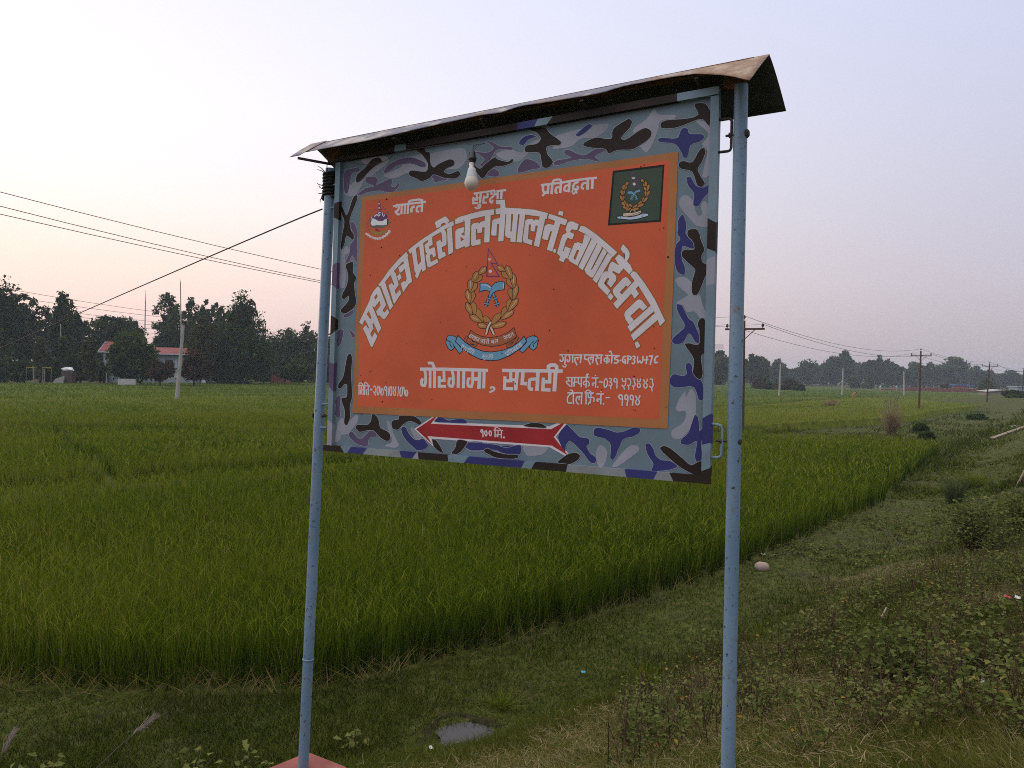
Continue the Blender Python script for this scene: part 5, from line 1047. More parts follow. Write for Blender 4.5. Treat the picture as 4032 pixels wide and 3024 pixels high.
def tree(name, label, cat, x, y, z0, top, wid, low, style, mat, n=2600, ls=.3, ncl=46, group=None, trunk=.16, dep=None):
    n = int(n * 1.9); ls *= 1.1; ncl = int(ncl * 1.35)
    """trunk with limbs, and a crown of leaf clumps between heights low and top"""
    o = empty(name, (x, y, z0)); h = top - z0; lo = low - z0
    c = (0, 0, (h + lo) / 2); ext = (wid / 2, (dep or wid * .8) / 2, (h - lo) / 2)
    q, rv, cl = crown_quads(c, ext, style, n, ls, ncl)
    q[..., 2] = np.maximum(q[..., 2], .02)
    quads('crown', q, TREE_M[mat], rv, parent=o)
    mb = MB(); bend = np.array([random.gauss(0, .03) * h, random.gauss(0, .03) * h, 0])
    mb.tube([(0, 0, -.3), tuple(bend * .3 + [0, 0, h * .25]), tuple(bend * .7 + [0, 0, h * .55]), tuple(bend + [0, 0, h * .88])], [trunk, trunk * .8, trunk * .5, trunk * .12], 8)
    for i in RNG.choice(len(cl), min(len(cl), 14), replace=False):
        e_ = cl[i]; st_ = np.clip(e_[2] - .35 * np.linalg.norm(e_[:2]) - .1 * h, h * .12, h * .8); s_ = bend * (st_ / h) + [0, 0, st_]
        md = (s_ + e_) / 2 + np.array([0, 0, -.05 * h]); mb.tube([tuple(s_), tuple(md), tuple(e_)], [trunk * .35, trunk * .2, trunk * .06], 5)
    mb.build('trunk', m_bark, o, smooth=True)
    return tag(o, label, cat, group)
def px_tree(name, label, cat, px_, wpx, ytop, ylow, dist, style, mat, zb=.3, **k):
    """place a tree by the bearing and apparent size it has in the photograph"""
    sc = dist / FPX; yh = 1467 + .0244 * (px_ - 2016)
    b = pt(px_, yh, dist); top = EYE[2] + (yh - ytop) * sc; low = max(zb, EYE[2] + (yh - ylow) * sc)
    return tree(name, label, cat, b[0], b[1], zb, top, wpx * sc, low, style, mat, **k)

# left side, round the house beyond the paddies
BL_ = [('Tall tree at the far left edge', 0)]
px_tree('tall_tree', 'tall dark tree at the left edge of the photo, tallest of those on the left', 'tree', -5, 130, 1118, 1430, 112, 'oval', 'dark', n=3600, ncl=60)
px_tree('tall_tree', 'broad dark tree second from the left edge with a feathery crown', 'tree', 78, 150, 1148, 1440, 118, 'airy', 'dark', n=4200, ncl=70)
px_tree('airy_tree', 'small airy tree with sky showing through, left of the narrow pointed one', 'tree', 176, 74, 1216, 1400, 128, 'airy', 'mid', n=1500, ncl=26, ls=.26)
px_tree('pointed_tree', 'narrow tree with two pointed tops rising left of the umbrella tree', 'tree', 243, 96, 1176, 1440, 122, 'oval', 'dark', n=3000, ncl=44)
px_tree('pointed_tree', 'thin upright tree leaning against the right of the pointed tree', 'tree', 297, 84, 1200, 1420, 126, 'airy', 'dark', n=1900, ncl=36)
px_tree('umbrella_tree', 'wide flat topped dark tree rising behind the red gable roof', 'tree', 448, 216, 1234, 1400, 136, 'umbrella', 'dark', n=5200, ncl=80, trunk=.28)
px_tree('airy_tree', 'tall thin crowned tree standing right beside the thin radio mast', 'tree', 655, 112, 1160, 1420, 142, 'airy', 'mid', n=2600, ncl=40, ls=.3)
px_tree('airy_tree', 'tall tree with a peaked top just right of the second mast', 'tree', 757, 84, 1160, 1420, 146, 'airy', 'dark', n=2600, ncl=38)
px_tree('airy_tree', 'tall round topped tree between the masts and the largest dense tree', 'tree', 812, 64, 1172, 1400, 148, 'airy', 'dark', n=2100, ncl=30)
px_tree('airy_tree', 'slender pale tree peeping out behind the left of the largest dense tree', 'tree', 856, 66, 1188, 1400, 150, 'airy', 'mid', n=1700, ncl=26)
px_tree('dense_tree', 'largest dense tree with ragged spreading branches, left of the sign post', 'tree', 945, 216, 1152, 1502, 122, 'dome', 'dark', n=9500, ncl=150, trunk=.35)
px_tree('dense_tree', 'dark mid height tree behind the concrete pole', 'tree', 700, 150, 1240, 1470, 138, 'oval', 'dark', n=4200, ncl=60)
px_tree('yellowish_tree', 'yellowish green tree in front of the tall trees right of the concrete pole', 'tree', 790, 118, 1264, 1450, 118, 'column', 'yellow', n=3400, ncl=50)
px_tree('spreading_tree', 'wide low dark tree between the largest tree and the sign post', 'tree', 1122, 156, 1310, 1490, 150, 'oval', 'dark', n=4600, ncl=70)
px_tree('pointed_tree', 'narrow tree with a round tuft on top showing just left of the sign post', 'tree', 1213, 84, 1288, 1480, 152, 'oval', 'mid', n=2600, ncl=36)
px_tree('spreading_tree', 'dark tree mostly hidden behind the left sign post', 'tree', 1290, 130, 1330, 1490, 158, 'oval', 'dark', n=2800, ncl=50)
px_tree('leafy_tree', 'rounded mango like tree standing in front of the house', 'tree', 520, 156, 1316, 1500, 104, 'oval', 'mid', n=6500, ncl=80, trunk=.2)
px_tree('columnar_shrub', 'yellow green columnar tree just left of the red gable', 'tree', 354, 54, 1330, 1480, 103, 'column', 'yellow', n=2200, ncl=30)
px_tree('columnar_shrub', 'short yellow green columnar tree left of the thin lamp pole', 'tree', 160, 42, 1338, 1460, 104, 'column', 'yellow', n=1300, ncl=20)
px_tree('columnar_shrub', 'small bright shrub just right of the thin lamp pole', 'tree', 250, 38, 1330, 1420, 106, 'column', 'yellow', n=900, ncl=16)
px_tree('round_bush', 'round bush right of the largest dense tree', 'bush', 1178, 124, 1414, 1500, 128, 'bush', 'mid', n=3000, ncl=40, ls=.26)
px_tree('red_tipped_bush', 'red tipped bush in front of the white house wall', 'bush', 632, 98, 1420, 1500, 100, 'bush', 'red', n=2600, ncl=36, ls=.22)
px_tree('red_tipped_bush', 'larger reddish bush just right of the leaning concrete pole', 'bush', 765, 104, 1380, 1498, 104, 'bush', 'red', n=2800, ncl=40, ls=.24)
for i, (px_, w_, yt, lab) in enumerate([(20, 100, 1400, 'dark bush at the left edge below the tall tree'), (95, 90, 1418, 'dark bush second from the left edge'), (205, 90, 1400, 'dark bush behind the yellow rails'), (318, 84, 1430, 'dark bush left of the house porch'), (300, 60, 1368, 'dark leafy bush between the lamp pole and the columnar tree'), (395, 60, 1425, 'small pale green bush at the foot of the house porch'), (690, 60, 1455, 'low dark bush at the foot of the concrete pole'), (865, 90, 1440, 'low dark bush under the yellowish tree'), (1040, 110, 1440, 'low dark bush at the foot of the largest tree'), (585, 40, 1462, 'low bush beside the white block wall')]):
    px_tree('dark_bush', lab, 'bush', px_, w_, yt, 1502, 98 + .035 * px_, 'bush', 'lime' if px_ == 395 else 'dark', n=2200, ncl=34, ls=.24, group='dark bushes along the far field edge')

# the thick grove closing the view behind all of them
n = 52000; px_ = RNG.uniform(-160, 1500, n); top_ = np.interp(px_, [-160, 0, 130, 200, 330, 450, 560, 640, 760, 900, 1060, 1130, 1300, 1500], [1210, 1215, 1250, 1330, 1300, 1330, 1390, 1330, 1290, 1290, 1330, 1360, 1370, 1400])
cl = .5 + .5 * np.sin(px_ * .11 + 2 * np.sin(px_ * .031)); yh = 1467 + .0244 * (px_ - 2016); D = 165 + RNG.uniform(0, 14, n); zz = (EYE[2] + (yh - top_) * 165 / FPX) * (.84 + .18 * cl) * RNG.random(n) ** .6
P_ = np.stack([D * (px_ - 2016) / FPX, D, zz], 1); a = RNG.normal(0, 1, (n, 3)); a /= np.linalg.norm(a, axis=1, keepdims=True); b = np.cross(a, RNG.normal(0, 1, (n, 3))); b /= np.linalg.norm(b, axis=1, keepdims=True)
l = RNG.uniform(.2, .5, n)[:, None]; q = np.stack([P_ - a * l, P_ + b * l * .6, P_ + a * l, P_ - b * l * .6], 1); q[..., 2] = np.maximum(q[..., 2], 0)
gr_ = quads('grove', q, TREE_M['dark'], np.clip(.3 + .35 * cl * RNG.random(n) + RNG.normal(0, .12, n), 0, 1)); tag(gr_, 'dark grove closing the view behind the house and the left trees', 'wood', kind='stuff')
# ------------------------------------------------------------------ the house
m_wallw = paint('house_wall_whitewash', (.30, .35, .40), .8, .14, .8, .4, (.18, .17, .16))
m_rooft = paint('house_roof_red', (.22, .055, .05), .75, .2, 1.2, .3, (.12, .05, .045))
m_trim = paint('house_trim_white', (.42, .46, .52), .7, .12, 1, .3)
m_dkwin, t, p = newmat('window_dark_glass'); p.inputs['Base Color'].default_value = (.03, .035, .04, 1); p.inputs['Roughness'].default_value = .2
house = empty('house', tuple(pt(600, 1432, 116) * [1, 1, 0]))
hx, hy = house.location.x, house.location.y
def H(px_, py_, y_=None):
    q = pt(px_, py_, y_ or hy); return (q[0] - hx, (y_ or hy) - hy, q[2])
hx0, hx1 = H(555, 1400)[0], H(770, 1400)[0]; ez = H(640, 1391)[2]
mb = MB(); mb.box(((hx0 + hx1) / 2, 3.4, ez / 2), (hx1 - hx0, 6.4, ez)); mb.build('wall', m_wallw, house)
rz = H(640, 1369)[2]
mb = MB(); a, b = hx0 - .3, hx1 + .4
mb.add([(a, -.5, ez - .02), (b, -.5, ez - .02), (b, 3.4, rz + .12), (a, 3.4, rz + .12), (a, 7.2, ez), (b, 7.2, ez), (a, -.5, ez - .16), (b, -.5, ez - .16)], [(0, 1, 2, 3), (3, 2, 5, 4), (6, 7, 1, 0), (0, 3, 4), (1, 5, 2), (6, 0, 4), (7, 5, 1)]); mb.build('roof', m_rooft, house)
mb = MB(); mb.box(((a + b) / 2, -.54, ez - .12), (b - a, .08, .2)); mb.build('fascia', m_trim, house)
def hwin(px0, px1, py0, py1):
    a_, b_ = H(px0, py0), H(px1, py1); f = MB(); f.box(((a_[0] + b_[0]) / 2, .17, (a_[2] + b_[2]) / 2), (b_[0] - a_[0] + .16, .12, a_[2] - b_[2] + .16)); wf = f.build('window', m_trim, house)
    f = MB(); f.box(((a_[0] + b_[0]) / 2, .10, (a_[2] + b_[2]) / 2), (b_[0] - a_[0], .04, a_[2] - b_[2])); f.build('pane', m_dkwin, wf)
hwin(648, 680, 1415, 1440)
f = MB(); a_, b_ = H(686, 1418), H(696, 1490); f.box(((a_[0] + b_[0]) / 2, .15, (a_[2] + b_[2]) / 2), (b_[0] - a_[0], .1, a_[2] - b_[2])); f.build('door', m_trim, house)
# gabled porch at the left end
g0, g1, ge = H(386, 1384, 112)[0], H(470, 1384, 112)[0], H(400, 1382, 112)[2]; gr = H(410, 1342, 112)[2]
gy = -4.0
mb = MB(); mb.box(((g0 + g1) / 2 + .3, 3.2 + gy, ge / 2), (g1 - g0 - .6, 5.6, ge)); mb.build('wall', m_wallw, house)
mb = MB(); mb.add([(g0, gy, ge), (g1 + 1.2, gy, ge), (g1 - .3, 3 + gy, gr), (g0 - .55, 3 + gy, gr), (g0, 6.4 + gy, ge), (g1 + 1.2, 6.4 + gy, ge), (g0, gy, ge - .12), (g1 + 1.2, gy, ge - .12)], [(0, 1, 2, 3), (3, 2, 5, 4), (6, 7, 1, 0)]); mb.build('roof', m_rooft, house)
mb = MB(); mb.add([(g0 - .05, gy, ge), (g0 - .58, 3 + gy, gr), (g0 - .05, 6.4 + gy, ge), (g0 + .1, gy, ge), (g0 - .4, 3 + gy, gr), (g0 + .1, 6.4 + gy, ge)], [(0, 2, 1), (3, 4, 5), (0, 1, 4, 3)]); mb.build('gable', m_wallw, house)
mb = MB(); mb.box(((g0 + g1) / 2 + .4, gy - .03, ge - .12), (g1 - g0 + .9, .07, .2)); mb.build('fascia', m_trim, house)
for px_ in (413,):
    q = H(px_, 1390, 112); mb = MB(); mb.box((q[0], gy + .25, ge / 2), (.24, .24, ge - .14)); mb.build('pillar', m_trim, house)
f = MB(); a_, b_ = H(419, 1392, 112), H(440, 1412, 112); f.box(((a_[0] + b_[0]) / 2, gy + .36, (a_[2] + b_[2]) / 2), (b_[0] - a_[0], .06, a_[2] - b_[2])); f.build('pane', m_dkwin, house)
tag(house, 'low whitewashed house with a red roof and gabled porch among the trees at left', 'house')
# small brick shed at right of the big tree
m_brick, t, p = newmat('red_brick'); bt = t.nodes.new('ShaderNodeTexBrick'); bt.inputs['Scale'].default_value = 3; bt.inputs['Color1'].default_value = (.24, .075, .058, 1); bt.inputs['Color2'].default_value = (.18, .055, .047, 1); bt.inputs['Mortar'].default_value = (.22, .12, .10, 1); bt.inputs['Mortar Size'].default_value = .012
tcb = t.nodes.new('ShaderNodeTexCoord'); t.links.new(tcb.outputs['Object'], bt.inputs[0]); cb_ = mixc(t, cramp(t, noise(t, .5, 5), [(.4, 0.0), (.7, .45)]), bt.outputs[0], (.13, .055, .045)); t.links.new(cb_, p.inputs['Base Color']); p.inputs['Roughness'].default_value = .9
b_ = pt(1095, 1445, 132); shed = empty('shed', (b_[0], b_[1], 0))
mb = MB(); mb.box((0, 1.6, 1.25), (2.6, 2.6, 2.5)); mb.build('wall', m_brick, shed)
mb = MB(); mb.box((0, 1.5, 2.6), (3.1, 3.3, .12)); mb.build('roof', m_iron, shed)
mb = MB(); mb.box((-.1, .27, 1.9), (.5, .06, .6)); mb.build('window', m_dkwin, shed)
tag(shed, 'small dark brick shed under the trees between the largest tree and the round bush', 'shed')

# ------------------------------------------------------------------ small things along that field edge
m_conc = paint('pole_concrete', (.36, .35, .34), .9, .15, 2.5, .3, (.2, .18, .16), .4)
m_wood = paint('weathered_wood', (.24, .19, .15), .9, .25, 6, .4, (.1, .08, .06), .5)
m_white = paint('white_sheet', (.66, .68, .72), .7, .08, 2, .25)
def stick(name, label, cat, px_, y0_, y1_, dist, r, mat, px1=None, group=None, taper=.8):
    a_ = pt(px_, y1_, dist); b_ = pt(px1 if px1 is not None else px_, y0_, dist); mb = MB()
    a_[2] = min(a_[2], .0)
    o_ = a_.copy(); mb.tube([(0, 0, 0), tuple((b_ - o_) * .5), tuple(b_ - o_)], [r, r * (1 + taper) / 2, r * taper], 8)
    o = mb.build(name, mat, smooth=True); o.location = tuple(o_); return tag(o, label, cat, group)
for px_, y0_, p1, lab in [(133, 1440, 130, 'white fence post leaning left, leftmost along the field edge'), (174, 1452, None, 'white fence post just left of the lamp pole'), (270, 1478, 271, 'short pale fence post below the white heap'), (420, 1468, 419, 'grey fence post below the mango like tree'), (606, 1468, 608, 'grey fence post left of the red tipped bush'), (744, 1468, 745, 'grey fence post right of the leaning concrete pole')]:
    stick('fence_post', lab, 'fence post', px_, y0_, 1502, 97 + .03 * px_, .07, m_conc, p1, 'fence posts along the far field edge')
stick('lamp_pole', 'thin dark lamp pole standing among the trees left of the house', 'pole', 241, 1275, 1460, 108, .06, m_conc, 239)
for x0_, x1_, y_, lab in [(104, 138, 1446, 'yellow rail on the left among the dark bushes'), (168, 202, 1447.5, 'yellow rail on the right beside the lamp pole')]:
    a_, b_ = pt(x0_, y_, 100), pt(x1_, y_ + 1, 100); c_ = (a_ + b_) / 2; mb = MB(); mb.bar(tuple(a_ - c_), tuple(b_ - c_), .12, .12)
    for q in (a_, b_): mb.bar(tuple(q - c_), tuple(q - c_ - [0, 0, q[2]]), .05, .05, 1)
    o = mb.build('barrier', [paint('barrier_yellow', (.34, .30, .05), .6, .15, 2, .3), m_wood]); o.location = tuple(c_); tag(o, lab, 'barrier', 'yellow rails by the field edge')
def blob(name, label, cat, c, ext, mat, n=14, rough=.16, group=None, seed=1):
    r = random.Random(seed); mb = MB(); pr = []
    mb.lathe([(max(.02, math.sin(math.pi * i / 8) ** .8), -math.cos(math.pi * i / 8)) for i in range(9)], n=n)
    ph = [r.uniform(0, 6) for _ in range(6)]
    mb.v = [tuple(np.array((v[0] * ext[0], v[1] * ext[1], v[2] * ext[2])) * (1 + rough * (math.sin(v[0] * 3 + ph[0]) * math.cos(v[1] * 4 + ph[1]) + .5 * math.sin(v[2] * 5 + v[0] * 6 + ph[2])))) for v in mb.v]
    o = mb.build(name, mat, smooth=True); o.location = tuple(c); return tag(o, label, cat, group)
b_ = pt(270, 1447, 103); mb = MB(); mb.box((0, 0, (b_[2] - .6) / 2), (1.6, 1.0, b_[2] - .6)); o = mb.build('timber_stack', m_bark, bevel=.05); o.location = (b_[0], b_[1], 0); tag(o, 'dark timber stack under the white sheet beside the lamp pole', 'timber')
blob('white_heap', 'white sheet thrown over a heap beside the lamp pole', 'heap', (b_[0], b_[1], b_[2] - .3), (.75, .5, .32), m_white, rough=.3)
b_ = pt(228, 1468, 102); mb = MB(); mb.add([(-.9, 0, 0), (.7, 0, .0), (.9, 0, 1.1), (-.3, 0, .75), (-.9, .25, 0), (.7, .25, .0), (.9, .25, 1.1), (-.3, .25, .75)], [(0, 1, 2, 3), (7, 6, 5, 4), (0, 4, 5, 1), (1, 5, 6, 2), (2, 6, 7, 3), (3, 7, 4, 0)]); o = mb.build('wall_stub', m_conc); o.location = (b_[0], b_[1], .3); tag(o, 'broken pale wall stub just left of the lamp pole foot', 'wall')
a_, b_ = pt(466, 1490, 99), pt(535, 1490, 99); mb = MB(); mb.box((0, 0, .65), (b_[0] - a_[0], .25, 1.3)); ns = 5
o = mb.build('block_wall', paint('block_wall_paint', (.42, .41, .44), .9, .3, 3, .5, (.13, .08, .07))); o.location = ((a_[0] + b_[0]) / 2, 99, 0); tag(o, 'low pale block wall at the field edge below the mango like tree', 'wall')
for px_, s_ in ((765, 1), (800, 2)):
    b_ = pt(px_, 1497, 118); blob('white_sack', 'plump white sack on the field edge right of the concrete pole', 'sack', (b_[0], b_[1], .62), (.36, .3, .38), m_white, group='white sacks on the field edge', seed=s_)
b_ = pt(893, 1462, 121); mb = MB(); mb.add([(-1.3, -.5, 0), (1.5, -.5, -.15), (1.5, .6, .25), (-1.3, .6, .4), (-1.3, -.5, -.12), (1.5, -.5, -.27), (1.5, .6, .13), (-1.3, .6, .28)], [(0, 1, 2, 3), (7, 6, 5, 4), (0, 4, 5, 1), (1, 5, 6, 2), (2, 6, 7, 3), (3, 7, 4, 0)])
o = empty('lean_to', (b_[0], b_[1], 0)); r_ = mb.build('roof', m_white, o); r_.location.z = b_[2] + .1
for dx in (-1.15, 1.35): mb = MB(); mb.bar((dx, -.4, 0), (dx, -.4, b_[2] + .02), .1); mb.build('leg', m_wood, o)
tag(o, 'lean-to with a pale sheet roof at the foot of the largest dense tree', 'shelter')

# masts
def mast(label, base, mid, top, dist):
    a_, m_, b_ = pt(*base, dist), pt(*mid, dist), pt(*top, dist); a_[2] = 0; mb = MB()
    mb.tube([(0, 0, 0), tuple(m_ - a_)], [.12, .08], 6); o = empty('radio_mast', tuple(a_)); mb.build('pole', m_conc, o)
    mb = MB(); mb.tube([tuple(m_ - a_), tuple(b_ - a_)], [.05, .02], 6); mb.build('aerial', m_iron, o); tag(o, label, 'mast', 'radio masts above the trees')
mast('thin radio mast standing clear against the sky left of the concrete pole', (566, 1500), (573, 1186), (574, 1143), 128)
mast('thin radio mast rising straight behind the leaning concrete pole', (716, 1500), (710.5, 1113), (708, 1094), 128)

# ------------------------------------------------------------------ poles and wires
def concrete_pole(label, base, top, dist, r=.13):
    a_, b_ = pt(*base, dist), pt(*top, dist); o_ = np.array([a_[0], a_[1], 0.]); d = b_ - a_; d = d / d[2]; bt_ = a_ - d * a_[2]
    o = empty('concrete_pole', tuple(bt_)); mb = MB(); v = b_ - bt_
    mb.tube([(0, 0, -.3), tuple(v)], [r * 1.25, r * .8], 12); mb.build('shaft', m_conc, o, smooth=True)
    mb = MB(); mb.tube([tuple(v * .985), tuple(v * .995)], [r * .9, r * .9], 12); mb.build('collar', m_iron, o)
    return tag(o, label, 'utility pole', 'concrete poles in the paddies'), b_
cp, cp_top = concrete_pole('leaning concrete pole in the paddy left of the sign', (697, 1557), (722, 1275), 62, .14)
concrete_pole('pale concrete pole in the paddy nearest the right sign post', (3068, 1553), (3074, 1429), 131, .15)
concrete_pole('pale concrete pole between the crossarm pole and the orange figure', (3316, 1553), (3320, 1448), 146, .15)
concrete_pole('pale concrete pole standing at the left end of the brick wall', (3560, 1554), (3559, 1461), 160, .15)
def tpole(label, base, top, dist, arm_px, r=.085, half=False):
    a_, b_ = pt(*base, dist), pt(*top, dist); d = (b_ - a_) / (b_[2] - a_[2]); bt_ = a_ - d * a_[2]; o = empty('utility_pole', tuple(bt_)); v = b_ - bt_
    mb = MB(); mb.tube([(0, 0, -.3), tuple(v)], [r * 1.2, r * .8], 12); mb.build('shaft', m_pole, o, smooth=True)
    ax = np.array([.84, -.54, .0]); az = v * (1 - arm_px[0] / max(1e-6, (base[1] - top[1])))
    hw = 1.05; mb = MB(); mb.bar(tuple(az - ax * hw + [0, -r, 0]), tuple(az + ax * hw + [0, -r, 0]), .09, .1); mb.build('crossarm', m_pole, o)
    for s_ in (-1, 1):
        mb = MB(); mb.bar(tuple(az + ax * .55 * s_ + [0, -r, -.04]), tuple(az + [0, -r, -.55]), .035); mb.build('brace', m_pole, o)
    att = []
    for q in (az - ax * .95, az + ax * .95, v):
        mb = MB(); q = q + np.array([0, -r if q is not v else 0, .05]); mb.lathe([(.02, 0), (.025, .06), (.07, .08), (.075, .14), (.05, .17), (.06, .2), (.03, .24)], tuple(q), 10); mb.build('insulator', m_iron, o, smooth=True); att.append(bt_ + q + [0, 0, .2])
    tag(o, label, 'utility pole', 'pole line with crossarms beside the road'); return att
m_pole = paint('pole_rusted_steel', (.085, .05, .04), .75, .3, 3, .4, (.04, .028, .025), .3)
T1 = tpole('nearest dark crossarm pole, just right of the right sign post', (2925, 1682), (2931, 1262), 40, (30,), .072)
T2 = tpole('dark crossarm pole in the paddy before the brick wall', (3619, 1599), (3626, 1382), 83, (17,), .10)
T3 = tpole('dark crossarm pole near the right end of the brick wall', (3885, 1587), (3897, 1431), 112, (10,), .10)
T4 = tpole('farthest dark crossarm pole at the right edge of the photo', (4026, 1550), (4031, 1454), 168, (8,), .11)
off = np.array([-31, -41.5, .2]); T0 = [q + off for q in T1]; T5 = [q + np.array([60, 88, 0]) for q in T4]
m_wire = paint('wire_dark', (.04, .038, .04), .7, .1, 5, 0, bmp=0)
def wire(label, A, B, sag, r, n=26, group=None, name='power_line', mat=None):
    A, B = np.array(A), np.array(B); mb = MB()
    mb.tube([tuple((B - A) * f - np.array([0, 0, 4 * sag * f * (1 - f)])) for f in np.linspace(0, 1, n)], r, 5)
    o = mb.build(name, mat or m_wire); o.location = tuple(A); return tag(o, label, 'wire', group)
for i, nm in enumerate(('left', 'right', 'topmost')):
    A3 = pt(0, (843, 812, 756)[i], 12.1); M3_ = pt(1262, (1113, 1106, 1060)[i], 17.6); B3 = np.array(T1[i]); ys_ = np.linspace(3, B3[1], 34); y0_, y1_, y2_ = A3[1], M3_[1], B3[1]
    P_ = [A3 * ((q - y1_) * (q - y2_) / ((y0_ - y1_) * (y0_ - y2_))) + M3_ * ((q - y0_) * (q - y2_) / ((y1_ - y0_) * (y1_ - y2_))) + B3 * ((q - y0_) * (q - y1_) / ((y2_ - y0_) * (y2_ - y1_))) for q in ys_]
    mb = MB(); mb.tube([tuple(q - B3) for q in P_], .0065, 5); o = mb.build('power_line', m_wire); o.location = tuple(B3); tag(o, f'{nm} high wire running from the crossarm pole leftwards behind the sign', 'wire', 'wires of the crossarm pole line')
    wire(f'{nm} sagging wire between the two nearest crossarm poles', T1[i], T2[i], .9, .012, group='wires of the crossarm pole line')
    wire(f'{nm} wire between the second and third crossarm poles', T2[i], T3[i], .5, .014, group='wires of the crossarm pole line')
    wire(f'{nm} wire between the third and the farthest crossarm poles', T3[i], T4[i], .6, .018, group='wires of the crossarm pole line')
for i, (ya, yp, yr, od) in enumerate([(1116, 1240, 1336, 'topmost'), (1145, 1256, 1339, 'second'), (1175, 1276, 1342, 'third'), (1192, 1289, 1345, 'fourth'), (1222, 1302, 1349, 'lowest')]):
    a_ = pt(0, ya, 40); b_ = pt(722, yp, 62.2 + .25 * i); c_ = pt(1251, yr, 84); e_ = pt(2850, 1356 + 4 * i, 118); a0 = a_ + (a_ - b_) * .5
    wire(f'{od} of the five wires slanting past the concrete pole on the left', a0, b_, .25, .012, group='five wires past the concrete pole')
    wire(f'{od} of the five wires from the concrete pole to behind the sign', b_, c_, .12, .013, group='five wires past the concrete pole')
    wire(f'{od} of the five wires seen between the board and the right post', c_, e_, .3, .014, group='five wires past the concrete pole')
for i, (y0_, ym, yp) in enumerate(((1317, 1326, 1287), (1341, 1349, 1308))):
    a_ = pt(-60, y0_ - 2, 66); b_ = pt(714, yp, 62.2)
    wire(('upper' if i == 0 else 'lower') + ' slack service wire drooping from the concrete pole across the left trees', a_, b_, 1.0 if i == 0 else .75, .011, group='slack service wires')
a_ = np.array(sign.matrix_world @ Vector((-1.19, -.02, ZB + .565))); b_ = pt(640, 1090, 6.0); c_ = pt(0, 1371, 10.5)
A_ = c_ + (c_ - b_) * .8
mb = MB(); P_ = []
for f in np.linspace(0, 1, 40):
    q = (1 - f) ** 2 * a_ + 2 * f * (1 - f) * (2 * b_ - .5 * (a_ + c_)) + f * f * c_ if f <= 1 else None; P_.append(tuple(q - a_))
mb.tube(P_ + [tuple(A_ - a_)], .0042, 6); q2 = [(x_ + .004, y_, z_ - .009 - .012 * math.sin(i * .35) ** 2) for i, (x_, y_, z_) in enumerate(P_)]
o = mb.build('supply_cable', m_wire); o.location = tuple(a_); tag(o, 'dark supply cable running from the left sign post down to the left edge', 'cable')

# ------------------------------------------------------------------ right side: far trees, wall, huts, people
def prof(px_):
    X_ = [2780, 2815, 2850, 2925, 2965, 3003, 3040, 3100, 3120, 3140, 3180, 3230, 3265, 3300, 3345, 3390, 3425, 3493, 3530, 3575, 3640, 3675, 3720, 3780, 3850, 3930, 4032, 4200]
    Y_ = [1400, 1398, 1400, 1424, 1422, 1428, 1440, 1450, 1454, 1446, 1432, 1434, 1425, 1420, 1418, 1428, 1424, 1432, 1450, 1450, 1452, 1458, 1445, 1438, 1458, 1472, 1478, 1478]
    return np.interp(px_, X_, Y_)
# the wood as one mass behind, from behind the left post right round to the right edge
n = 80000; px_ = RNG.uniform(900, 4250, n); dep = RNG.uniform(0, 50, n); base_d = np.interp(px_, [900, 2800, 2900, 3100, 4250], [420, 330, 400, 440, 470])
yh = 1467 + .0244 * (px_ - 2016); topz = EYE[2] + (yh - np.where(px_ < 2780, 1405 + .01 * (px_ - 900), prof(px_))) * base_d / FPX
cl = .5 + .5 * np.sin(px_ * .16 + np.sin(px_ * .043) * 3); hmul = .97 + .04 * np.sin(px_ * .21) * np.sin(px_ * .047 + 1) + .03 * np.sin(px_ * .5)
zz = topz * hmul * RNG.random(n) ** .55
rx_ = (px_ - 2016) / FPX; D = base_d + dep; P_ = np.stack([D * rx_ * 1.0, D, zz], 1)
a = RNG.normal(0, 1, (n, 3)); a /= np.linalg.norm(a, axis=1, keepdims=True); b = np.cross(a, RNG.normal(0, 1, (n, 3))); b /= np.linalg.norm(b, axis=1, keepdims=True)
l = RNG.uniform(.5, 1.5, n)[:, None]; q = np.stack([P_ - a * l, P_ + b * l * .6, P_ + a * l, P_ - b * l * .6], 1); q[..., 2] = np.maximum(q[..., 2], 0)
wood = quads('distant_wood', q, TREE_M['dark'], np.clip(.35 + .3 * cl * RNG.random(n) + RNG.normal(0, .12, n), 0, 1)); tag(wood, 'far dark wood closing the right side of the paddies', 'wood', kind='stuff')
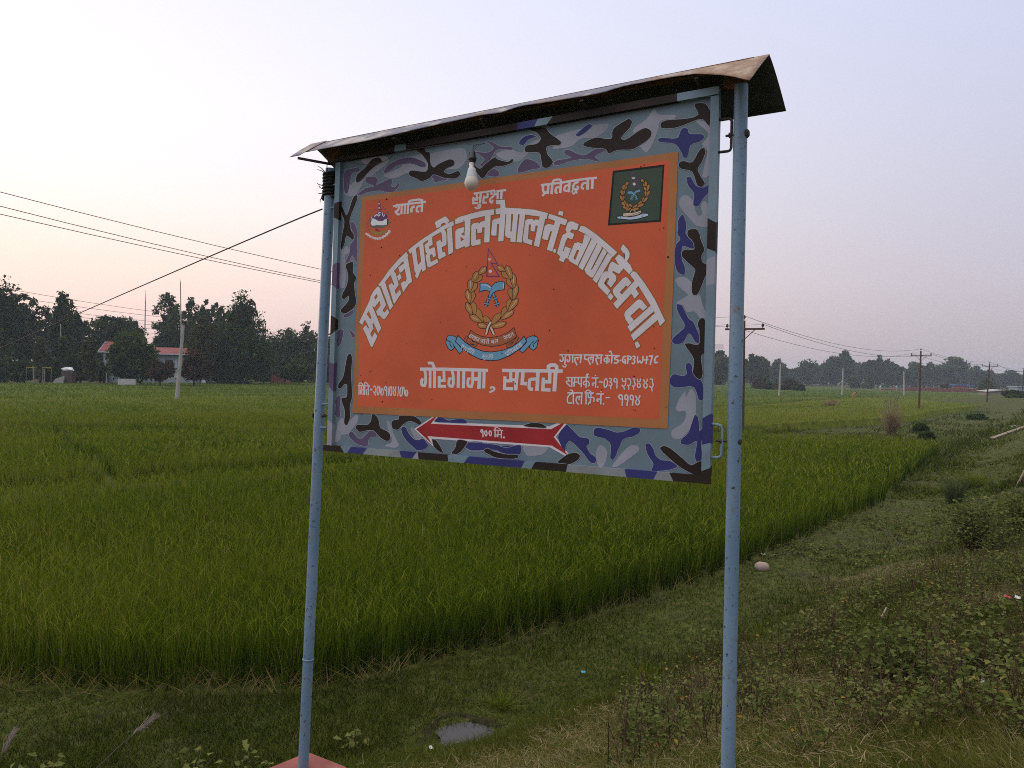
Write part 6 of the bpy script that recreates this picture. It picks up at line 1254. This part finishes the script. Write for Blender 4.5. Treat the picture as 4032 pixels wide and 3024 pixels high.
FT = [(2832, 60, 1384, 290, 'oval', 'mid', 'green tree showing between the board and the right post'), (2905, 56, 1408, 300, 'oval', 'dark', 'tree behind the nearest crossarm pole'), (2965, 46, 1404, 310, 'column', 'dark', 'pointed tree right of the nearest crossarm pole'), (3003, 40, 1401, 320, 'airy', 'mid', 'thin see-through tree top right of the pointed one'), (3066, 50, 1424, 380, 'oval', 'dark', 'round tree behind the pale pole nearest the sign post'), (3180, 56, 1414, 400, 'oval', 'dark', 'rounded tree left of the highest tree on the right skyline'), (3274, 44, 1404, 405, 'oval', 'dark', 'tree just left of the highest tree on the right skyline'), (3323, 48, 1386, 405, 'airy', 'dark', 'highest tree on the skyline right of the sign'), (3424, 30, 1408, 410, 'airy', 'dark', 'thin tufted tree above the small orange figure'), (3456, 34, 1413, 410, 'oval', 'dark', 'round tree right of the thin tufted one'), (3494, 36, 1422, 410, 'cone', 'dark', 'pointed tree above the low end of the brick wall'), (3530, 40, 1443, 400, 'oval', 'dark', 'dark tree just left of the pale pole at the wall'), (3598, 48, 1434, 420, 'oval', 'mid', 'round tree right of the pale pole at the wall'), (3653, 40, 1428, 425, 'airy', 'mid', 'airy tree right of the second crossarm pole'), (3742, 100, 1411, 425, 'oval', 'mid', 'big broad tree towering over the brick wall'), (3848, 40, 1438, 440, 'airy', 'mid', 'pale hazy tree between the big tree and the third pole'), (3893, 34, 1456, 445, 'oval', 'mid', 'hazy tree behind the third crossarm pole'), (3975, 70, 1463, 450, 'oval', 'mid', 'broad hazy tree left of the farthest pole')]
for px_, w_, yt, d_, st_, mt, lab in FT: px_tree('far_tree', lab, 'tree', px_, w_ * 1.25, yt, 1508, d_, 'airy' if st_ == 'airy' else 'oval', mt, zb=0, n=1700, ncl=34, ls=.9, trunk=.3, group='far trees on the right skyline')
for px_, w_, yt, d_, mt, lab in [(2985, 44, 1488, 215, 'dry', 'brownish bush left of the pale pole nearest the sign post'), (3018, 34, 1478, 225, 'lime', 'bright green bush behind the pale pole'), (3095, 92, 1490, 205, 'dry', 'wide brownish bush behind the pale pole'), (3030, 34, 1502, 200, 'dark', 'small dark bush at the foot of the pale pole'), (3145, 44, 1508, 195, 'dark', 'low dark bush at the end of the brownish bush'), (3365, 40, 1480, 330, 'lime', 'fresh green bush under the far trees'), (3420, 40, 1478, 335, 'lime', 'second fresh green bush under the far trees'), (3722, 40, 1512, 255, 'yellow', 'yellow green bush on the brick wall top'), (3890, 70, 1490, 240, 'mid', 'round tree standing behind the third crossarm pole foot'), (3990, 72, 1540, 150, 'dark', 'dark bush at the right edge before the low hut'), (4010, 70, 1574, 120, 'mid', 'green bush at the right edge on the weedy bank')]:
    px_tree('far_bush', lab, 'bush', px_, w_, yt, 1560, d_, 'bush', mt, zb=0, n=1200, ncl=26, ls=.4, group='bushes beyond the right paddies')
# brick wall
a_, b_ = pt(3563, 1530, 252), pt(3990, 1541, 246); mb = MB(); mb.bar((0, 0, .85), tuple(np.array([b_[0] - a_[0], b_[1] - a_[1], .85])), .3, 1.75)
for i in range(0, 13): q = (b_ - a_) * i / 12; mb.box((q[0], q[1] - .05, .9), (.42, .5, 1.95))
bw = mb.build('brick_wall', m_brick); bw.location = (a_[0], a_[1], 0); tag(bw, 'long red brick boundary wall across the far side of the paddies', 'wall')
c_ = pt(3466, 1534, 256); mb = MB(); mb.bar((0, 0, .45), (a_[0] - c_[0], a_[1] - c_[1], .45), .3, .9); o = mb.build('brick_wall', m_brick); o.location = (c_[0], c_[1], 0); tag(o, 'low unfinished dark brick wall left of the long red one', 'wall')
b_ = pt(3784, 1520, 275); o = empty('shack', (b_[0], b_[1], 0)); mb = MB(); mb.box((0, 0, 1.3), (3.4, 3, 2.6)); mb.build('wall', paint('shack_orange_wall', (.36, .12, .07), .8, .2, 1, .3), o); mb = MB(); mb.box((.3, 0, 2.85), (6.6, 4, .45)); mb.build('roof', paint('blue_tarpaulin', (.06, .13, .36), .5, .2, 1, .2), o); tag(o, 'small orange shack with a blue roof behind the brick wall', 'shack')
a_, b_ = pt(3880, 1545, 185), pt(3972, 1545, 185); o = empty('hut', ((a_[0] + b_[0]) / 2, 185, 0)); w_ = b_[0] - a_[0]
mb = MB(); mb.box((0, 1.5, .8), (w_ * .92, 3, 1.6)); mb.build('wall', paint('hut_mud_wall', (.27, .23, .20), .9, .2, 1, .3), o)
mb = MB(); mb.add([(-w_ * .54, -.4, 1.55), (w_ * .2, -.4, 2.05), (w_ * .54, -.4, 1.5), (-w_ * .54, 3.6, 1.7), (w_ * .2, 3.6, 2.2), (w_ * .54, 3.6, 1.65), (-w_ * .54, -.4, 1.42), (w_ * .2, -.4, 1.92), (w_ * .54, -.4, 1.37)], [(0, 1, 4, 3), (1, 2, 5, 4), (6, 7, 1, 0), (7, 8, 2, 1)]); mb.build('roof', m_conc, o); tag(o, 'low mud walled hut with a shallow pale roof before the brick wall', 'hut')
b_ = pt(4020, 1522, 230); o = empty('house', (b_[0], b_[1], 0)); mb = MB(); mb.box((0, 0, 1.4), (5, 4, 2.8)); mb.build('wall', m_wallw, o); mb = MB(); mb.box((0, 0, 2.9), (5.8, 4.8, .18)); mb.build('roof', m_trim, o); tag(o, 'small pale flat roofed house at the right edge behind the farthest pole', 'house')

# people, each one continuous body
def person(label, pos, joints, edges, cloth, hgt, yaw, skin=True, group=None):
    o = empty('person', tuple(pos)); o.rotation_euler.z = yaw
    me = bpy.data.meshes.new('body'); me.from_pydata([tuple(np.array(j[:3]) * hgt) for j in joints], edges, [])
    b = bpy.data.objects.new('body', me); C.objects.link(b); b.parent = o; me.materials.append(cloth)
    sk = b.modifiers.new('skin', 'SKIN'); me.skin_vertices[0].data[0].use_root = True
    for i, j in enumerate(joints): me.skin_vertices[0].data[i].radius = (j[3] * hgt, j[3] * hgt)
    ss = b.modifiers.new('sub', 'SUBSURF'); ss.levels = 2; ss.render_levels = 2
    mb = MB(); hx_ = joints[4]; mb.lathe([(.01, -.06), (.05, -.045), (.066, 0), (.06, .045), (.03, .072), (.005, .078)], (0, 0, 0), 14)
    h = mb.build('hair', paint('hair_black', (.012, .01, .01), .6, .2, 10, 0), b, smooth=True); h.location = (hx_[0] * hgt, hx_[1] * hgt - .0, (hx_[2] + .03) * hgt); h.scale = (hgt,) * 3
    return tag(o, label, 'person', group)
ST = [(0, 0, .53, .085), (0, 0, .66, .085), (0, 0, .80, .09), (0, 0, .87, .04), (0, -.005, .935, .058), (.11, 0, .81, .04), (.15, -.02, .64, .03), (.15, -.08, .50, .022), (.15, -.09, .44, .02), (-.11, 0, .81, .04), (-.15, 0, .64, .03), (-.16, -.02, .50, .022), (-.16, -.03, .44, .02), (.055, 0, .49, .06), (.06, -.01, .27, .045), (.06, 0, .04, .03), (.06, -.07, .02, .02), (-.055, 0, .49, .06), (-.06, -.01, .27, .045), (-.06, .01, .04, .03), (-.06, -.06, .02, .02)]
EB = [(0, 1), (1, 2), (2, 3), (3, 4), (2, 5), (5, 6), (6, 7), (7, 8), (2, 9), (9, 10), (10, 11), (11, 12), (0, 13), (13, 14), (14, 15), (15, 16), (0, 17), (17, 18), (18, 19), (19, 20)]
BD = [(0, 0, .50, .10), (0, -.08, .60, .09), (0, -.20, .66, .09), (0, -.27, .66, .04), (0, -.33, .65, .058), (.10, -.21, .63, .04), (.12, -.24, .48, .03), (.10, -.30, .36, .022), (.09, -.32, .31, .02), (-.10, -.21, .63, .04), (-.12, -.25, .48, .03), (-.10, -.31, .36, .022), (-.09, -.33, .31, .02)] + [(q[0], q[1] + .02, q[2], q[3] * 1.2) for q in ST[13:]]
p_ = pt(3360, 1556, 135); person('person in orange clothes bending over the rice between two pale poles', (p_[0], p_[1], .15), BD, EB, paint('cloth_orange', (.55, .16, .05), .8, .2, 4, 0), 1.62, 1.2)
p_ = pt(3521, 1527, 252); person('person in reddish clothes standing on the low brick wall on the left', (p_[0], p_[1], .75), ST, EB, paint('cloth_red', (.35, .12, .12), .8, .2, 4, 0), 1.65, .4, group='people by the low brick wall')
p_ = pt(3530, 1528, 252); person('person in a pale shirt beside the one in reddish clothes', (p_[0], p_[1], .75), ST, EB, paint('cloth_pale', (.45, .47, .55), .8, .2, 4, 0), 1.6, -.5, group='people by the low brick wall')
p_ = pt(3466, 1528, 254); person('person in white at the far left end of the low brick wall', (p_[0], p_[1], .6), ST, EB, paint('cloth_white', (.66, .66, .7), .8, .1, 4, 0), 1.6, 0, group='people by the low brick wall')
# ------------------------------------------------------------------ weeds and shrubs of the road bank
SQ, LQ, LR = [], [], []
cnt = 0
for d_lo, d_hi, tries, nl, ln in ((4.0, 8, 1300, 24, .036), (8, 15, 1900, 22, .044), (15, 34, 1200, 20, .07)):
    d = 1 / RNG.uniform(1 / d_hi, 1 / d_lo, tries); aa = np.radians(RNG.uniform(9, 38, tries)); x_ = d * np.sin(aa); y_ = d * np.cos(aa); s_ = sdist(x_, y_)
    den = .56 + .5 * wob(x_, y_, .45) + .35 * wob(x_, y_, 1.1) - 1.2 * np.clip((3.0 - s_) / 1.0, 0, 1) - .3 * np.clip((s_ - 5.4) / .8, 0, 1) - .35 * np.clip((2.7 - x_) / .9, 0, 1) * (s_ > 4.6)
    for x0_, y0_, q in zip(x_, y_, den):
        if RNG.random() > q: continue
        S_, L_, r_ = plant_geo(x0_, y0_, random.uniform(.10, .34) * (1 if d_lo < 8 else 1.15), int(nl * random.uniform(.6, 1.3)), ln, random.uniform(.07, .2), .12 * math.sin(x0_ * 1.7 + y0_))
        SQ.append(S_); LQ.append(L_); LR.append(r_); cnt += 1
        if RNG.random() < .32:      # bare brown seed stalks
            z_ = hz(x0_, y0_); k = random.randint(2, 4); SQ.append(blades(np.tile([x0_, y0_, z_], (k, 1)) + RNG.normal(0, .04, (k, 3)) * [1, 1, 0], RNG.uniform(0, 6.28, k), RNG.uniform(.05, .25, k), RNG.uniform(.25, .5, k), np.full(k, .008), np.zeros(k), 3))
# creeping patch of small leaves near the rice
for px_, py_, r_, n_ in ((3460, 2075, 1.1, 60), (3180, 2170, .6, 26), (3350, 2210, .9, 50), (3560, 2060, .8, 26), (3900, 2440, .5, 22)):
    c_ = ground_hit(px_, py_)
    for _ in range(n_):
        x0_, y0_ = c_[0] + random.gauss(0, r_ * .7), c_[1] + random.gauss(0, r_ * .55)
        S_, L_, rr_ = plant_geo(x0_, y0_, random.uniform(.06, .16), 18, .062, random.uniform(.1, .24), .05); SQ.append(S_); LQ.append(L_); LR.append(rr_)
allq = np.concatenate(LQ + SQ); nl_ = sum(map(len, LQ)); mi = np.concatenate([np.zeros(nl_), np.ones(len(allq) - nl_)])
we = quads('weeds', allq, [m_weed, m_stem], np.concatenate(LR + [np.full(len(allq) - nl_, .5)]), mi=mi)
tag(we, 'low tangle of broad leaved weeds and brown stems covering the right bank', 'weeds', kind='stuff')

def shrub(name, label, cat, px_, py_, zg, h, wid, nst, per, ln, tone=0.0, mat=None, group=None):
    """a shrub of many leafy stems on its own root"""
    c_ = ground_hit(px_, py_); o = empty(name, tuple(c_)); SQ_, LC, LD = [], [], []
    yaw = RNG.uniform(0, 6.28, nst); sp_ = wid / 2 * RNG.uniform(.15, 1, nst); hh = h * (1.05 - .55 * (sp_ / (wid / 2)) ** 2) * RNG.uniform(.8, 1.1, nst)
    S_ = blades(RNG.normal(0, .03, (nst, 3)) * [1, 1, 0], yaw, sp_, hh, np.full(nst, .012), np.zeros(nst), 4)
    for i in range(nst):
        for j in range(per):
            u = random.uniform(.25, 1.03); p_ = np.array([math.cos(yaw[i]) * sp_[i] * u, math.sin(yaw[i]) * sp_[i] * u, hh[i] * u]) + RNG.normal(0, .035, 3); a_ = random.uniform(0, 6.28)
            LC.append(p_); LD.append((math.cos(a_), math.sin(a_), random.uniform(-.5, .5)))
    k = len(LC); ll = ln * RNG.uniform(.5, 1.25, k); q = leaves(np.array(LC), np.array(LD), ll, ll * RNG.uniform(.28, .4, k))
    r1 = np.clip(RNG.normal(.45 + tone, .2, k), 0, .94); quads('foliage', q, mat or m_weed, np.tile(r1, 2), parent=o); quads('stems', S_, m_stem, parent=o)
    return tag(o, label, cat, group)
shrub('leafy_shrub', 'dark leafy shrub on the bank at the right edge, the largest there', 'shrub', 3830, 2170, 1.0, .75, 1.9, 100, 28, .062, 0)
shrub('leafy_shrub', 'leafy shrub at the right edge just behind the largest one', 'shrub', 4010, 2090, 1.25, .6, 1.5, 60, 24, .07, .0)
shrub('leafy_weed_clump', 'dense clump of large pointed leaves low on the bank at the bottom right', 'shrub', 3500, 2700, 1.35, .38, .95, 60, 15, .056, .04)
shrub('leafy_weed_clump', 'spreading leafy clump at the lower right corner', 'shrub', 3850, 2690, 1.45, .34, .9, 44, 14, .052, .05)
shrub('leafy_weed_clump', 'leafy weed growing up right behind the right sign post', 'shrub', 2760, 2600, .95, .45, .5, 13, 12, .046, .14)
shrub('small_leafy_weed', 'small weed with pale leaves beside the foot of the right post', 'shrub', 2960, 2790, 1.35, .22, .3, 10, 9, .05, .15)
VG = 'broad leaved vines along the bottom edge'
for px_, py_, n_, lab in [(990, 3040, 9, 'broad leaved vine just left of the red footing'), (770, 3060, 6, 'broad leaved vine second from the red footing'), (140, 3070, 7, 'broad leaved vine in the bottom left corner'), (1390, 2965, 5, 'pale leaved vine just right of the red footing')]:
    shrub('vine', lab, 'vine', px_, py_, .95, .2, .42, n_, 4, .075, .3, group=VG)
m_tgrass = leafmat('tall_grass', [(0, (.030, .05, .016)), (.6, (.065, .09, .03)), (1, (.12, .14, .06))], .3)
m_dgrass = leafmat('dry_grass', [(0, (.16, .115, .06)), (.6, (.27, .20, .11)), (1, (.38, .31, .21))], .25)
m_plume = leafmat('grass_plume', [(0, (.20, .16, .14)), (1, (.46, .39, .37))], .2)
def grass_tuft(name, label, c_, n_, h, spread, wd, mat, plumes=0, droop=.25, group=None):
    c_ = np.array(c_, float); o = empty(name, tuple(c_)); base = RNG.normal(0, spread * .16, (n_, 3)) * [1, 1, 0]
    q = blades(base, RNG.uniform(0, 6.28, n_), spread * RNG.uniform(.1, 1, n_) ** 1.3, h * RNG.uniform(.45, 1, n_), wd * RNG.uniform(.6, 1.3, n_), RNG.uniform(0, droop, n_) * h, 4); quads('blades', q, mat, np.tile(RNG.random(n_), 4), parent=o)
    for i in range(plumes):
        a_ = random.uniform(0, 6.28); sx_ = spread * random.uniform(.1, .6); t_ = np.array([math.cos(a_) * sx_, math.sin(a_) * sx_, h * random.uniform(.95, 1.3)]); k = 60
        u = RNG.random(k); pb = t_ * .78 + np.outer(u, t_ * .24); q = blades(pb, RNG.uniform(0, 6.28, k), RNG.uniform(.02, .07, k) * h * .5, RNG.uniform(.02, .09, k) * h, np.full(k, wd * .8), np.zeros(k), 1); quads('plume', q, m_plume, parent=o)
    return tag(o, label, 'grass', group)
c_ = gp(3508, 1713, 0); grass_tuft('dry_grass_tuft', 'tall straw coloured grass tuft with white plumes beyond the corner of the nearest paddy', c_, 520, 2.0, .75, .03, m_dgrass, 9)
c_ = gp(2950, 1604, 0); grass_tuft('dry_grass_tuft', 'brownish grass tuft among the paddies left of the orange figure', pt(3270, 1592, 84) * [1, 1, 0], 300, 1.5, 1.1, .05, m_dgrass, 0)
c_ = ground_hit(3760, 1985); grass_tuft('tall_grass_clump', 'bluish tall grass clump left of the large shrub on the right bank', c_, 420, .95, .55, .012, m_tgrass, 0, .35)
c_ = ground_hit(3830, 1925); grass_tuft('tall_grass_clump', 'fresh green grass clump on the path beside the largest shrub', c_, 500, .6, .8, .014, m_rice, 0, .3)
c_ = ground_hit(2530, 2740); grass_tuft('tall_grass_clump', 'bright green grass clump between the posts, left of the right post', c_, 150, .42, .22, .007, m_rice, 0, .3)
c_ = ground_hit(1980, 2790); grass_tuft('tall_grass_clump', 'grass clump on the far rim of the puddle', c_, 200, .16, .25, .006, m_rice, 0, .3)
# long seed grasses in front of the left corner
def seed_stalk(label, root, tip, plume, r=.0022, group='tall seed grasses at the bottom left'):
    o = empty('seed_grass', tuple(root)); v = np.array(tip) - np.array(root); mb = MB()
    P_ = [tuple(v * f + np.array([0, 0, .05 * np.linalg.norm(v) * math.sin(math.pi * f)])) for f in np.linspace(0, 1, 10)]
    mb.tube(P_, [r * (1 - .6 * i / 9) for i in range(10)], 5); mb.build('stalk', m_straw if not plume else m_plume, o)
    k = plume
    if k:
        u = RNG.uniform(.52, .80, k); d = v / np.linalg.norm(v); pb = np.outer(u, v) + [0, 0, .03]; L_ = RNG.uniform(.02, .05, k)[:, None] * (.5 + u[:, None])
        sp_ = RNG.normal(0, .009, (k, 3)); e_ = pb + d * L_ + sp_ * 1.3; sd_ = np.cross(d, [0.3, 1, 0]); sd_ /= np.linalg.norm(sd_); w_ = .0016
        quads('plume', np.stack([pb - sd_ * w_ + sp_ * .3, pb + sd_ * w_ + sp_ * .3, e_ + sd_ * w_ * .5, e_ - sd_ * w_ * .5], 1), m_plume, parent=o)
    return tag(o, label, 'grass', group)
def fg(px_, py_, y_): return pt(px_, py_, y_)
seed_stalk('silvery plumed grass stalk leaning right at the bottom left', fg(370, 3035, 3.9), fg(660, 2803, 3.9), 70)
seed_stalk('silvery plume at the lower left corner', fg(-60, 3120, 3.7), fg(72, 2868, 3.7), 60)
for i, (a_, b_, lab) in enumerate([((228, 3040), (224, 2760), 'upright thin stalk nearest the left corner'), ((520, 3040), (592, 2760), 'thin stalk behind the leaning plume'), ((560, 3040), (690, 2745), 'thin stalk leaning right behind the plume'), ((700, 2960), (860, 2720), 'long thin stalk leaning far right'), ((640, 2975), (830, 2735), 'thin stalk with pale specks left of the long one'), ((500, 3030), (490, 2880), 'short curved stalk below the plume')]):
    seed_stalk(lab, fg(*a_, 4.1 + .1 * i), fg(*b_, 4.1 + .1 * i), 0, .0014)

# ------------------------------------------------------------------ single things on the ground
m_stone = paint('pale_stone', (.36, .27, .235), .9, .15, 9, .3, (.18, .14, .11), .6)
c_ = ground_hit(3000, 2246); zz_ = c_[2]; blob('stone', 'smooth pinkish boulder on the short grass right of the right post', 'stone', (c_[0], c_[1], zz_ + .055), (.128, .11, .092), m_stone, 20, .035, seed=5)
a_, b_ = ground_hit(3905, 1731), ground_hit(4050, 1680); mb = MB(); mb.bar((0, 0, 0), tuple(b_ - a_), .26, .06); o = mb.build('plank', m_wood); o.location = tuple(a_ + [0, 0, .08]); tag(o, 'weathered wooden plank lying on the weedy bank at the right edge', 'plank')
a_ = ground_hit(3994, 1922); b_ = pt(4120, 1700, a_[1] - .1); mb = MB(); mb.tube([(0, 0, -.1), tuple((b_ - a_) * .5), tuple(b_ - a_)], [.034, .032, .03], 10); o = mb.build('stake', m_wood, smooth=True); o.location = tuple(a_); tag(o, 'brown wooden stake leaning out of the right edge', 'stake')
def litter(label, px_, py_, zg, sz, mat, seed):
    c_ = ground_hit(px_, py_); z_ = c_[2]; r = random.Random(seed); n_ = 5; P_ = np.zeros((n_, n_, 3))
    for i in range(n_):
        for j in range(n_): P_[i, j] = ((i / 4 - .5) * sz * r.uniform(.8, 1.1), (j / 4 - .5) * sz * .7 * r.uniform(.8, 1.2), r.uniform(0, .3) * sz + .02)
    o = grid_mesh('litter', P_, mat, smooth=False); o.location = (c_[0], c_[1], z_ + .015); o.rotation_euler = (.25, 0, r.uniform(0, 3)); sl = o.modifiers.new('t', 'SOLIDIFY'); sl.thickness = .002
    return tag(o, label, 'litter', 'scraps of litter on the grass')
m_lblue = paint('wrapper_blue', (.06, .30, .46), .4, .3, 30, 0); m_lwhite = paint('wrapper_white', (.62, .62, .66), .5, .15, 20, .2); m_lred = paint('wrapper_red', (.36, .05, .07), .5, .3, 20, .1)
for i, (lab, px_, py_, zg, sz, m_) in enumerate([('blue and white wrapper on the green verge between the posts', 2296, 2663, .25, .05, m_lblue), ('small white paper scrap on the grass right of the puddle', 2269, 2818, .45, .06, m_lwhite), ('crumpled pinkish paper on the straw below the puddle', 1694, 2965, .7, .05, m_lwhite), ('grey white crumpled plastic at the bottom edge below the puddle', 1868, 3004, .8, .08, m_lwhite), ('white plastic scrap beside the stone at the rice edge', 3003, 2192, .1, .10, m_lwhite), ('white plastic among the leaves at the lower right', 3880, 2728, 1.4, .09, m_lwhite), ('red and white wrapper on the bank at the right', 3965, 2372, 1.3, .09, m_lred), ('white scrap just right of the red wrapper', 4005, 2372, 1.3, .07, m_lwhite), ('blue scrap among the weeds on the right bank', 3696, 2300, 1.1, .06, m_lblue), ('white plastic heap by the plank at the right edge', 4000, 1686, .8, .55, m_lwhite)]):
    litter(lab, px_, py_, zg, sz, m_, i)
# bare twigs lying on the weeds
TW = 'brown twigs on the right bank'
for i, (a_, b_, lab) in enumerate([((3470, 2100), (3560, 2190), 'brown twig nearest the creeping leaves'), ((3520, 2145), (3548, 2130), 'short forked twig on the dry patch'), ((3620, 2165), (3720, 2160), 'dark curved twig lying on the dry brown patch'), ((3840, 2155), (3895, 2160), 'twig in front of the largest shrub'), ((3470, 2470), (3505, 2442), 'pale broken stick in the middle of the leafy weeds')]):
    p_, q_ = ground_hit(*a_), ground_hit(*b_); z_ = hz(p_[0], p_[1]) + .1; m_ = (p_ + q_) / 2 + [0, 0, .06]; mb = MB(); mb.tube([(0, 0, 0), tuple(m_ - p_), tuple(q_ - p_)], [.010, .008, .005], 6); o = mb.build('twig', m_wood if 'pale' in lab else m_stem, smooth=True); o.location = (p_[0], p_[1], max(p_[2], z_)); tag(o, lab, 'twig', TW)
# tufted dark bank grass between the paddies and along the weedy ground on the right
n = 46000; x, y, d = sample_ground(n, 24, 190, 14, 38); s = sdist(x, y); k = (~inpoly(x, y, FAR)) & (~inpoly(x, y, NEAR)) & (s < 6); x, y, d = x[k], y[k], d[k]; n = len(x)
hgt = np.clip(.18 + .25 * wob(x, y, .22) + .12 * wob(x, y, .6), .06, .7); base = np.stack([x, y, height(x, y) - .03], 1)
q = blades(base, RNG.uniform(0, 6.28, n), RNG.uniform(.02, .25, n), hgt * RNG.uniform(.6, 1.3, n), .012 + .0011 * d, RNG.uniform(0, .1, n), 2)
rv = np.clip(.45 - .25 * (hgt - .2) + .2 * wob(x, y, .35) + RNG.normal(0, .15, n), 0, .97); bg_ = quads('bank_grass', q, m_grass, np.tile(rv, 2)); tag(bg_, 'rough weedy grass on the waste ground beyond the paddy corner', 'grass', kind='stuff')
for px_, w_, yt, yb, d_, mt, lab in [(3632, 50, 1664, 1690, 50, 'lime', 'round green bush right of the dry grass tuft'), (3655, 60, 1700, 1728, 44, 'mid', 'low bush in the weedy corner below the green one'), (3850, 70, 1632, 1660, 70, 'dark', 'grey green scrub on the waste ground before the third pole')]:
    px_tree('waste_bush', lab, 'bush', px_, w_, yt, 1800, d_, 'bush', mt, zb=0, n=1300, ncl=26, ls=.12, trunk=.03, group='bushes on the waste ground')

# ------------------------------------------------------------------ evening haze
HAZE = 0.00044
if HAZE:
    hm = bpy.data.materials.new('evening_haze'); hm.use_nodes = True; t = hm.node_tree; t.nodes.clear()
    pv = t.nodes.new('ShaderNodeVolumePrincipled'); pv.inputs['Color'].default_value = (.74, .84, .98, 1); pv.inputs['Density'].default_value = HAZE; pv.inputs['Anisotropy'].default_value = .2
    ou = t.nodes.new('ShaderNodeOutputMaterial'); t.links.new(pv.outputs[0], ou.inputs['Volume'])
    mb = MB(); mb.box((50, 900, 19), (2600, 2100, 40)); hz_o = mb.build('haze', hm); tag(hz_o, 'thin evening haze over the fields', 'haze', kind='stuff')
